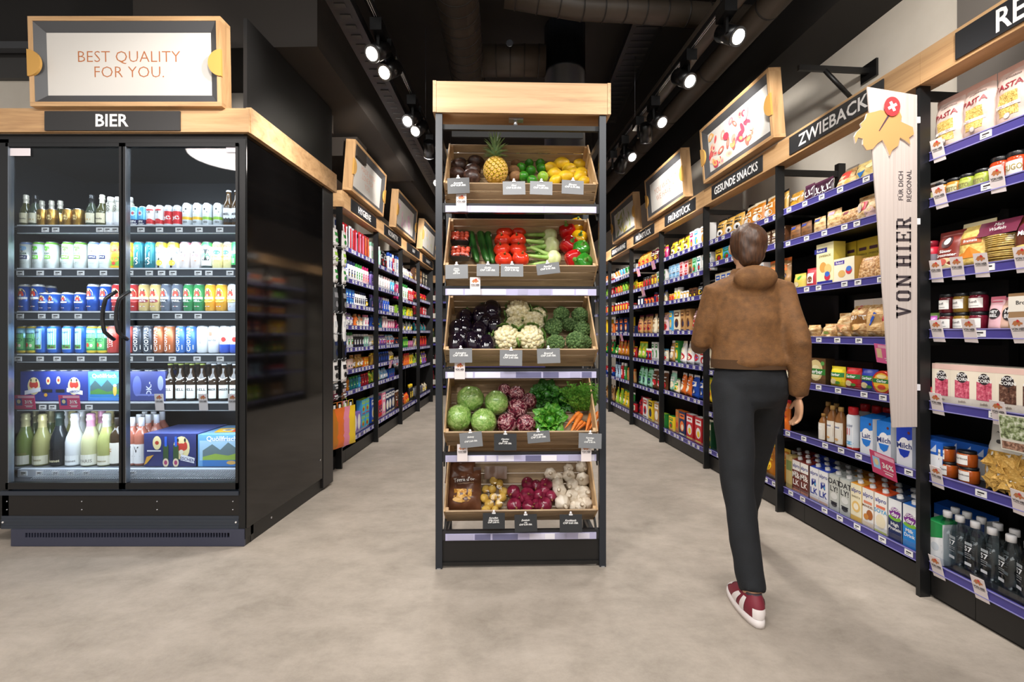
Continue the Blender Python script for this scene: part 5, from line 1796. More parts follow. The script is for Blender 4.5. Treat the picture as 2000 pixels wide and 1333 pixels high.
# pineapple
def pineapple():
    px, py = z1(632, 890)
    p = crate_hit(0, px, py + 2, .075)
    wp = crate_T[0] @ p
    root = empty('pineapple', wp, 0, 'ripe yellow pineapple with spiky green crown standing in the top crate', 'pineapple')
    root.rotation_euler = (-.12, .02, .3)
    a_, h_ = .064, .072
    MB().blob(a_, a_, h_, PINE, 24, 16, lambda d: 1 - .04 * d.z).build('body', root)
    sc = MB()
    n = 6
    pts = [(.0125 * math.cos(PI / 3 * i + PI / 6), .0125 * math.sin(PI / 3 * i + PI / 6)) for i in range(6)]
    vs = [(x, y, 0) for x, y in pts] + [(x * .8, y * .8, .0055) for x, y in pts] + [(x * .35, y * .35, .006) for x, y in pts] + [(0, 0, .0035)]
    fs = [(i, (i + 1) % 6, (i + 1) % 6 + 6, i + 6) for i in range(6)]
    sc.add(vs, fs, M('b9962f', .5), False)
    sc.add(vs, [(i + 6, (i + 1) % 6 + 6, (i + 1) % 6 + 12, i + 12) for i in range(6)], PINF, False)
    sc.add(vs, [(i + 12, (i + 1) % 6 + 12, 18) for i in range(6)], M('d99a7a', .6), False)
    sc.add([(0, .001, .003), (.0015, -.001, .004), (0, -.008, .0095)], [(0, 1, 2), (2, 1, 0)], M('a8794a', .6))
    me = sc.mesh('fruitlet')
    ga = PI * (3 - 5 ** .5)
    N = 120
    for i in range(N):
        z = -.93 + 1.83 * (i + .5) / N
        q = math.sqrt(1 - z * z)
        a = i * ga
        d = Vector((q * math.cos(a), q * math.sin(a), z))
        k = 1 - .04 * z
        pos = Vector((d.x * a_ * k, d.y * a_ * k, d.z * h_ * k))
        nrm = Vector((d.x / a_, d.y / a_, d.z / h_)).normalized()
        put(me, 'fruitlet', root, pos, nrm.to_track_quat('Z', 'Y').to_euler())
    for i in range(58):
        t = i / 58
        a = i * 2.4
        L = .062 + .07 * (1 - t)
        tilt = .10 + 1.05 * t
        w_ = .010 + .006 * t
        z0 = .064 + .055 * (1 - t)
        b = MB()

        def lf(u, v, L=L, tilt=tilt, w_=w_):
            wd = w_ * (1 - v) ** .7 * 2
            an = tilt * (.5 + .9 * v)
            return (.004 + L * v * math.sin(an), (u - .5) * wd, L * v * math.cos(an) + abs(u - .5) * wd * .5)
        b.grid(2, 5, lf, PINL, True)
        put(b.mesh('crown_leaf'), 'crown_leaf', root, (0, 0, z0 - .015), (0, 0, a))


pineapple()

# second crate
def punnet(px, py, label, n_=.04, tint=0):
    p = crate_T[1] @ crate_hit(1, px, py, n_)
    root = empty('tomato_punnet', p, 0, label, 'punnet')
    root.rotation_euler = (ANG * .95, 0, IS.th)
    b = MB()
    a, c, h = .046, .034, .036
    root.scale = (1.25, 1.15, 1.2)
    vs = [(-c, -c * .8, 0), (c, -c * .8, 0), (c, c * .8, 0), (-c, c * .8, 0), (-a, -a * .8, h), (a, -a * .8, h), (a, a * .8, h), (-a, a * .8, h)]
    b.add(vs, [(3, 2, 1, 0), (0, 1, 5, 4), (1, 2, 6, 5), (2, 3, 7, 6), (3, 0, 4, 7)], M('2a2c34', .35))
    b.build('tray', root)
    cm = CHM
    k = 0
    for j in range(3):
        for i in range(4):
            put(cm, 'cherry_tomato', root, ((i - 1.5) * .0205 + rnd.uniform(-.002, .002), (j - 1) * .021 + rnd.uniform(-.002, .002), .033 + rnd.uniform(0, .006)), (rnd.uniform(0, 6), rnd.uniform(0, 6), 0))
    l = MB().grid(10, 8, lambda u, v: ((u - .5) * .098, (v - .5) * .082, h + .016 * (math.sin(PI * u) * math.sin(PI * v)) ** .4 + .001), CLEAR)
    l.build('clear_lid', root)


CHM = MB().blob(.0115, .0115, .0115, CHER, 12, 8).mesh('cherry_tomato')
punnet(*z2(322, 292), 'clear punnet of cherry tomatoes, rear of three, second crate', .015)
punnet(*z2(318, 395), 'clear punnet of cherry tomatoes, middle of three, second crate', .03)
punnet(*z2(325, 560), 'clear punnet of cherry tomatoes, front of three, second crate', .055)
CU = F_cucumber()
for (xa, ya), (xb, yb), lb, s in (((420, 180), (500, 610), 'dark green cucumber, left of three, second crate', 1), ((515, 175), (615, 620), 'dark green cucumber, middle of three, second crate', 1.05), ((608, 200), (668, 620), 'dark green cucumber, right of three, second crate', .95)):
    pa_, pb_ = crate_T[1] @ crate_hit(1, *z2(xa, ya), .05), crate_T[1] @ crate_hit(1, *z2(xb, yb), .035)
    c = (pa_ + pb_) / 2
    d = (pa_ - pb_)
    o = bpy.data.objects.new('cucumber', CU[0][1][0][1])
    COL.objects.link(o)
    o.location = c
    q = d.normalized().to_track_quat('Z', 'Y').to_euler()
    o.rotation_euler = q
    kk_ = d.length / .34
    o.scale = (s, s, min(1.05, max(.7, kk_)))
    tag(o, lb, 'cucumber')
    for nm, me in CU[0][1][1:]:
        put(me, nm, o)
heap(F_tomato(), 1, z2, [(787, 292), (935, 270), (765, 377), (925, 377), (760, 475), (928, 472), (778, 578), (957, 568)], 'large red tomato', 'tomato', .04,
     lambda i: aim(rnd.uniform(-.3, .3), .75, -.65, rnd.uniform(0, 6)), 'second crate')
FN = F_fennel()
for i, (x, y, dx, dz, lb) in enumerate(((1262, 325, -1, .02, 'pale green fennel bulb, rear of three, stalks to the left'), (1280, 438, -1, -.12, 'pale green fennel bulb, middle of three, largest'), (1300, 570, -1, .12, 'pale green fennel bulb, front of three, above its card'))):
    veg(FN, 1, *z2(x, y), lb, 'fennel', rot=aim(dx, dz, .1, PI / 2), s=1.0 if i == 1 else .9, r=.036, i=i)
for kind, nm, x, y, lb, dz in ((F_pepper(PRED, 'red_pepper'), 'red_pepper', 1450, 288, 'glossy red pepper, rear of three', .6), (0, 0, 1462, 432, 'glossy red pepper, middle of three', .3), (0, 0, 1515, 570, 'glossy red pepper, front of three', -.2),
                               (F_pepper(PYEL, 'yellow_pepper'), 0, 1620, 248, 'yellow pepper at the back of the second crate', .6), (0, 0, 1642, 378, 'yellow pepper above the green pepper', .4),
                               (F_pepper(PGRN, 'green_pepper'), 0, 1650, 488, 'large green pepper with light stem in the second crate', .5), (0, 0, 1660, 620, 'green pepper mostly hidden behind the crate rim', .2)):
    if kind:
        cur = kind
    veg(cur, 1, *z2(x, y), lb, 'pepper', rot=aim(rnd.uniform(-.3, .3), dz, -.8, rnd.uniform(0, 3)), s=1.1, r=.044)

# third crate
AU = F_aubergine()
heap(AU, 2, z3, [(365, 278), (650, 195, 1.15), (548, 232, 1.1), (250, 392), (362, 372, .95), (518, 402), (592, 295), (237, 532), (440, 520), (602, 562, 1.05), (680, 330), (340, 470, .9), (520, 470, .9)],
     'glossy black aubergine', 'aubergine', .042, lambda i: aim(rnd.uniform(-.35, .35), .9, .75), 'third crate')
CF = F_cauli()
for i, (x, y, s, lb) in enumerate(((930, 212, 1.05, 'cream cauliflower at the back of the third crate'), (1140, 250, .72, 'small greyish cauliflower behind the others'), (1092, 325, .92, 'cauliflower in the middle row, right'),
                                   (888, 350, .78, 'cauliflower half hidden behind the front left one'), (808, 492, 1.08, 'large front cauliflower, left, with leaves'), (1063, 488, 1.08, 'large front cauliflower, right, above its card'))):
    veg(CF, 2, *z3(x, y), lb, 'cauliflower', rot=aim(rnd.uniform(-.15, .15), .35, -.93, rnd.uniform(0, 6)), s=s * .84, r=.062, i=i, n=.06 * s)
BR = F_broc()
for i, (x, y, s, lb) in enumerate(((1385, 240, .95, 'dark broccoli head at the back, left'), (1602, 255, 1.0, 'dark broccoli head at the back, right'), (1305, 372, 1.0, 'broccoli head beside the cauliflowers'), (1470, 348, .82, 'small broccoli head in the middle row'),
                                   (1635, 398, .98, 'broccoli head in the middle row, right'), (1322, 545, 1.0, 'front broccoli head above its price card'), (1540, 522, 1.12, 'largest pale broccoli head in front'), (1692, 540, .82, 'front broccoli head at the crate end'), (1680, 475, .5, 'tiny broccoli floret at the crate end'))):
    veg(BR, 2, *z3(x, y), lb, 'broccoli', rot=aim(rnd.uniform(-.25, .25), .45, -.9, rnd.uniform(0, 6)), s=s * .80, r=.05, i=i, n=.075 * s)

# fourth crate
IC = F_iceberg()
for i, (x, y, s, lb) in enumerate(((425, 322, 1.03, 'wrapped iceberg lettuce at the back, left'), (702, 362, .93, 'wrapped iceberg lettuce at the back beside the radicchio'), (287, 525, .98, 'wrapped iceberg lettuce in front, left'), (567, 560, .94, 'wrapped iceberg lettuce in front, beside the radicchio'))):
    veg(IC, 3, *z4(x, y), lb, 'lettuce', rot=(i * 1.3, i * .7, i), s=s * .88, r=.07, i=i, n=.088)
RC = F_radicchio()
for i, (x, y, s, lb) in enumerate(((918, 428, 1.08, 'large purple and white radicchio head in the middle'), (915, 272, .85, 'dark radicchio head behind the large one'), (808, 582, 1.0, 'front radicchio head, left'), (1010, 588, .95, 'front radicchio head, right'), (1045, 345, .8, 'radicchio head beside the green lettuce'), (785, 232, .7, 'small radicchio head at the back'))):
    veg(RC, 3, *z4(x, y), lb, 'radicchio', rot=aim(rnd.uniform(-.5, .5), .5, -.8, i * 1.1), s=s * .84, r=.053, i=i, n=.058)
for i, (x, y, s, lb, mt) in enumerate(((1265, 545, 1.0, 'bright green leafy lettuce in front', LETT), (1230, 280, .95, 'dark green lettuce at the back, left', LETD), (1390, 330, .85, 'dark green lettuce behind the carrots', LETD), (1140, 300, .7, 'dark lettuce beside the radicchio', LETD))):
    veg([leafy('lettuce', mt, 26, .1, i, .095)], 3, *z4(x, y), lb, 'lettuce', rot=aim(rnd.uniform(-.2, .2), .4, -.9, i), s=s * .9, r=.06, n=.05)


def carrots(pts, top, label, seed):
    rr = random.Random(seed)
    T = crate_T[3]
    tp = T @ crate_hit(3, *z4(*top), .06)
    root = empty('carrot_bunch', tp, 0, label, 'carrots')
    for (xa, ya), (xb, yb), n_, w_ in pts:
        a = T @ crate_hit(3, *z4(xa, ya), n_) - tp
        b = T @ crate_hit(3, *z4(xb, yb), n_) - tp
        L = b - a
        P_ = [a + L * t + Vector((0, 0, .004 * math.sin(t * 4))) for t in (0, .03, .15, .4, .7, .92, 1)]
        MB().tube(P_, [.005, w_ * 1.0, w_ * 1.25, w_ * 1.05, w_ * .72, w_ * .32, .0015], CARR, 10).build('carrot', root)
    g_ = MB()
    for i in range(95):
        x0, y0 = rr.uniform(-.03, .03), rr.uniform(-.01, .02)
        base = Vector((x0, y0, -.01))
        d = Vector((rr.uniform(-.75, .18), rr.uniform(-.25, .45), 1)).normalized()
        L = rr.uniform(.08, .17)
        bend = Vector((rr.uniform(-.04, .04), rr.uniform(-.05, .0), -rr.uniform(.0, .03)))
        pts_ = [base + d * L * t + bend * t * t for t in (0, .33, .66, 1)]
        g_.tube(pts_, [.0016, .0014, .001, .0006], CARG, 3)
        for t in [k_ / 9 for k_ in range(2, 10)]:
            c = base + d * L * t + bend * t * t
            for sg in (-1, 1):
                e = c + Vector((sg * rr.uniform(.007, .018), rr.uniform(-.01, .01), rr.uniform(.002, .014)))
                s2 = Vector((rr.uniform(-.004, .004), -.003, .005))
                g_.add([tuple(c), tuple((c + e) / 2 + s2), tuple(e), tuple((c + e) / 2 - s2)], [(0, 1, 2, 3)], CARG)
    g_.build('carrot_greens', root)['kind'] = 'stuff'


carrots([((1580, 462), (1425, 625), .045, .0105), ((1602, 480), (1470, 700), .06, .0115), ((1610, 560), (1520, 655), .05, .010), ((1640, 575), (1530, 672), .04, .010)],
        (1590, 425), 'bunch of orange carrots with feathery green tops, left of two', 1)
carrots([((1710, 470), (1640, 672), .06, .0115), ((1785, 462), (1685, 640), .055, .012), ((1748, 590), (1735, 675), .045, .010), ((1790, 560), (1775, 670), .04, .010), ((1690, 600), (1660, 680), .04, .009)],
        (1690, 425), 'bunch of orange carrots with feathery green tops, right of two', 2)

# fifth crate
ON = F_onion()
heap(ON, 4, z5, [(835, 415), (975, 332, .95), (1062, 352, .85), (1160, 345), (975, 445, 1.1), (1092, 452, .95), (1140, 398, .9), (1208, 462, .9), (842, 552, 1.1), (985, 565, 1.0), (1148, 545, 1.1), (905, 480, .85), (1060, 540, .8)],
     'shiny red onion', 'onion', .031, rr_, 'bottom crate')
heap(F_garlic(), 4, z5, [(1205, 238), (1280, 272, .8), (1385, 182, .8), (1540, 168), (1388, 258), (1557, 292, 1.1), (1275, 338), (1425, 345), (1295, 405, 1.1), (1420, 458, 1.05), (1560, 432, 1.15), (1325, 525, 1.2), (1500, 555, 1.05), (1608, 530), (1480, 400, .8), (1480, 480, .8), (1440, 560, .8)],
     'papery white garlic bulb', 'garlic', .03, rr_, 'bottom crate')


def potato_bags():
    T = crate_T[4]
    c = T @ crate_hit(4, *z5(325, 600), .035)
    brown = NM('brown_bag_paper', [(0.3, '4a2a1c'), (.6, '6e452f'), (.8, '85583c')], (9, 9, 9), 4, .32, .4)
    t = bag(.2, .235, .075, 'brown', [('t', "Terra d'or", .02, .66, .085, W, 0.05), ('r', .06, .57, .4, .008, 'd8b890'), ('e', -.02, .2, .42, .14, 'e0b060')], 'paper_potato_bag', mat=brown, wob=.3, seed=4,
            window=(.0, .34, .42, .18, NM('net_window', [(.4, 'b97a2c'), (.6, 'e8b95a')], (90, 90, 90), 2, .4)), crimp='4a2f24')
    place(t, c, IS.th, "brown paper potato bag lettered Terra d'or with a net window", None, -.62)
    c = T @ crate_hit(4, *z5(300, 330), .04)
    t2 = bag(.17, .14, .06, 'brown', [], 'paper_potato_bag', mat=brown, wob=.25, seed=9, crimp='4a2f24')
    place(t2, c, IS.th, 'second brown potato bag hidden behind the lettered one', None, -.7)
    c = T @ crate_hit(4, *z5(650, 600), .03)
    root = empty('clear_potato_bag', c, 0, 'clear bag of small yellow potatoes with brown header, bottom crate', 'bag')
    pm = MB().blob(.0265, .0245, .0205, POT, 14, 10, lambda d: 1 + .06 * nz(d, 2, 1)).mesh('potato')
    for x, y in ((640, 305), (697, 338), (555, 388), (622, 390), (735, 412), (545, 482), (635, 468), (725, 470), (592, 545), (690, 535), (650, 595), (560, 595)):
        q = T @ crate_hit(4, *z5(x, y), .034) - c
        put(pm, 'potato', root, q, (rnd.uniform(0, 3), rnd.uniform(0, 3), rnd.uniform(0, 3)), [rnd.uniform(.85, 1.05)] * 3)
    cl = bag(.15, .25, .085, 'white', [], 'bag_film', mat=CLEAR, wob=.25, seed=3)
    put(cl.parts[0][1], 'clear_film_bag', root, (0, -.012, -.01), (-.68, 0, 0))
    hd = MB().grid(8, 5, lambda u, v: ((u - .5) * .125, -.01 + .004 * math.sin(u * 9), v * .07), M('6d4c36', .3))
    put(hd.mesh('header_card'), 'header_card', root, (0, .10, .135), (-.5, 0, 0))


potato_bags()

# ------------------------------------------------------------------ slate price cards, regional tags on the stand
SLD, SLG, SLL = M('2c2e31', .4), M('76787b', .35), M('66686b', .35)


def slate(k, x0, y0, x1, y1, txt, mat, label, rot=0.0):
    Y = 2.298
    c = P((x0 + x1) / 2, (y0 + y1) / 2, Y)
    w_, h_ = (x1 - x0) * Y / FPX, (y1 - y0) * Y / FPX
    m = MB().box(-w_ / 2, w_ / 2, -.001, .001, -h_ / 2, h_ / 2, mat)
    o = m.build('price_card')
    o.location = c
    o.rotation_euler = (-.12, rot, IS.th)
    tag(o, label, 'price card')
    n = txt.count('\n') + 1
    tx = MB().text(txt, -.001, h_ * (.1 if n < 3 else .05), .0092 if n < 3 else .0078 if n < 4 else .0062, M('f4f4f2', .5), flat(-.001), .0006, bold=.022, shear=.35, fit=w_ * .92)
    tx.build('handwriting', o)
    cl = MB().blob(.006, .005, .007, M('e9e6ea', .3, alpha=None), 10, 8, None, Matrix.Translation((0, -.002, h_ / 2 + .008))).box(-.009, .009, -.004, .004, h_ / 2 - .004, h_ / 2 + .002, M('e2e2e4', .3))
    cl.build('clip', o)


for k, x0, y0, x1, y1, t, mt, lb, ro in (
        (0, 874, 347, 917, 379, 'Avocado\nCHF 0.20 /Stk.', SLD, 'dark slate card reading Avocado', -.05),
        (0, 982, 354, 1026, 381, 'Kiwi\nCHF 0.20 /Stk.', SLG, 'grey slate card reading Kiwi', -.02),
        (0, 1035, 354, 1079, 381, 'Limette\nCHF 1.20 /Stk.', SLG, 'grey slate card below the limes', .03),
        (0, 1097, 352, 1140, 380, 'Zitrone\nCHF 0.70 /Stk.', SLL, 'grey slate card reading Zitrone', .05),
        (1, 870, 517, 914, 545, 'Cherry\nTomaten\n250g\nCHF 2.40', SLG, 'grey slate card below the cherry tomatoes', -.03),
        (1, 931, 516, 975, 540, 'Gurke\nCHF 1.80 /Stk.', SLG, 'grey slate card reading Gurke', .0),
        (1, 978, 516, 1022, 541, 'Fleischtomate\nCHF 4.90 /kg', SLG, 'grey slate card reading Fleischtomate', .0),
        (1, 1048, 514, 1093, 536, 'Fenchel\nCHF 0.95 /Stk.', SLL, 'grey slate card reading Fenchel', -.12),
        (2, 878, 681, 922, 709, 'Aubergine\nCHF 1.80 /Stk.', SLG, 'grey slate card reading Aubergine', -.02),
        (2, 976, 684, 1020, 715, 'Blumenkohl\nCHF 2.45 /Stk.', SLG, 'grey slate card reading Blumenkohl', .02),
        (2, 1049, 681, 1094, 710, 'Broccoli\nCHF 2.60 /Stk.', SLG, 'grey slate card reading Broccoli', -.03),
        (3, 898, 845, 942, 874, 'Eisberg\n\nCHF 2.60 /Stk.', SLG, 'grey slate card reading Eisberg, tilted', -.1),
        (3, 965, 848, 1009, 880, 'Cicorino\nRosso\nCHF 1.90 /Stk.', SLD, 'dark slate card reading Cicorino Rosso', .0),
        (3, 1030, 843, 1074, 865, 'Kopfsalat\nCHF 2.20 /Stk.', SLL, 'grey slate card reading Kopfsalat', -.08),
        (3, 1130, 847, 1175, 876, 'Karotten\nBund\nCHF 3.95 Pr.', SLG, 'grey slate card reading Karotten', .05),
        (4, 943, 1003, 986, 1033, 'Kartoffeln\n500g Schale\nCHF 2.80 Pr.', SLD, 'dark slate card reading Kartoffeln', .0),
        (4, 1005, 1006, 1049, 1039, 'Zwiebeln\nrot\nCHF 0.30 /Stk.', SLD, 'dark slate card reading Zwiebeln', -.03),
        (4, 1093, 1006, 1137, 1040, 'Knoblauch\nCHF 0.65 /Stk.', SLD, 'dark slate card reading Knoblauch', .0)):
    slate(k, x0, y0, x1, y1, t, mt, lb + ', on %s' % ['the top crate', 'the second crate', 'the third crate', 'the fourth crate', 'the bottom crate'][k], ro)
for x, y, lb in ((901, 396, 'first rail, below the avocado card'), (928, 559, 'second rail, below the cucumbers'), (898, 724, 'third rail, below the aubergine card'), (903, 885, 'fourth rail, left end'), (1145, 885, 'fourth rail, right end below the carrots')):
    p = P(x, y, 2.312)
    o = bpy.data.objects.new('regional_tag', HCARD)
    COL.objects.link(o)
    o.location = p
    o.scale = (1, 1, .88)
    o.rotation_euler = (.02, 0, IS.th)
    tag(o, 'white VON HIER tag on the stand, ' + lb, 'card', 'VON HIER tags on the produce stand')

# ------------------------------------------------------------------ goods on the food shelves, nearest two bays
def z_of(fr, k, i):
    return (LVR if fr is RUN else LVL)[k][i] + .0075


def rrow(k, i, specs, where, fr=RUN, y=.03):
    r = Row(fr, where)
    z = z_of(fr, k, i)
    for sp in specs:
        t, desc, pxs = sp[:3]
        yo = sp[3] if len(sp) > 3 else 0
        rx = sp[4] if len(sp) > 4 else 0
        zo = sp[5] if len(sp) > 5 else 0
        for px in pxs:
            cyl_ = t.d == t.w
            x = fr.hit(px, y + yo + (t.d / 2 if cyl_ else 0))[0]
            yy = y + yo + (t.d / 2 if cyl_ else (t.d / 2 if t.cat == 'bag' else 0))
            r.add(t, desc, x, yy, z + zo, rnd.uniform(-.2, .2) if cyl_ else rnd.uniform(-.03, .03), rx)
    r.flush()


B0, B1 = 'nearest bay', 'ZWIEBACK bay'
PASTAM = [NM('pasta_%d' % i, [(0.35, '8a6a2c'), (.5, 'd9b45a'), (.7, 'f0dc98')], (sx, sx, sz), 3, .5, .5, dist=2.5) for i, (sx, sz) in enumerate(((60, 160), (90, 90), (120, 60)))]
pal = NM('pink_paper', [(0.3, 'c4a89e'), (.7, 'd6c2b8')], (20, 20, 20), 3, .5, .3)


def pasta(i):
    t = bag(.13, .255, .07, 'white', [('t', 'DI BENNARDO', .02, .80, .028, INK), ('t', 'PASTA', 0, .67, .09, '8e2430', .03), ('e', 0, .36, .6 * .5, .05, 'e9ded6'), ('r', 0, .36, .34, .05, 'f2ebe6'), ('t', 'DI NAPOLI', 0, .36, .03, '7a3a3a', .03),
                                     ('e', 0, .2, .09, .09, 'b8aca4'), ('e', 0, .2, .07, .07, 'e9ded6'), ('r', .05, .09, .2, .02, 'd8404a')], 'pasta_bag', mat=pal, wob=.12, seed=i,
            window=(0, .38, .27, .36, PASTAM[i]), crimp='c9a296')
    return t


rrow(0, 0, [(pasta(0), 'pink paper PASTA bag with penne', [1845]), (pasta(1), 'pink paper PASTA bag with twisted pasta', [1901]), (pasta(2), 'pink paper PASTA bag with spirals', [1968])], 'top shelf of nearest bay')


def jr(c, lid, txt, R=.031, H=.088, lab='d8cfa0', tcol='7a6a2a', lw=1.3):
    return jar(R, H, NM('sauce_' + c, [(.3, NAMED.get(c, c)), (.7, NAMED.get(c, c))], (90, 90, 90), 3, .15), lid, lab, [('t', txt, 0, .45, .2, tcol, 0, .5)] if txt else [], 'sauce_jar', lw)


dk = bag(.08, .1, .04, '3a2a20', [('e', 0, .35, .5, .3, 'c9c48a'), ('r', 0, .62, .5, .12, '7a2a30')], 'snack_bag', crimp='b9b4ae')
rrow(0, 1, [(dk, 'dark bag with green label', [1820]), (jr('c9832a', 'black', 'PESTO'), 'orange pesto jar', [1843, 1866]), (jr('9aa83a', 'black', 'PESTO', lab='b9c060'), 'green pesto jar', [1892, 1922]),
            (jr('b8401c', 'black', 'SUGO', .036, .115, 'eee8de', 'a08a3a', 1.6), 'red SUGO jar', [1957, 1990]), (jr('b8401c', 'black', 'SUGO', .036, .115, 'eee8de', 'a08a3a', 1.6), 'red SUGO jar', [1972, 2005], .1)],
     'second shelf of nearest bay')
corn = NM('corn_chips', [(0.3, 'c9a04a'), (.6, 'ecd27c')], (60, 60, 60), 3, .5, .4)
rp = bag(.115, .19, .06, '7e2c24', [('e', 0, .72, .26, .3, '40151c'), ('e', 0, .74, .16, .18, 'e8e0d8'), ('t', 'Süsser\nGrossvater', 0, .45, .07, W, 0, .5), ('e', .0, .2, .5, .26, 'e8d6a8'), ('e', -.05, .24, .22, .16, 'd86a5c')], 'sweet_bag', crimp='6e241e', mat=M('7e2c24', .35))
yb = bag(.14, .21, .07, 'e8d27a', [('r', .0, .58, .42, .13, 'b8603a'), ('t', 'Bramata', 0, .58, .06, W), ('p', [(-.22, .3), (0, .46), (.22, .3), (.1, .22), (-.1, .22)], 'd8842c')], 'corn_bag', mat=corn, crimp='d8cfa8')
ds = box(.14, .14, .001, 'e8d27a', name='x')


def tortilla():
    m = MB()
    for i in range(15):
        rr = random.Random(i)
        T = Matrix.Translation((rr.uniform(-.003, .003), .07, .004 + i * .0085)) @ Matrix.Rotation(rr.uniform(-.03, .03), 4, 'X')
        m.lathe([(.064, 0), (.067, .003), (.064, .0055)], corn, 20, T)
    h = MB().grid(6, 4, lambda u, v: ((u - .5) * .15, .012 + .03 * v, .13 + v * .06), M('6e2440', .35)).text('Mais\nWaffeln', 0, .165, .014, WHITE, lambda x, z, e=0: (x, .010 + .03 * (z - .13) / .06, z))
    f = MB().lathe([(.072, 0), (.073, .12), (.05, .15), (.02, .16)], CLEAR, 20, Matrix.Translation((0, .07, 0)))
    return Tpl('tortilla_stack', [('body', m.mesh('tortilla_stack')), ('header_card', h.mesh('header_card')), ('clear_wrap', f.mesh('clear_wrap'))], .14, 'snack', .2, .14)


tst = tortilla()
tst.d = .139
bp = bag(.1, .19, .06, '5e2a1c', [('e', 0, .7, .3, .3, '6e2440'), ('t', 'Mais', 0, .6, .1, W), ('e', 0, .2, .6, .3, 'e8d27a')], 'corn_bag', crimp='5e2a1c')
pkg = vent(.16, .04, [(0, '8f8a94'), (.6, 'c8243a')], '8f2030', name='round_pouch', cat='bag')
rrow(0, 2, [(pkg, 'grey and red round pouch', [1817]), (rp, 'dark red sweet bag with oval crest', [1842], 0, -.12), (yb, 'yellow maize bag with orange label', [1889], 0.0, -.12), (tst, 'stack of thin maize waffles with maroon header', [1938]),
            (bp, 'brown maize bag', [1996], 0, -.1)], 'third shelf of nearest bay')
jd = lambda c: jar(.031, .085, c, 'black', 'ece9e4', [('t', 'Konfi', -.05, .5, .12, '6a6a6a'), ('r', 0, .3, .4, .02, 'a0a0a0')], 'jam_jar', 1.9)
j1, j2, j3 = jd('5e1a20'), jd('8a6a24'), jd('6a1428')
ppk = bag(.055, .145, .03, 'e8b8c0', [('e', 0, .5, .3, .3, '2b2528'), ('t', 'HEY\nBIEL', 0, .5, .08, W), ('r', 0, .85, .3, .03, 'd8607a')], 'biscuit_pack', crimp='e07a90')
pk2 = bag(.085, .14, .045, 'ecc4b0', [('e', 0.05, .5, .42, .42, '2b2528'), ('t', 'HEY\nBIEL', .05, .5, .11, W)], 'biscuit_pack', crimp='e07a90')
bb = box(.09, .05, .15, '9a7a58', [('r', 0, .72, .6, .4, 'e6e0d4'), ('t', 'Brot', 0, .75, .1, INK)], name='bread_mix_box')
gp = bag(.06, .09, .03, '7aa04a', [('r', 0, .6, .5, .2, 'b04a9a')], 'sweet_bag')
vb = bag(.05, .075, .03, 'b85ab0', [], 'sweet_bag')
rrow(0, 3, [(gp, 'small green and violet bag', [1818], .03), (vb, 'small violet bag', [1815]), (j1, 'dark red jam jar', [1852]), (j2, 'brown jam jar', [1880]), (j3, 'crimson jam jar', [1912]),
            (j1, 'dark red jam jar', [1852], 0, 0, .0855), (j2, 'brown jam jar', [1880], 0, 0, .0855), (j3, 'crimson jam jar', [1912], 0, 0, .0855),
            (j3, 'crimson jam jar', [1934, 1962], .09, 0, 0), (ppk, 'slim pink biscuit pack', [1938], 0, -.1), (pk2, 'pale biscuit pack with black disc', [1966], 0, -.12), (bb, 'brown bread mix box', [1996])],
     'fourth shelf of nearest bay')
PC1 = NM('pink_popcorn', [(0.3, '9a2038'), (.55, 'd8607a'), (.75, 'f2c0bc')], (75, 75, 75), 3, .4, .6)
PC2 = NM('chocolate_popcorn', [(0.3, '2c1a14'), (.55, '6a4638'), (.75, 'c8a890')], (75, 75, 75), 3, .4, .6)


def popc(m_):
    return box(.088, .052, .182, 'efe4d0', [('r', 0, .93, .48, .13, 'e8c4b8'), ('r', 0, .42, .32, .42, m_), ('e', 0, .7, .24, .26, '2b2528'), ('t', 'POP\nCORN', 0, .71, .075, W), ('t', 'judith', 0, .12, .05, '8a7a6a')], name='popcorn_box')


pp1, pp2 = popc(PC1), popc(PC2)
rb = bag(.055, .07, .03, 'c8243a', [('r', 0, .7, .6, .3, '6a8a2a')], 'sweet_bag')
rrow(0, 4, [(rb, 'small red and green sweet bag', [1816]), (pp1, 'cream POP CORN box with pink popcorn', [1839, 1879, 1922]), (pp2, 'cream POP CORN box with chocolate popcorn', [1968, 2016]),
            (pp1, 'cream POP CORN box with pink popcorn', [1845, 1882, 1920], .055), (pp2, 'cream POP CORN box with chocolate popcorn', [1958, 1998], .055)], 'fifth shelf of nearest bay')
fb = box(.085, .06, .15, 'e9ebee', [('r', 0, .8, .6, .4, '1f5fc0'), ('p', [(-.1, .68), (.1, .68), (.1, .92)], 'c8d4ea')], side='1f5fc0', top='1f5fc0', name='flour_pack')
jo = jar(.034, .068, 'a8501c', 'black', 'ece9e4', [('t', 'Aprikose', 0, .5, .12, '6a6a6a')], 'jam_jar', 1.3, (.15, .75))
CHP = NM('tortilla_chips', [(0.3, '7a5a22'), (.5, 'b98f3c'), (.7, 'cfa850')], (34, 34, 34), 3, .5, .8, dist=1.5)
cb = bag(.18, .275, .09, 'd8d4c8', [('t', 'Kräuter Chips 115g', 0, .88, .04, INK, .02), ('e', -.1, .74, .12, .06, '4a4a48'), ('e', .05, .72, .1, .05, '6a6a68')], 'chips_bag', mat=M('dcdad2', .35), window=(0, .31, .60, .58, CHP), wob=.14, seed=5)
rrow(0, 5, [(fb, 'blue and white flour pack', [1822]), (fb, 'blue and white flour pack', [1836, 1862, 1889, 1914], .12), (jo, 'low apricot jam jar', [1853, 1893]), (jo, 'low apricot jam jar', [1848, 1889], 0, 0, .0685),
            (cb, 'clear bag of yellow tortilla chips with white header', [1957], 0, -.08)], 'sixth shelf of nearest bay')
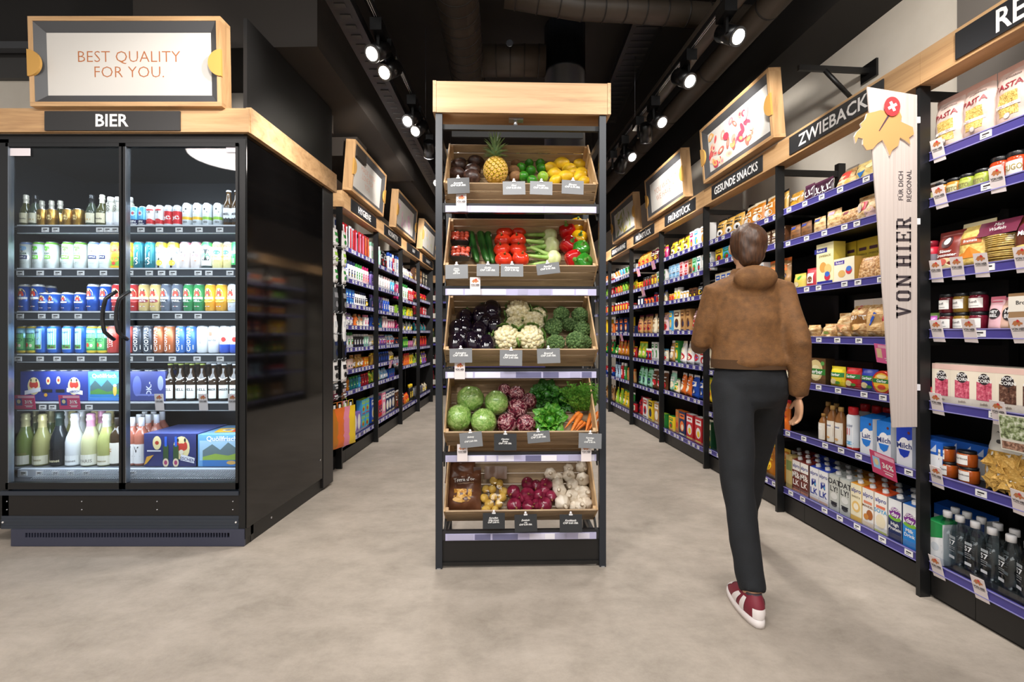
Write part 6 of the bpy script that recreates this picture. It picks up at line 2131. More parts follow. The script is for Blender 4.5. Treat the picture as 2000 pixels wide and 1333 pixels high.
grc = box(.072, .07, .185, 'e6e8ea', [('p', [(-.19, .55), (.19, .68), (.19, 1), (-.19, 1)], '1f8a48'), ('e', 0, .4, .2, .2, 'c8d0d8')], side='dfe2e6', top='1f8a48', name='milk_carton', cap=None, gable=True)
mlk = box(.072, .07, .2, 'e6e8ec', [('r', 0, .88, .36, .26, '1f5fc0'), ('e', 0, .62, .2, .14, '7a3a9a')], top='1f5fc0', name='milk_carton', gable=True)
wt = bottle(.245, .034, BOTGL, 'f2f2f4', None, (), 'pet', 'water_bottle')
wt.parts.append(('print', decals(MB(), [('r', -.03, .60, .12, .05, 'c2c6cb'), ('t', '57', -.03, .51, .085, 'd8dce0'), ('r', -.03, .43, .11, .012, 'a8acb2'), ('r', -.03, .40, .11, .008, 'a8acb2'), ('r', -.03, .36, .09, .008, 'a8acb2'), ('r', -.03, .25, .11, .05, 'c8ccd2')], cyl(.0344), .245).mesh('print')))
wt.parts.append(('water', MB().lathe([(.030, .004), (.0325, .05), (.032, .12), (.031, .17)], film('water', (.95, .98, 1), .97, .02), 14).mesh('water')))
rrow(0, 6, [(grc, 'green and white milk carton', [1826]), (wt, 'clear water bottle numbered 57', [1851, 1875, 1905, 1938, 1975, 2012]), (wt, 'clear water bottle numbered 57', [1866, 1889, 1917, 1949, 1982], .075),
            (mlk, 'blue and white milk carton', [1838, 1860, 1882, 1906], .19)], 'bottom shelf of nearest bay')
for i, (z_i, pxs) in enumerate(((0, [1832]), (1, [1836, 1948]), (2, [1829, 1870, 1917, 1998]), (3, [1831, 1894, 1991]), (4, [1830, 1951]), (5, [1830, 1992]), (6, [1830, 1914]))):
    for j, px in enumerate(pxs):
        hang(HCARD, 'regional_tag', RUN, px, LVR[0][z_i] + .012, 'white VON HIER tag%s on the %s shelf of the nearest bay' % (', ' + ORD[j] + ' from left,' if len(pxs) > 1 else '', ['top', 'second', 'third', 'fourth', 'fifth', 'sixth', 'bottom'][z_i]), rot=rnd.uniform(-.04, .1), group='VON HIER tags on the nearest bay')

cbo = next(o for o in COL.objects if o.name.startswith('chips_bag') and o.parent is None)
CHT = MB()
CHT.prism([(-.026, -.018), (.027, -.016), (.002, .029)], -.0012, .0012, NM('corn_chip', [(0.3, 'b98a3a'), (.6, 'd6ac5a'), (.8, 'e4c47e')], (120, 120, 120), 3, .6, .4))
CHT = CHT.mesh('tortilla_chip')
rc_ = random.Random(3)
for i in range(46):
    x_, z_ = rc_.uniform(-.062, .062), rc_.uniform(.018, .145)
    y_ = -.045 * max(.2, (1 - abs(x_ / .09) ** 2.6)) ** .6 * (min(1, z_ / .04)) ** .5 - .004
    put(CHT, 'tortilla_chip', cbo, (x_, y_ + rc_.uniform(-.004, .004), z_), (rc_.uniform(-.45, .45), rc_.uniform(0, 6.28), rc_.uniform(-.5, .5)))
lfm = MB().box(-.045, .045, -.001, 0, -.07, .07, M('d8d4c8', .4)).rect(0, .02, .084, .09, NM('leaflet_photo', [(0.35, '3a3a2c'), (.5, '8a9a6a'), (.65, 'd8dcc8')], (60, 60, 60), 3, .4), flat(-.001), .0004).rect(0, -.05, .08, .03, NM('leaflet_photo2', [(0.4, '6a4a3a'), (.6, 'b8907a')], (90, 90, 90), 3, .4), flat(-.001), .0004)
hang(lfm.mesh('leaflet'), 'leaflet', RUN, 1979, .82, 'printed garden leaflet hanging in front of the tortilla chips bag', yl=-.02, tilt=.1)

# ---- ZWIEBACK bay
BRD = NM('bread_slices', [(0.34, '9a6430'), (.5, 'dcb47a'), (.66, 'f0dcb4')], (30, 30, 60), 4, .5, .5)
DRD = NM('dark_bread', [(0.3, '4a2e1a'), (.6, '8a5c34'), (.8, 'b98a58')], (30, 30, 60), 4, .5, .4)
NUTS = NM('seed_crackers', [(0.3, '6a4424'), (.5, 'c8945a'), (.7, 'ecd8b0')], (90, 90, 90), 4, .5, .7)
sb1 = bag(.12, .115, .06, 'gold', [('t', 'Crispy', 0, .6, .18, W), ('e', 0, .3, .6, .3, 'c8942c')], 'snack_bag', mat=NM('gold_foil', [(0.3, '6a4a1a'), (.7, 'c8963a')], (20, 20, 20), 3, .2, .3))
sb2 = bag(.085, .125, .04, '3a1a2e', [('t', 'K.I.', 0, .5, .3, W, .2)], 'snack_bag', crimp='5a3048')
sb3 = bag(.1, .17, .05, 'e0c8a0', [('r', 0, .55, .46, .3, 'e0483a'), ('e', 0, .4, .5, .3, 'e6d8b0')], 'bread_bag', mat=BRD, crimp='b9aea4')
sb4 = bag(.17, .12, .08, 'e8d070', [('p', [(-.4, .5), (0, .75), (.1, .5), (-.2, .25)], '2f7ac8'), ('e', .3, .7, .4, .3, 'f2e6b0')], 'cracker_bag', mat=NM('corn_cakes', [(0.3, 'c9a04a'), (.6, 'f0dc94')], (30, 30, 30), 3, .45, .4))
sb5 = bag(.1, .07, .06, 'e8d070', [('r', 0, .5, .6, .4, 'e0b04a')], 'cracker_bag', mat=BRD)
rrow(1, 0, [(sb1, 'golden crispy snack bag', [1550]), (sb2, 'dark purple bag lettered K.I.', [1577]), (sb2, 'dark purple bag', [1592, 1602, 1612], .02), (sb3, 'sliced bread bag leaning back', [1635], .0, -.45), (sb5, 'flat cracker bag', [1655]),
            (sb4, 'yellow and blue cracker bag', [1687]), (DRDB := bag(.09, .2, .05, 'tan', [], 'bread_bag', mat=DRD, crimp='c9c4bc'), 'tall clear bag of dark bread', [1660], .12, -.3)], 'top shelf of ZWIEBACK bay')
pk = lambda c, m_, w=.095, h=.115, c2='2a3a8c': bag(w, h, .035, c, [('r', -.1, .84, .36, .14, c2), ('r', 0, .14, .6, .12, W)], 'crispbread_pack', mat=m_, wob=.08, top=.05)
rrow(1, 1, [(pk('tan', DRD), 'brown seed crispbread pack', [1550, 1571]), (pk('tan', BRD), 'pale crispbread pack', [1597]), (pk('tan', BRD, .11, .13, 'c8a0c0'), 'tall toast pack', [1625]), (pk('tan', NUTS, .13, .1, '7a2a40'), 'reddish bun pack', [1653]),
            (bag(.16, .15, .07, 'white', [('r', -.1, .6, .3, .3, 'c8304a'), ('e', .2, .3, .4, .4, 'f0c8c0'), ('e', -.3, .6, .3, .4, 'd8c8c0')], 'bun_bag', mat=BRD, wob=.2), 'white and red bun bag', [1690]),
            (pk('tan', DRD), 'brown seed crispbread pack', [1557, 1583], .09)], 'second shelf of ZWIEBACK bay')
zb = lambda w, h: box(w, .075, h, 'f0e8b8', [('r', -.12 * w / h * 2, .84, .75 * w / h, .11, '2a2f8c'), ('t', 'Roland', -.12 * w / h * 2, .84, .06, W, 0, .6 * w / h), ('t', 'ZWIEBACK', 0, .71, .05, '8a7a3a', 0, .8 * w / h), ('e', -.1 * w / h, .45, .4 * w / h, .24, 'd8a050'), ('e', .18 * w / h, .4, .4 * w / h, .22, 'e8c47a'),
                                              ('e', .15 * w / h, .22, .34 * w / h, .17, 'c8304a'), ('e', .15 * w / h, .28, .28 * w / h, .12, '3a6ac8'), ('r', 0, .09, .9 * w / h, .08, '2a2f8c')], side='d8c25a', top='e8d88a', name='rusk_box')
zl = box(.15, .07, .15, 'f2ead0', [('r', -.22, .84, .5, .14, '4a2f9c'), ('t', 'Roland', -.22, .84, .09, W, 0, .45), ('e', -.1, .4, .36, .28, 'e0b46a'), ('e', .25, .5, .3, .3, 'd8404a'), ('e', .25, .56, .26, .2, '4a7ad0'), ('r', 0, .08, .95, .1, 'e0905a')], side='d8b45a', top='ecd890', name='rusk_box')
zbb = box(.075, .08, .26, 'c9b23c', [('r', 0, .78, .2, .07, '4a2a4a'), ('t', 'ZWIEBACK', 0, .66, .04, '6a5a2a', 0, .24), ('r', 0, .55, .16, .01, '8a7a3a')], name='rusk_box')
rrow(1, 2, [(bag(.105, .11, .05, 'e0d070', [('e', .1, .75, .26, .26, '4a9a3a'), ('e', -.1, .35, .5, .3, 'ecd8a8')], 'cracker_bag', mat=M('dcc85a', .4)), 'yellow cracker pack with green badge', [1557]),
            (bag(.1, .13, .045, 'c8404a', [('r', 0, .5, .4, .5, 'f0e6e0'), ('e', 0, .45, .3, .3, '7a5030')], 'cracker_bag', mat=M('c23a44', .35)), 'red and white sandwich pack', [1582]),
            (zb(.135, .262), 'tall yellow rusk box', [1611]), (zbb, 'olive-yellow rusk box', [1640, 1662, 1685, 1706], .12), (zl, 'low white and yellow rusk box', [1648]),
            (bag(.12, .135, .05, 'tan', [('r', 0, .9, .4, .1, 'e8c0b0')], 'cracker_bag', mat=NUTS, top=.04), 'tall clear pack of nut crackers', [1686], 0, -.15), (bag(.08, .17, .05, 'tan', [('r', .2, .8, .3, .3, '3a3a9c')], 'cracker_bag', mat=NUTS, top=.04), 'nut cracker pack with blue label', [1713], 0, -.15)],
     'third shelf of ZWIEBACK bay')
tb = lambda lab, c, art=(): bag(.135, .22, .1, 'tan', [('r', 0, .5, .48, .6, c)] + list(art), 'toast_bag', mat=BRD, wob=.15, crimp='d8d0c8', top=.2)
rrow(1, 3, [(bag(.11, .085, .08, 'tan', [('e', 0, .5, .4, .3, 'f0e8dc')], 'bun_bag', mat=BRD, wob=.4), 'clear bag of pale buns', [1580]), (bag(.11, .09, .08, 'tan', [('e', 0, .4, .3, .2, 'a8c060')], 'bun_bag', mat=BRD, wob=.35, seed=3), 'clear bag of golden rolls', [1613]),
            (bag(.12, .15, .09, 'tan', [('e', 0, .4, .6, .3, 'e0a070')], 'bun_bag', mat=BRD, wob=.25, seed=5), 'tall clear bag of white rolls', [1642]),
            (tb('', '9a6a34', [('t', 'TOAST', 0, .54, .11, W), ('e', -.05, .8, .16, .1, 'c8404a'), ('e', .0, .3, .3, .16, 'e0b070'), ('e', -.14, .28, .14, .1, '5a8a3a')]), 'sliced bread bag lettered TOAST', [1671]),
            (tb('', 'd8b07a', [('p', [(-.3, .2), (-.1, .2), (.22, .72), (.05, .76)], 'c82a3a'), ('p', [(-.12, .34), (-.04, .34), (.14, .62), (.06, .66)], '2a5ac8')]), 'toast bag with red and blue band', [1704]),
            (tb('', 'd8b07a', [('r', 0, .55, .3, .5, 'b8283a')]), 'toast bag with red label', [1735])], 'fourth shelf of ZWIEBACK bay')
gb = lambda c, w=.105, h=.125: bag(w, h, .05, c, [('r', 0, .62, .8, .2, '2a7a3a'), ('t', 'Gerber', 0, .62, .12, W), ('e', -.1, .3, .4, .26, 'ecd8a0'), ('e', .15, .25, .24, .14, '5a9a3a')], 'cheese_pack', crimp=c, top=.05, mat=M(c, .25))
gx = box(.16, .06, .165, '6a4a2c', [('e', 0, .55, .7, .8, 'd8c48a'), ('e', .0, .5, .5, .5, 'e8dcae'), ('r', 0, .5, .96, .22, '2f7a2c'), ('t', 'Gerber', 0, .5, .16, W), ('e', .35, .82, .18, .16, '5a9a4a')], side='3a2a1a', top='5a3f26', name='fondue_box')
rgb_ = Tpl('cheese_box', [('body', MB().lathe([(.06, 0), (.062, .01), (.062, .028), (.06, .034)], M('c83a24', .3), 24, Matrix.Translation((0, .034, .062)) @ Matrix.Rotation(PI / 2, 4, 'X')).mesh('cheese_box')),
                         ('print', decals(MB(), [('e', 0, .062, .1, .1, 'e8b83a'), ('r', 0, .07, .11, .022, '2f7a3a'), ('t', 'Gerber', 0, .07, .014, W), ('e', .0, .038, .05, .025, 'd84a2a'), ('e', 0, .093, .06, .02, 'f0e0a0')], flat(-.0005), 1.0).mesh('print'))], .12, 'box', .125, .035)
rrow(1, 4, [(gx, 'brown fondue box with green band', [1593]), (gb('e6d02a'), 'yellow cheese pack with green band', [1631]), (gb('c82a2e'), 'red cheese pack with green band', [1661]), (gb('2a3a9c'), 'blue cheese pack with green band', [1692]),
            (rgb_, 'round red and yellow cheese box', [1722]), (box(.075, .1, .15, '3a2420', [('r', 0, .4, .36, .1, '2f6a2c')], name='fondue_box'), 'dark fondue box', [1622, 1640, 1658, 1676, 1694], .17)], 'fifth shelf of ZWIEBACK bay')
cof = bottle(.225, .03, M('8a5c34', .2), 'c9a05c', 'e9e2d4', [('e', 0, .48, .22, .14, 'f4f2ee'), ('t', 'Emmi', 0, .48, .05, '2a4a8c'), ('p', [(-.13, .36), (.13, .2), (.13, .42), (-.13, .42)], '9a6a3c'), ('e', 0, .16, .12, .06, 'd8a86a')], 'pet', 'coffee_bottle', labelz=(.05, .6))
cos = bottle(.165, .027, M('8a5c34', .2), 'b98c4c', 'e9e2d4', [('e', 0, .5, .24, .2, 'f4f2ee'), ('p', [(-.14, .3), (.14, .12), (.14, .4), (-.14, .4)], '6a4224')], 'pet', 'coffee_bottle', labelz=(.05, .66))
spr = vent(.24, .032, [(0, 'd83a34'), (.06, 'e6ecf2'), (.58, 'e6ecf2')], 'd8222a', [('r', -.02, .42, .16, .16, 'c8242e'), ('t', 'RAHM', 0, .56, .06, '8a94a8'), ('e', .04, .16, .2, .08, '6ab4e0'), ('r', .12, .3, .02, .5, 'f4f6f8')], 'spray_cream_can')
milk = lambda w_, word, c='1f7ad8': box(.08, .075, .2, 'e6e9ee', [('p', [(-.2, .58), (.2, .7), (.2, 1), (-.2, 1)], c), ('e', 0, .5, .3, .44, 'f6f6f8'), ('p', [(-.15, .42), (.15, .42), (.1, .28), (0, .22), (-.1, .28)], c), ('t', word, 0, .52, .13, '2a3a7c', .04), ('e', .12, .85, .07, .07, '6a2a2a')], side='dfe4ea', top=c, name='milk_carton', gable=True, cap=None)
rrow(1, 5, [(cos, 'short coffee drink bottle', [1609]), (cof, 'tall coffee drink bottle', [1627, 1643]), (cof, 'tall coffee drink bottle', [1618, 1634], .09), (spr, 'white cream spray can with red cap', [1667]), (spr, 'white cream spray can with red cap', [1690, 1713, 1735], .17),
            (milk(0, 'Lait'), 'blue and white milk carton lettered Lait', [1692]), (milk(0, 'Milch'), 'blue and white carton lettered Milch', [1726]), (milk(0, 'Milch', '1a3fb8'), 'dark blue and white Milch carton', [1766]),
            (milk(0, 'Milch'), 'blue and white carton lettered Milch', [1712, 1742], .09)], 'sixth shelf of ZWIEBACK bay')


def oat(c1, c2, art, top, sp='alpro', spc='3a3f8c'):
    return box(.071, .072, .205, c1, [('t', sp, 0, .82, .11, spc, .0, .31)] + art, side=c2, top=top, name='drink_carton', gable=True, cap='f0f0f0')


o1 = oat('efece6', '5a241c', [('r', 0, .36, .34, .66, '6a2a20'), ('t', 'NOT', 0, .62, .06, W), ('t', 'M&\nLK', 0, .42, .17, 'f0ece6'), ('r', 0, .06, .34, .06, 'c87a5a')], '7a2a22')
o2 = oat('f0f0f2', 'dcdce2', [('t', 'NOT', 0, .64, .05, '4a4a9c'), ('t', 'M\nLK', 0, .42, .18, '2f3f9c'), ('e', .05, .52, .06, .08, '4aa8dc'), ('r', 0, .06, .34, .06, 'e0b8a0')], '2a44b0')
o3 = oat('c6c9c2', 'a9aca6', [('t', 'OAT\nLY!', 0, .72, .15, '22242a'), ('e', 0, .42, .24, .2, 'dfe0dc'), ('e', 0, .18, .22, .14, '22242a'), ('r', 0, .24, .24, .03, '22242a')], 'b4b8b4', 'OAT', 'c6c9c2')
o4 = oat('f0e6c4', 'e8c86a', [('t', 'BARISTA', 0, .66, .05, '8a7a5a'), ('e', 0, .4, .26, .3, 'e8c070'), ('e', 0, .4, .16, .18, 'f6ecd4'), ('r', 0, .08, .34, .12, 'e8b84a')], 'e8a03a')
o5 = oat('f0ece4', 'e0d0c0', [('t', 'MANDEL', 0, .54, .06, '7a4a2a'), ('r', 0, .64, .26, .07, 'e08a6a'), ('e', .06, .34, .2, .26, 'a8602c'), ('e', -.05, .26, .16, .16, 'c8843c'), ('r', 0, .08, .34, .1, 'f0dcc0')], 'e0662a')
o6 = oat('f2efe8', 'e6e2da', [('r', 0, .66, .26, .07, 'e0785a'), ('t', 'SOYA', 0, .56, .1, '4aa0d0'), ('e', 0, .3, .28, .36, 'ece0c0'), ('r', 0, .04, .34, .05, 'c8d070')], 'e0562a')
o7 = oat('eceef0', '22345c', [('r', 0, .28, .34, .56, '22305a'), ('e', 0, .55, .32, .14, '7ab83c'), ('e', 0, .68, .3, .26, '7a2a8c'), ('t', 'good\nday', 0, .69, .1, W), ('t', 'High\nProtein', 0, .34, .08, W)], '3a4a6a', 'x', 'eceef0')
o8 = oat('eceef0', '2a8ad8', [('r', 0, .26, .34, .52, '2a8ad8'), ('e', 0, .53, .32, .12, '7ab83c'), ('e', 0, .68, .3, .26, '7a2a8c'), ('t', 'good\nday', 0, .69, .1, W), ('t', 'Milk\nDrink', 0, .34, .08, W)], '2a6ac0', 'x', 'eceef0')
tall_g = box(.06, .07, .22, 'c8b070', [('r', 0, .7, .24, .3, '7a8a4a')], name='drink_carton')
w7 = 'bottom shelf of ZWIEBACK bay'
spec = [(tall_g, 'tan and olive drink carton', [1541])]
for t, d, pxs in ((o1, 'brown oat drink carton', [1555, 1571]), (o2, 'white and blue oat drink carton', [1590, 1608]), (o3, 'grey OATLY drink carton', [1629, 1650]), (o4, 'cream and yellow barista carton', [1672]), (o5, 'white and orange MANDEL carton', [1695]),
                  (o6, 'white SOYA drink carton', [1720]), (o7, 'navy High Protein carton', [1748]), (o8, 'sky-blue Milk Drink carton', [1777])):
    spec.append((t, d, pxs))
    spec.append((t, d, [px - 1 for px in pxs], .078))
    spec.append((t, d, [px - 2 for px in pxs], .156))
rrow(1, 6, spec, w7)
hang(promo('36%', .14, .125, '9ac4e8'), 'promotion_card', RUN, 1725, .54, 'pink 36% promotion card hanging below the milk cartons', rot=.1, yl=-.03)
hang(promo(' ', .10, .10, 'e8c0a0', 'e0609a'), 'promotion_card', RUN, 1727, 1.10, 'pink promotion card half hidden behind the cardboard banner', rot=.1, yl=-.03)

# ---- cardboard banner on the post
def banner():
    Y = 2.075
    q = lambda x, y: ((x - CX) * Y / FPX, CH - (y - CY) * Y / FPX)
    KR = NM('corrugated_card', [(0.35, 'b3a69f'), (.6, 'bfb3ac')], (160, 160, 1.2), 3, .65, .2)
    out = [q(1692, 171), q(1713, 440), q(1741, 835), q(1789, 834), q(1789, 187)]
    m = MB().prism(out, -.006, 0, KR)
    S = flat(-.0062)
    o = m.build('cardboard_banner', None, (0, Y, 0))
    tag(o, 'tapered cardboard banner with Swiss map, reading VON HIER für dich regional', 'banner')
    # slab lettering, turned to read upwards
    b = MB()
    ink = M('3b3236', .6)

    def slab(glyph, cx, cz, w_, h_):
        """strokes in a unit box, u to the right of the letter, v up; drawn rotated by 90 degrees"""
        def rc(u0, u1, v0, v1):
            pts = [(u0, v0), (u1, v0), (u1, v1), (u0, v1)]
            b.poly([(cx + (.5 - v) * h_, cz + (u - .5) * w_) for u, v in pts], ink, S, .0006)

        def pl(pts):
            b.poly([(cx + (.5 - v) * h_, cz + (u - .5) * w_) for u, v in pts], ink, S, .0006)
        for g in glyph:
            if len(g) == 4 and not isinstance(g[0], tuple):
                rc(*g)
            else:
                pl(g)
    s_, t_ = .24, .11
    GL = {'V': [[(.12, 1), (.38, 1), (.56, .25), (.5, 0), (.42, 0)], [(.72, 1), (.88, 1), (.58, 0), (.46, 0), (.5, .25)], (0, .46, 1 - t_, 1), (.6, 1, 1 - t_, 1)],
          'O': [(.08, .32, .15, .85), (.68, .92, .15, .85), [(.08, .8), (.32, .8), (.42, .9), (.58, .9), (.68, .8), (.92, .8), (.78, 1), (.22, 1)], [(.08, .2), (.22, 0), (.78, 0), (.92, .2), (.68, .2), (.58, .1), (.42, .1), (.32, .2)]],
          'N': [(.12, .3, 0, 1), (.7, .88, 0, 1), [(.12, 1), (.34, 1), (.88, 0), (.66, 0)], (0, .42, 0, t_), (0, .34, 1 - t_, 1), (.58, 1, 1 - t_, 1)],
          'H': [(.12, .36, 0, 1), (.64, .88, 0, 1), (.3, .7, .44, .56), (0, .46, 0, t_), (.54, 1, 0, t_), (0, .46, 1 - t_, 1), (.54, 1, 1 - t_, 1)],
          'I': [(.3, .7, 0, 1), (.05, .95, 0, t_), (.05, .95, 1 - t_, 1)],
          'E': [(.12, .36, 0, 1), (0, .95, 0, t_), (0, .92, 1 - t_, 1), (.3, .7, .44, .56), (.82, .95, 0, .28), (.8, .92, .72, 1), (.62, .72, .34, .66)],
          'R': [(.12, .36, 0, 1), (0, .46, 0, t_), (0, .7, 1 - t_, 1), (.3, .7, .44, .56), (.66, .88, .52, .94), [(.42, .5), (.64, .5), (.9, t_), (.66, t_)], (.62, 1, 0, t_)]}
    xc = (1748 + 1777) / 2
    H_ = 29 * Y / FPX
    for ch, y0, y1 in (('V', 622, 596), ('O', 591, 566), ('N', 562, 536), ('H', 524, 497), ('I', 493, 479), ('E', 475, 452), ('R', 449, 425)):
        X_, Z_ = q(xc, (y0 + y1) / 2)
        slab(GL[ch], X_, Z_, (y0 - y1) * Y / FPX, H_)
    b.text('FÜR DICH', *q(1756, 364), .021, ink, S, .0006, rot=PI / 2, bold=.008, fit=.30)
    b.text('REGIONAL', *q(1773, 364), .021, ink, S, .0006, rot=PI / 2, bold=.008, fit=.30)
    b.build('lettering', o)
    c = q(1721, 258)
    mp = [(c[0] + x * .275, c[1] + z * .26) for x, z in SWISS]
    MB().prism(mp, -.014, -.0062, M('c98f58', .6), side=M('e6d8cc', .6)).build('map_cutout', o)
    pz = q(1736, 212)
    pin = MB().disc(pz[0], pz[1], .073, .088, M('d23a3e', .4), flat(-.019), .0, 28)
    pin.build('pin_head', o)
    k2 = MB()
    for a in (.45, .45 + PI / 2):
        k2.poly([(pz[0] + .021 * math.cos(a) * sx - .0065 * math.sin(a) * sy, pz[1] + .023 * math.sin(a) * sx + .0065 * math.cos(a) * sy) for sx, sy in ((-1, -1), (1, -1), (1, 1), (-1, 1))], WHITE, flat(-.0195), .0005 + a * .0003)
    k2.build('white_cross', o)
    e = q(1712, 259)
    k3 = MB().poly([(pz[0] - .016, pz[1] - .036), (pz[0] - .008, pz[1] - .04), (e[0] + .002, e[1]), (e[0] - .002, e[1] + .002)], M('4a3a44', .5), flat(-.0145), .0006)
    k3.build('pin_needle', o)
    cl = MB()
    for y in (235, 433, 757):
        X_, Z_ = q(1791, y)
        MB().box(X_ - .006, X_ + .012, -.004, .004, Z_ - .014, Z_ + .014, M('d8dade', .3)).build('plastic_clip', o)


banner()

# ------------------------------------------------------------------ generic goods for the farther bays
NICE = dict(palepink='pale pink', paleblue='pale blue', darkgreen='dark green')
_G = {}


def gen(kind, c1, c2, seed=0):
    key = (kind, c1, c2)
    if key in _G:
        return _G[key]
    r = random.Random(str(key))
    c3 = r.choice(['white', 'yellow', 'red', 'navy', 'cream'])
    if kind in 'BTSK':
        w_, d_, h_ = {'B': (.11, .06, .12), 'T': (.13, .06, .22), 'S': (.07, .06, .08), 'K': (.072, .06, .19)}[kind]
        a = [('r', 0, .8, w_ / h_ * .86, .2, c2), ('e', 0, .4, w_ / h_ * .7, .42, c2), ('e', r.uniform(-.1, .1), .36, w_ / h_ * .4, .24, c3), ('r', 0, .82, w_ / h_ * .55, .06, c1), ('r', 0, .08, w_ / h_ * .8, .06, c3)]
        t = box(w_, d_, h_, c1, a, side=None, top=c2, name={'B': 'food_box', 'T': 'tall_box', 'S': 'small_box', 'K': 'drink_carton'}[kind])
        wd = {'B': 'box', 'T': 'tall box', 'S': 'small box', 'K': 'carton'}[kind]
    elif kind in 'GL':
        w_, h_ = {'G': (.12, .19), 'L': (.09, .12)}[kind]
        a = [('r', 0, .62, w_ / h_ * .7, .2, c2), ('e', 0, .34, w_ / h_ * .7, .3, c3), ('e', .04, .3, w_ / h_ * .3, .16, c2), ('r', 0, .64, w_ / h_ * .5, .07, c1)]
        t = bag(w_, h_, .06, c1, a, 'food_bag', crimp=c2, wob=.2, seed=r.random() * 9, mat=M(c1, .25))
        wd = {'G': 'bag', 'L': 'small bag'}[kind]
    elif kind in 'JM':
        R_, H_ = {'J': (.034, .11), 'M': (.028, .07)}[kind]
        t = jar(R_, H_, c1, c2, c3 if c3 != c1 else 'white', [('e', 0, .45, .3, .2, c2)], 'food_jar', 1.6)
        wd = {'J': 'jar', 'M': 'small jar'}[kind]
    elif kind in 'CD':
        R_, H_ = {'C': (.037, .11), 'D': (.033, .07)}[kind]
        t = can(H_, R_, [(0, c1), (.45, c2)], [('e', 0, .5, .4, .4, c3)], name='food_can')
        wd = 'can'
    elif kind in 'VUA':
        R_, H_ = {'V': (.03, .2), 'U': (.024, .14), 'A': (.026, .17)}[kind]
        t = vent(H_, R_, [(0, c1), (.12, c1), (.6, c1)], c2, [('r', 0, .42, R_ / H_ * 1.3, .34, c2), ('r', 0, .5, R_ / H_ * .9, .07, c1), ('e', 0, .34, R_ / H_ * .7, .1, c3)], 'plastic_bottle')
        wd = {'V': 'bottle', 'U': 'small bottle', 'A': 'spray can'}[kind]
    elif kind == 'H':
        m = MB().box(-.03, .03, .0, .004, 0, .2, M(c2, .4)).lathe([(.006, .02), (.008, .05), (.005, .16), (.009, .18)], M(c1, .3), 8, Matrix.Translation((0, -.006, 0)))
        t = Tpl('blister_card', [('body', m.mesh('blister_card')), ('blister', MB().box(-.02, .02, -.018, 0, .015, .185, PLEXI).mesh('blister'))], .062, 'pack', .2, .03)
        wd = 'toothbrush card'
    elif kind == 'P':
        t = box(.085, .02, .16, c1, [('r', 0, .8, .4, .2, c2), ('e', 0, .4, .34, .4, c3), ('r', 0, .8, .26, .06, c1)], name='flat_pack')
        wd = 'flat pack'
    elif kind == 'R':
        t = rolls(2, 1, .055, .12, c1, None)
        wd = 'roll pack'
    else:
        t = box(.23, .12, .16, c1, [('e', -.3, .5, .5, .8, c2), ('e', .35, .5, .5, .8, c2)], name='paper_pack')
        wd = 'paper pack'
    a, b = NICE.get(c1, c1), NICE.get(c2, c2)
    t.desc = '%s and %s %s' % (a, b, wd)
    _G[key] = t
    return t


def fill(fr, k, i, x0, x1, spec, where, stack=None, y=.035, zmax=.2):
    """spec: 'kind:c1:c2:count[:stack]' words; fills the shelf from x0 to x1"""
    z = z_of(fr, k, i)
    its = []
    for wd in spec.split():
        p = wd.split(':')
        t = gen(p[0], p[1], p[2])
        for _ in range(int(p[3])):
            its.append((t, int(p[4]) if len(p) > 4 else 1))
    tot = sum(t.w + .004 for t, _ in its)
    n_rep = (x1 - x0) / tot
    if n_rep < 1:
        keep = []
        acc = 0
        for t, st in its:
            if acc + t.w + .004 > x1 - x0:
                break
            acc += t.w + .004
            keep.append((t, st))
        its, tot = keep, acc
    gap = ((x1 - x0) - tot) / max(1, len(its))
    r = Row(fr, where)
    x = x0
    for t, st in its:
        x += gap / 2
        xc = x + t.w / 2
        x += t.w + .004 + gap / 2
        cylk = t.d == t.w
        while st > 1 and st * t.h > zmax + .02:
            st -= 1
        zs = max(.8, min(1.3, .84 * zmax / (t.h * st)))
        for s_ in range(st):
            r.add(t, t.desc, xc, y + (t.d / 2 if cylk or t.cat == 'bag' else 0) + (0 if cylk else rnd.uniform(0, .012)), z + s_ * (t.h * zs + .001), rnd.uniform(-.12, .12) if t.cat == 'bag' else rnd.uniform(-.03, .03), -.06 if t.cat == 'bag' else 0, zs)
    r.flush()


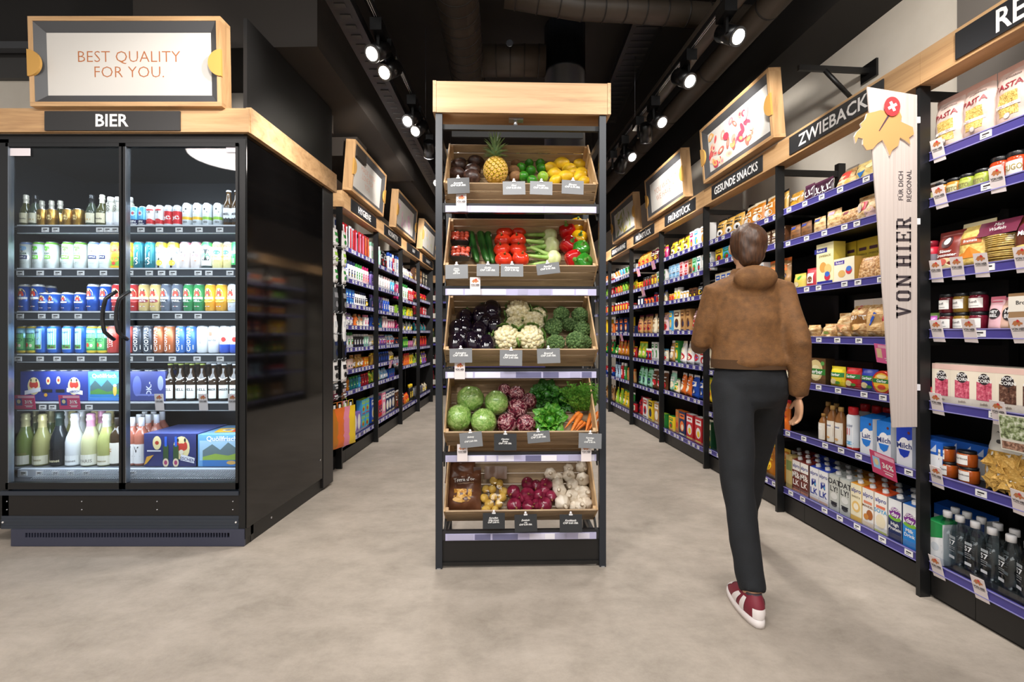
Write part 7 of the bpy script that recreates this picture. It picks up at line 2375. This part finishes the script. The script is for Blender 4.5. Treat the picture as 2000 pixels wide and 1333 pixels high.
ORDS = ['top', 'second', 'third', 'fourth', 'fifth', 'sixth', 'bottom']
ORDL = ['top', 'second', 'third', 'fourth', 'fifth', 'sixth', 'seventh', 'bottom']
FOOD = {
    2: ['G:gold:black:3 G:amber:cream:3 G:gold:black:2', 'B:yellow:brown:1:1 B:sky:green:2:2 B:blue:white:2:2 S:brown:cream:4:2', 'P:cream:blue:3 K:cream:navy:2 T:white:sky:2 G:tan:orange:2',
        'G:brown:cream:4 B:brown:gold:3', 'L:red:white:2 G:white:green:4 L:cream:red:4', 'G:brown:white:3 G:red:white:3 G:orange:red:2', 'G:yellow:black:4 G:amber:yellow:3'],
    3: ['G:yellow:brown:3 K:white:magenta:1 K:white:sky:1 K:white:tan:1 K:white:orange:1', 'S:paleblue:sky:3:2 S:palepink:red:2:2 K:tan:brown:1 K:mint:green:1 K:white:teal:3',
        'M:orange:gold:2 J:cream:white:2 M:gold:silver:3 S:brown:black:2 L:black:grey:3', 'K:sky:yellow:1 T:cream:brown:1 K:tan:brown:2 G:palepink:brown:1 L:white:tan:2', 'G:tan:white:1 K:green:yellow:1 G:white:cream:2 G:silver:blue:1 B:white:red:1 K:cream:tan:1',
        'G:mint:white:1 L:cream:green:1 G:orange:white:2 G:blue:white:2 G:yellow:lime:1', 'B:yellow:green:1 K:tan:orange:1 T:navy:orange:1 T:red:white:2 T:darkgreen:cream:1'],
    4: ['G:gold:amber:3 G:maroon:cream:3 L:magenta:yellow:1', 'S:yellow:red:2:1 J:brown:black:3 J:rust:gold:2 B:white:green:2', 'J:navy:white:2 M:orange:red:3 J:red:navy:1 L:cream:blue:2', 'G:tan:maroon:3 G:cream:tan:2 G:palepink:tan:1',
        'G:lime:yellow:2 J:red:white:2 K:white:green:2 L:cream:sky:2', 'G:mint:green:3 G:brown:white:3', 'G:red:maroon:1 T:white:red:1 T:yellow:black:1 T:tan:white:1 B:green:lime:1'],
    5: ['C:white:orange:2 C:white:sky:2 C:cream:green:2 C:orange:white:2', 'V:red:green:1 V:orange:green:2 V:lime:green:2 G:yellow:lime:2', 'J:crimson:white:2 J:red:silver:3 M:brown:red:3', 'T:navy:orange:3 K:yellow:gold:1 S:navy:yellow:1',
        'L:green:lime:1 G:amber:red:4 L:red:yellow:1', 'V:paleblue:navy:2 V:red:white:1 V:green:white:1 U:tan:orange:3', 'G:lime:yellow:2 G:yellow:green:2 G:green:white:1 J:red:black:1'],
    6: ['C:white:orange:3 C:red:cream:2', 'B:lime:green:2 V:red:white:2', 'J:red:silver:4', 'T:yellow:red:2 B:orange:cream:1', 'G:green:red:3', 'C:blue:red:4', 'G:tan:brown:3'],
}
BN = {2: 'GESUNDE SNACKS bay', 3: 'nearer breakfast bay', 4: 'farther breakfast bay', 5: 'bay past breakfast signs', 6: 'last food aisle bay'}
for k, rows in FOOD.items():
    for i, sp in enumerate(rows):
        x0 = -BW * k + .03
        x1 = x0 + BW - .06
        if k == 6:
            x0 = x1 - .5
        gz = (LVR[k][i - 1] - LVR[k][i] - .05) if i else .22
        fill(RUN, k, i, x0, x1, sp, '%s shelf, %s' % (ORDS[i], BN[k]), zmax=min(.3, gz))
NEAR = ['G:palepink:crimson:4', 'J:rust:black:3 J:olive:black:3', 'G:brown:yellow:4', 'J:crimson:black:4 L:pink:white:1', 'K:cream:pink:5', 'G:gold:white:3', 'K:white:blue:6']
NAMED['olive'] = '8a8f3a'
for i, sp in enumerate(NEAR):
    fill(RUN, 0, i, .50, .95, sp, '%s shelf, nearest bay' % ORDS[i], zmax=.2)
HYG = {
    1: ['H:blue:silver:2 H:white:red:2 H:red:silver:2 H:pink:red:3 H:orange:red:2', 'P:palepink:orange:2 V:blue:white:2 V:white:navy:3 A:white:green:3 A:palepink:magenta:3', 'L:green:navy:3 S:blue:sky:3:2 U:white:black:3 U:silver:navy:3 L:black:white:1',
        'L:palepink:white:2 L:white:violet:3 U:orange:tan:1 L:cream:orange:2 A:white:pink:2', 'V:teal:blue:3 V:violet:teal:1 V:white:green:2 A:black:silver:4 A:mint:white:2', 'S:cream:brown:4 S:palepink:cream:2 L:gold:tan:3 S:orange:yellow:2', 'U:palepink:violet:4 U:amber:brown:1 U:teal:green:3 U:sky:teal:1 U:crimson:red:3',
        'R:cream:white:2 Q:violet:white:1 B:sky:lime:2:2 B:pink:yellow:1:2 B:navy:white:1:2'],
    2: ['V:white:mint:2 V:mint:white:2 G:black:grey:2 V:silver:blue:2 V:crimson:silver:1', 'A:violet:navy:2 V:white:silver:3 A:white:palepink:3 V:sky:white:2', 'U:navy:violet:5 U:blue:white:3 S:white:violet:2', 'V:blue:navy:3 V:teal:navy:1 V:palepink:white:2 U:pink:white:3', 'L:white:cream:3 L:violet:white:3 L:white:sky:3', 'U:gold:yellow:3 U:navy:blue:5 L:cream:brown:2',
        'L:lime:yellow:3 L:paleblue:sky:3 S:blue:teal:3', 'T:blue:white:2 V:red:navy:2 T:pink:white:1 T:navy:white:3'],
    3: ['V:white:blue:2 V:navy:white:2 L:silver:white:3 L:cream:violet:2', 'V:magenta:white:2 V:white:green:4 A:red:white:3', 'B:lime:green:3:2 B:yellow:lime:2:2', 'G:magenta:pink:2 G:silver:green:3', 'L:navy:orange:3 V:green:lime:3 S:pink:violet:3', 'L:white:brown:3 U:orange:red:3 V:yellow:black:2', 'G:brown:white:3 L:orange:red:2 V:black:yellow:2'],
    4: ['T:brown:tan:3 T:black:cream:2', 'L:red:crimson:5', 'V:crimson:brown:4 B:red:white:2', 'L:teal:red:4', 'V:cream:yellow:2 V:red:orange:3', 'G:lime:cream:3 G:violet:yellow:2', 'R:grey:white:2 L:cream:brown:2'],
}
HN = {1: 'HYGIENE bay', 2: 'KOSMETIK bay', 3: 'third hygiene aisle bay', 4: 'last hygiene aisle bay'}
for k, rows in HYG.items():
    lv = LVL[k]
    for i, sp in enumerate(rows):
        gapz = (lv[i - 1] - lv[i] - .045) if i else .3
        fill(LUN, k, i, LW * (k - 1) + .03, LW * k - .03, sp, '%s shelf, %s' % (ORDL[i] if len(lv) == 8 else ORDS[i], HN[k]), zmax=gapz)

# promotion cards along the right aisle
pcard = promo(' ', .1, .1, 'e8c0a0', 'e0a0c0')
for px, z, lb in ((1276, 2.0, 'pink promotion card on the top shelf of the farther FRÜHSTÜCK bay'), (1247, 1.98, 'small pink promotion card at the start of the farther FRÜHSTÜCK bay'), (1256, 1.72, 'pink promotion card on the second shelf of the farther FRÜHSTÜCK bay'), (1214, 1.15, 'pink promotion card in the first bay past FRÜHSTÜCK')):
    hang(pcard, 'promotion_card', RUN, px, z, lb, yl=-.03)
hang(pcard, 'promotion_card', LUN, 763, .83, 'pink promotion card low in the KOSMETIK bay', yl=-.03)

# hanging goods at the start of the hygiene aisle
hk = MB()
for z in (1.95, 1.83, 1.62, 1.38, 1.20, .98, .80, .66):
    for xx in (-.30, -.22, -.14, -.06):
        MB().tube([LUN.w(xx, .40, z + .02), LUN.w(xx, -.10, z), LUN.w(xx, -.115, z + .012)], .003, STEEL, 5).build('display_hook')
hooks = [o for o in COL.objects if o.name.startswith('display_hook')]
root = empty('hook_rack', LUN.w(-.2, .4, 0), 0, 'chrome display hooks for hanging goods beside the HYGIENE bay', 'hook rack')
for o in hooks:
    o.parent = root
    o.matrix_parent_inverse = Matrix.Translation(root.location).inverted()
MB().box(-.36, -.01, .41, .42, .1, 2.2, M('2a2a2c', .5), LUN.T).build('hook_panel', root).matrix_parent_inverse = Matrix.Translation(root.location).inverted()


def hanging(c1, c2, w_, h_, z, px_x, yl, label, kind='bag', yaw=0, name='hanging_pack', straps=False):
    a = [('r', 0, .7, w_ / h_ * .7, .2, c2), ('e', 0, .35, w_ / h_ * .5, .25, c2)] if kind == 'bag' else []
    t = bag(w_, h_, .03, c1, a, name, mat=M(c1, .4), wob=.12) if kind in ('bag', 'plain') else box(w_, .012, h_, c1, [('r', 0, .3, w_ / h_ * .8, .4, c2)], name=name)
    o = place(t, LUN.w(px_x, yl, z - h_), LUN.th + yaw, label)
    put(MB().box(-.012, .012, -.001, .001, h_, h_ + .03, WHITE).mesh('hanger_tab'), 'hanger_tab', o)
    if straps:
        put(MB().tube([(-w_ * .25, 0, h_ * .98), (-w_ * .2, 0, h_ + .05), (w_ * .2, 0, h_ + .05), (w_ * .25, 0, h_ * .98)], .003, M(c2, .5), 5).mesh('handle'), 'handle', o)


PEG = [('white', 'green', .09, .15, 2.10, 'white and green hanging pack, topmost on the hooks'), ('white', 'lime', .09, .14, 1.93, 'white and lime hanging pack, second from the top'), ('white', 'green', .08, .14, 1.78, 'white and green hanging card, third from the top'),
       ('black', 'grey', .10, .22, 1.60, 'black hanging pouch below the white and green packs'), ('white', 'silver', .06, .25, 1.36, 'narrow white hanging belt pack'), ('black', 'navy', .07, .24, 1.20, 'pair of black hanging socks'),
       ('white', 'black', .11, .19, .97, 'white hanging bag with black print'), ('black', 'silver', .10, .06, .78, 'black folded sunglasses on a hook'), ('brown', 'silver', .10, .06, .69, 'brown folded sunglasses on a hook')]
for j, (c1, c2, w_, h_, z, lb) in enumerate(PEG):
    hanging(c1, c2, w_, h_, z, -.06, -.09, lb)
    hanging({'white': 'white', 'black': 'slate', 'brown': 'maroon'}[c1], c2, w_, h_, z, -.17, -.06, lb.replace('hanging', 'hanging rear').replace('folded', 'folded rear'))
for c1, x_, y_, lb in (('yellow', -.03, -.14, 'bright yellow fabric carrier bag hanging at the bottom'), ('pink', -.10, -.12, 'pink fabric carrier bag hanging behind the yellow one'), ('orange', -.17, -.10, 'orange fabric carrier bag hanging beside the pink one'), ('amber', -.23, -.08, 'amber fabric carrier bag hanging nearest the black panel'), ('lime', .03, -.06, 'lime fabric carrier bag hanging right of the yellow one')):
    hanging(c1, c1, .13, .34, .57, x_, y_, lb, 'plain', straps=True, name='carrier_bag', yaw=-.3)

# wine at the far end
for i, z in enumerate(WLV):
    for j, px in enumerate((839, 845.5, 852)):
        g_, f_ = [('2a3a1c', 'gold'), ('1a1a1c', 'black'), ('6a2a30', 'crimson')][(i + j) % 3]
        key = ('wine', g_, f_)
        if key not in _G:
            _G[key] = bottle(.3, .037, M(g_, .1), f_, 'e8e4dc', [('r', 0, .3, .12, .04, '4a4a4a')], 'wine', 'wine_bottle', labelz=(.1, .42))
        x_ = (px - CX) * 8.97 / FPX
        place(_G[key], (x_, 8.97, z + .002), 0, '%s wine bottle, %s from left, %s shelf across the aisle end' % (['green', 'black', 'dark red'][(i + j) % 3], ORD[j], ['top', 'second', 'third', 'fourth', 'bottom'][i]))

# ------------------------------------------------------------------ the walking shopper
def remesh(m, name, voxel, smooth=4, noise_amp=0.0, nf=12.0, seed=0.0, mat=None):
    me = m.mesh(name + '_source')
    ob = bpy.data.objects.new(name + '_source', me)
    COL.objects.link(ob)
    rm = ob.modifiers.new('remesh', 'REMESH')
    rm.mode = 'VOXEL'
    rm.voxel_size = voxel
    sm = ob.modifiers.new('smooth', 'SMOOTH')
    sm.iterations = smooth
    sm.factor = .5
    dg = bpy.context.evaluated_depsgraph_get()
    dg.update()
    out = bpy.data.meshes.new_from_object(ob.evaluated_get(dg))
    bpy.data.objects.remove(ob)
    if noise_amp:
        for v in out.vertices:
            n = noise.noise(Vector((v.co.x * nf, v.co.y * nf, v.co.z * nf * .7 + seed)))
            v.co += v.normal * (n * noise_amp)
    out.polygons.foreach_set('use_smooth', [True] * len(out.polygons))
    out.materials.clear()
    out.materials.append(mat)
    out.name = name
    return out


def person():
    px, py = 1.19, 2.28
    f, r = Vector((.2, .98, 0)), Vector((.98, -.2, 0))
    Q = lambda a, b, z: Vector((f.x * a + r.x * b, f.y * a + r.y * b, z))
    root = empty('person', (px, py, 0), 0, 'person walking away in a brown jacket, dark trousers and red and white sneakers', 'person')
    SKIN = M('c99a78', .5, sss=.08)
    JK = NM('brown_jacket_cloth', [(0.3, '5a3b1c'), (.6, '704a24'), (.8, '7d5830')], (30, 30, 30), 5, .8, .4, bscale=160)
    TR = NM('dark_trouser_cloth', [(0.3, '0c0e12'), (.7, '14171c')], (12, 12, 12), 4, .85, .3, bscale=200)
    HR = NM('brown_hair', [(0.3, '2c1a10'), (.6, '4e311d'), (.8, '6a4629')], (90, 90, 14), 5, .45, .6)

    def ell(m, c, rx, ry, rz, mat):
        b = Matrix.Translation(c) @ Matrix.Rotation(math.atan2(r.y, r.x), 4, 'Z')
        m.blob(rx, ry, rz, mat, 20, 14, None, b)

    def loft(m, secs, mat):
        """secs: (fwd, right, z, half width, half depth)"""
        n = 24
        vs = []
        for a, b, z, wx, dy in secs:
            for i in range(n):
                t = 2 * PI * i / n
                vs.append(tuple(Q(a + dy * math.sin(t), b + wx * math.cos(t), z)))
        fs = [(j * n + i, j * n + (i + 1) % n, (j + 1) * n + (i + 1) % n, (j + 1) * n + i) for j in range(len(secs) - 1) for i in range(n)]
        fs += [tuple(reversed(range(n))), tuple((len(secs) - 1) * n + i for i in range(n))]
        m.add(vs, fs, mat, True)

    JN = dict(lh=Q(0, -.085, .93), lk=Q(-.16, -.10, .50), la=Q(-.385, -.10, .10), rh=Q(0, .085, .93), rk=Q(.24, .10, .56), ra=Q(.42, .10, .10),
              ls=Q(.03, -.150, 1.42), le=Q(.07, -.215, 1.16), lw=Q(.27, -.19, 1.13), rs=Q(.03, .150, 1.42), re=Q(-.09, .19, 1.15), rw=Q(-.06, .20, .90))
    b = MB()
    torso = [(0, 0, .86, .14, .10), (0, 0, .95, .165, .115), (.01, 0, 1.08, .135, .10), (.02, 0, 1.25, .15, .11), (.03, 0, 1.38, .165, .105), (.03, 0, 1.45, .12, .08), (.03, 0, 1.49, .055, .055)]
    loft(b, torso, SKIN)
    b.tube([Q(.03, 0, 1.44), Q(.04, 0, 1.56)], [.06, .052], SKIN, 14)
    # head with face
    ell(b, Q(.045, 0, 1.645), .075, .092, .108, SKIN)
    ell(b, Q(.085, 0, 1.60), .055, .06, .06, SKIN)
    ell(b, Q(.143, 0, 1.625), .011, .02, .022, SKIN)
    for s in (-1, 1):
        ell(b, Q(.04, s * .078, 1.635), .012, .02, .03, SKIN)
    for nm, s in (('l', -1), ('r', 1)):
        b.tube([JN[nm + 'h'], JN[nm + 'k'], JN[nm + 'a']], [.085, .055, .038], SKIN, 14)
        b.tube([JN[nm + 's'], (JN[nm + 's'] + JN[nm + 'e']) / 2, JN[nm + 'e'], (JN[nm + 'e'] + JN[nm + 'w']) / 2, JN[nm + 'w']], [.052, .046, .036, .034, .025], SKIN, 12)
        ft = JN[nm + 'a']
        b.tube([ft + Vector((0, 0, 0)), ft + f * .05 + Vector((0, 0, -.04)), ft + f * .15 + Vector((0, 0, -.06))], [.036, .034, .026], SKIN, 10)
        # hand: palm, four fingers, thumb
        w_ = JN[nm + 'w']
        d = (w_ - JN[nm + 'e']).normalized()
        side = (f if nm == 'r' else Vector((0, 0, 1)))
        side = (side - d * side.dot(d)).normalized()
        inn = (-r if nm == 'r' else r)
        inn = (inn - d * inn.dot(d) - side * inn.dot(side)).normalized()
        pc = w_ + d * .05
        T = Matrix((side.resized(3), d, inn)).transposed().to_4x4()
        b.blob(.036, .05, .015, SKIN, 14, 10, None, Matrix.Translation(pc) @ T)
        for i, (o_, L) in enumerate(((.027, .068), (.009, .076), (-.009, .071), (-.026, .056))):
            base = w_ + d * .08 + side * o_
            k1 = base + d * L * .42 + inn * .006
            k2 = k1 + (d * .8 + inn * .6).normalized() * L * .33
            k3 = k2 + (d * .45 + inn * .9).normalized() * L * .27
            b.tube([base - d * .03, base, k1, k2, k3], [.0095, .0092, .0086, .008, .0068], SKIN, 8)
        tb_ = w_ + d * .028 + side * .026
        b.tube([tb_, tb_ + side * .022 + d * .022 + inn * .008, tb_ + side * .03 + d * .05 + inn * .02], [.012, .010, .008], SKIN, 8)
    body = put(remesh(b, 'body', .0065, 3, mat=SKIN), 'body', root)
    for s in (-1, 1):
        ey = MB().blob(.010, .010, .008, M('f2efe8', .2), 10, 8, None, Matrix.Translation(Q(.118, s * .03, 1.65))).blob(.005, .005, .005, M('3a2a1e', .2), 8, 6, None, Matrix.Translation(Q(.126, s * .03, 1.65)))
        ey.build('eye', body)
    MB().tube([Q(.138, -.02, 1.592), Q(.143, 0, 1.59), Q(.138, .02, 1.592)], [.002, .004, .002], M('a8605a', .4), 6).build('mouth', body)
    # hair
    h = MB()
    hm = Matrix.Translation(Q(.028, 0, 1.658)) @ Matrix.Rotation(math.atan2(r.y, r.x), 4, 'Z')
    h.blob(.088, .102, .104, HR, 30, 20, lambda d: (1 + .03 * nz(d, 6, 1)) * (1 if d.y < .35 or d.z > .35 else .80), hm)
    h.blob(.066, .05, .075, HR, 20, 12, None, Matrix.Translation(Q(-.02, 0, 1.60)))
    put(remesh(h, 'hair', .008, 8, .004, 40, mat=HR), 'hair', root)
    # trousers
    t = MB()
    loft(t, [(0, 0, .84, .10, .09), (0, 0, .88, .155, .115), (0, 0, .96, .175, .125), (.005, 0, 1.09, .150, .112)], TR)
    for nm in 'lr':
        a_ = JN[nm + 'a'] + Vector((0, 0, .0))
        k = JN[nm + 'k']
        t.tube([JN[nm + 'h'] + Vector((0, 0, .02)), (JN[nm + 'h'] + k) / 2, k, (k + a_) / 2, a_ + (k - a_) * .02], [.098, .088, .072, .064, .054], TR, 16)
    put(remesh(t, 'trousers', .011, 4, .007, 14, mat=TR), 'trousers', root)
    # jacket
    j = MB()
    loft(j, [(.005, 0, 1.035, .172, .128), (.005, 0, 1.06, .185, .14), (.01, 0, 1.14, .170, .130), (.02, 0, 1.27, .172, .132), (.03, 0, 1.38, .165, .12), (.03, 0, 1.45, .15, .105), (.03, 0, 1.50, .085, .085), (.035, 0, 1.53, .078, .08)], JK)
    for nm in 'lr':
        s_, e_, w_ = JN[nm + 's'], JN[nm + 'e'], JN[nm + 'w']
        j.tube([s_ + (Q(.03, 0, 1.42) - s_) * .3, s_, (s_ + e_) / 2, e_, (e_ + w_) / 2, w_ + (e_ - w_) * .02], [.070, .068, .060, .053, .047, .039], JK, 16)
    # hood lying on the back
    ell(j, Q(-.07, 0, 1.47), .10, .05, .065, JK)
    jo_ = put(remesh(j, 'jacket', .010, 3, .010, 11, mat=JK), 'jacket', root)
    m = MB()
    n = 24
    vs = []
    for z, k in ((1.03, 1.02), (1.075, 1.03)):
        for i in range(n):
            a = 2 * PI * i / n
            vs.append(tuple(Q(.005 + .131 * k * math.sin(a), .178 * k * math.cos(a), z)))
    m.add(vs, [(i, (i + 1) % n, n + (i + 1) % n, n + i) for i in range(n)], M('4a3015', .85), True)
    m.build('hem_band', jo_)
    # sneakers
    RED, WHT = M('7a1f30', .6), M('ece4e2', .5)
    for nm, pitch in (('l', .0), ('r', -.12)):
        a_ = JN[nm + 'a']
        ang = math.atan2(f.y, f.x) + (.12 if nm == 'l' else -.05)
        T = Matrix.Translation((a_.x, a_.y, 0.002)) @ Matrix.Rotation(ang, 4, 'Z') @ Matrix.Rotation(pitch, 4, 'Y')

        def sec(x):
            hw = .036 + .012 * math.sin(PI * min(1, max(0, (x + .08) / .30)) ** 1.2)
            return hw
        so = MB()
        pts = []
        N = 28
        for i in range(N):
            t_ = 2 * PI * i / N
            cx_ = .07 + .145 * math.cos(t_)
            wy = (.047 + .006 * math.cos(t_)) * (abs(math.sin(t_)) ** .75) * (1 if math.sin(t_) > 0 else -1)
            pts.append((cx_, wy))
        vs = [(x, y * 1.02, 0.0) for x, y in pts] + [(x * 1.0, y * 1.06, .014) for x, y in pts] + [(.07 + (x - .07) * .985, y, .032) for x, y in pts]
        fs = [(i, (i + 1) % N, N + (i + 1) % N, N + i) for i in range(N)] + [(N + i, N + (i + 1) % N, 2 * N + (i + 1) % N, 2 * N + i) for i in range(N)] + [tuple(reversed(range(N))), tuple(range(2 * N, 3 * N))]
        so.add(vs, fs, WHT, True, T)
        sh = so.build('sneaker_sole', root)
        up = MB()

        def uf(u, v):
            t_ = 2 * PI * u
            x = .07 + .140 * math.cos(t_)
            y = (.045 + .005 * math.cos(t_)) * (abs(math.sin(t_)) ** .78) * (1 if math.sin(t_) > 0 else -1)
            tx, ty = -.002 + .04 * math.cos(t_), .030 * math.sin(t_)
            k = v ** 1.25
            hgt = .03 + (.085 * v if math.cos(t_) < 0 else .085 * v - .0 * v)
            bulge = math.sin(PI * v) * .010
            return (x * (1 - k) + tx * k + bulge * math.cos(t_), y * (1 - k) + ty * k + bulge * math.sin(t_), hgt)
        up.grid(28, 8, uf, RED, True, T, closeu=True)
        uo = up.build('sneaker_upper', root)
        ac = MB()
        S2 = lambda u, v: tuple(Vector(uf(u, v)) + Vector((0, 0, .0)) + Vector((math.cos(2 * PI * u), math.sin(2 * PI * u), .35)) * .0022)
        for u0, u1, v0, v1 in ((-.10, .10, .02, .48), (.42, .58, .03, .5), (.22, .27, .05, .75), (.30, .34, .05, .8), (.73, .78, .05, .75), (.66, .70, .05, .8)):
            ac.grid(6, 5, lambda u, v: S2(u0 + (u1 - u0) * u, v0 + (v1 - v0) * v), WHT, True, T)
        ac.build('trim_panel', uo)
        lc = MB()
        for i in range(5):
            x = .045 + .02 * i
            z = .112 - .013 * i
            lc.tube([(x, -.018, z - .006), (x, 0, z + .003), (x, .018, z - .006)], .0028, WHT, 6, T)
        lc.build('laces', uo)
        MB().lathe([(.040, .10), (.043, .108), (.041, .116), (.036, .118)], M('3a3038', .7), 18, T, sx=1.0, sy=.8).build('collar', uo)


person()
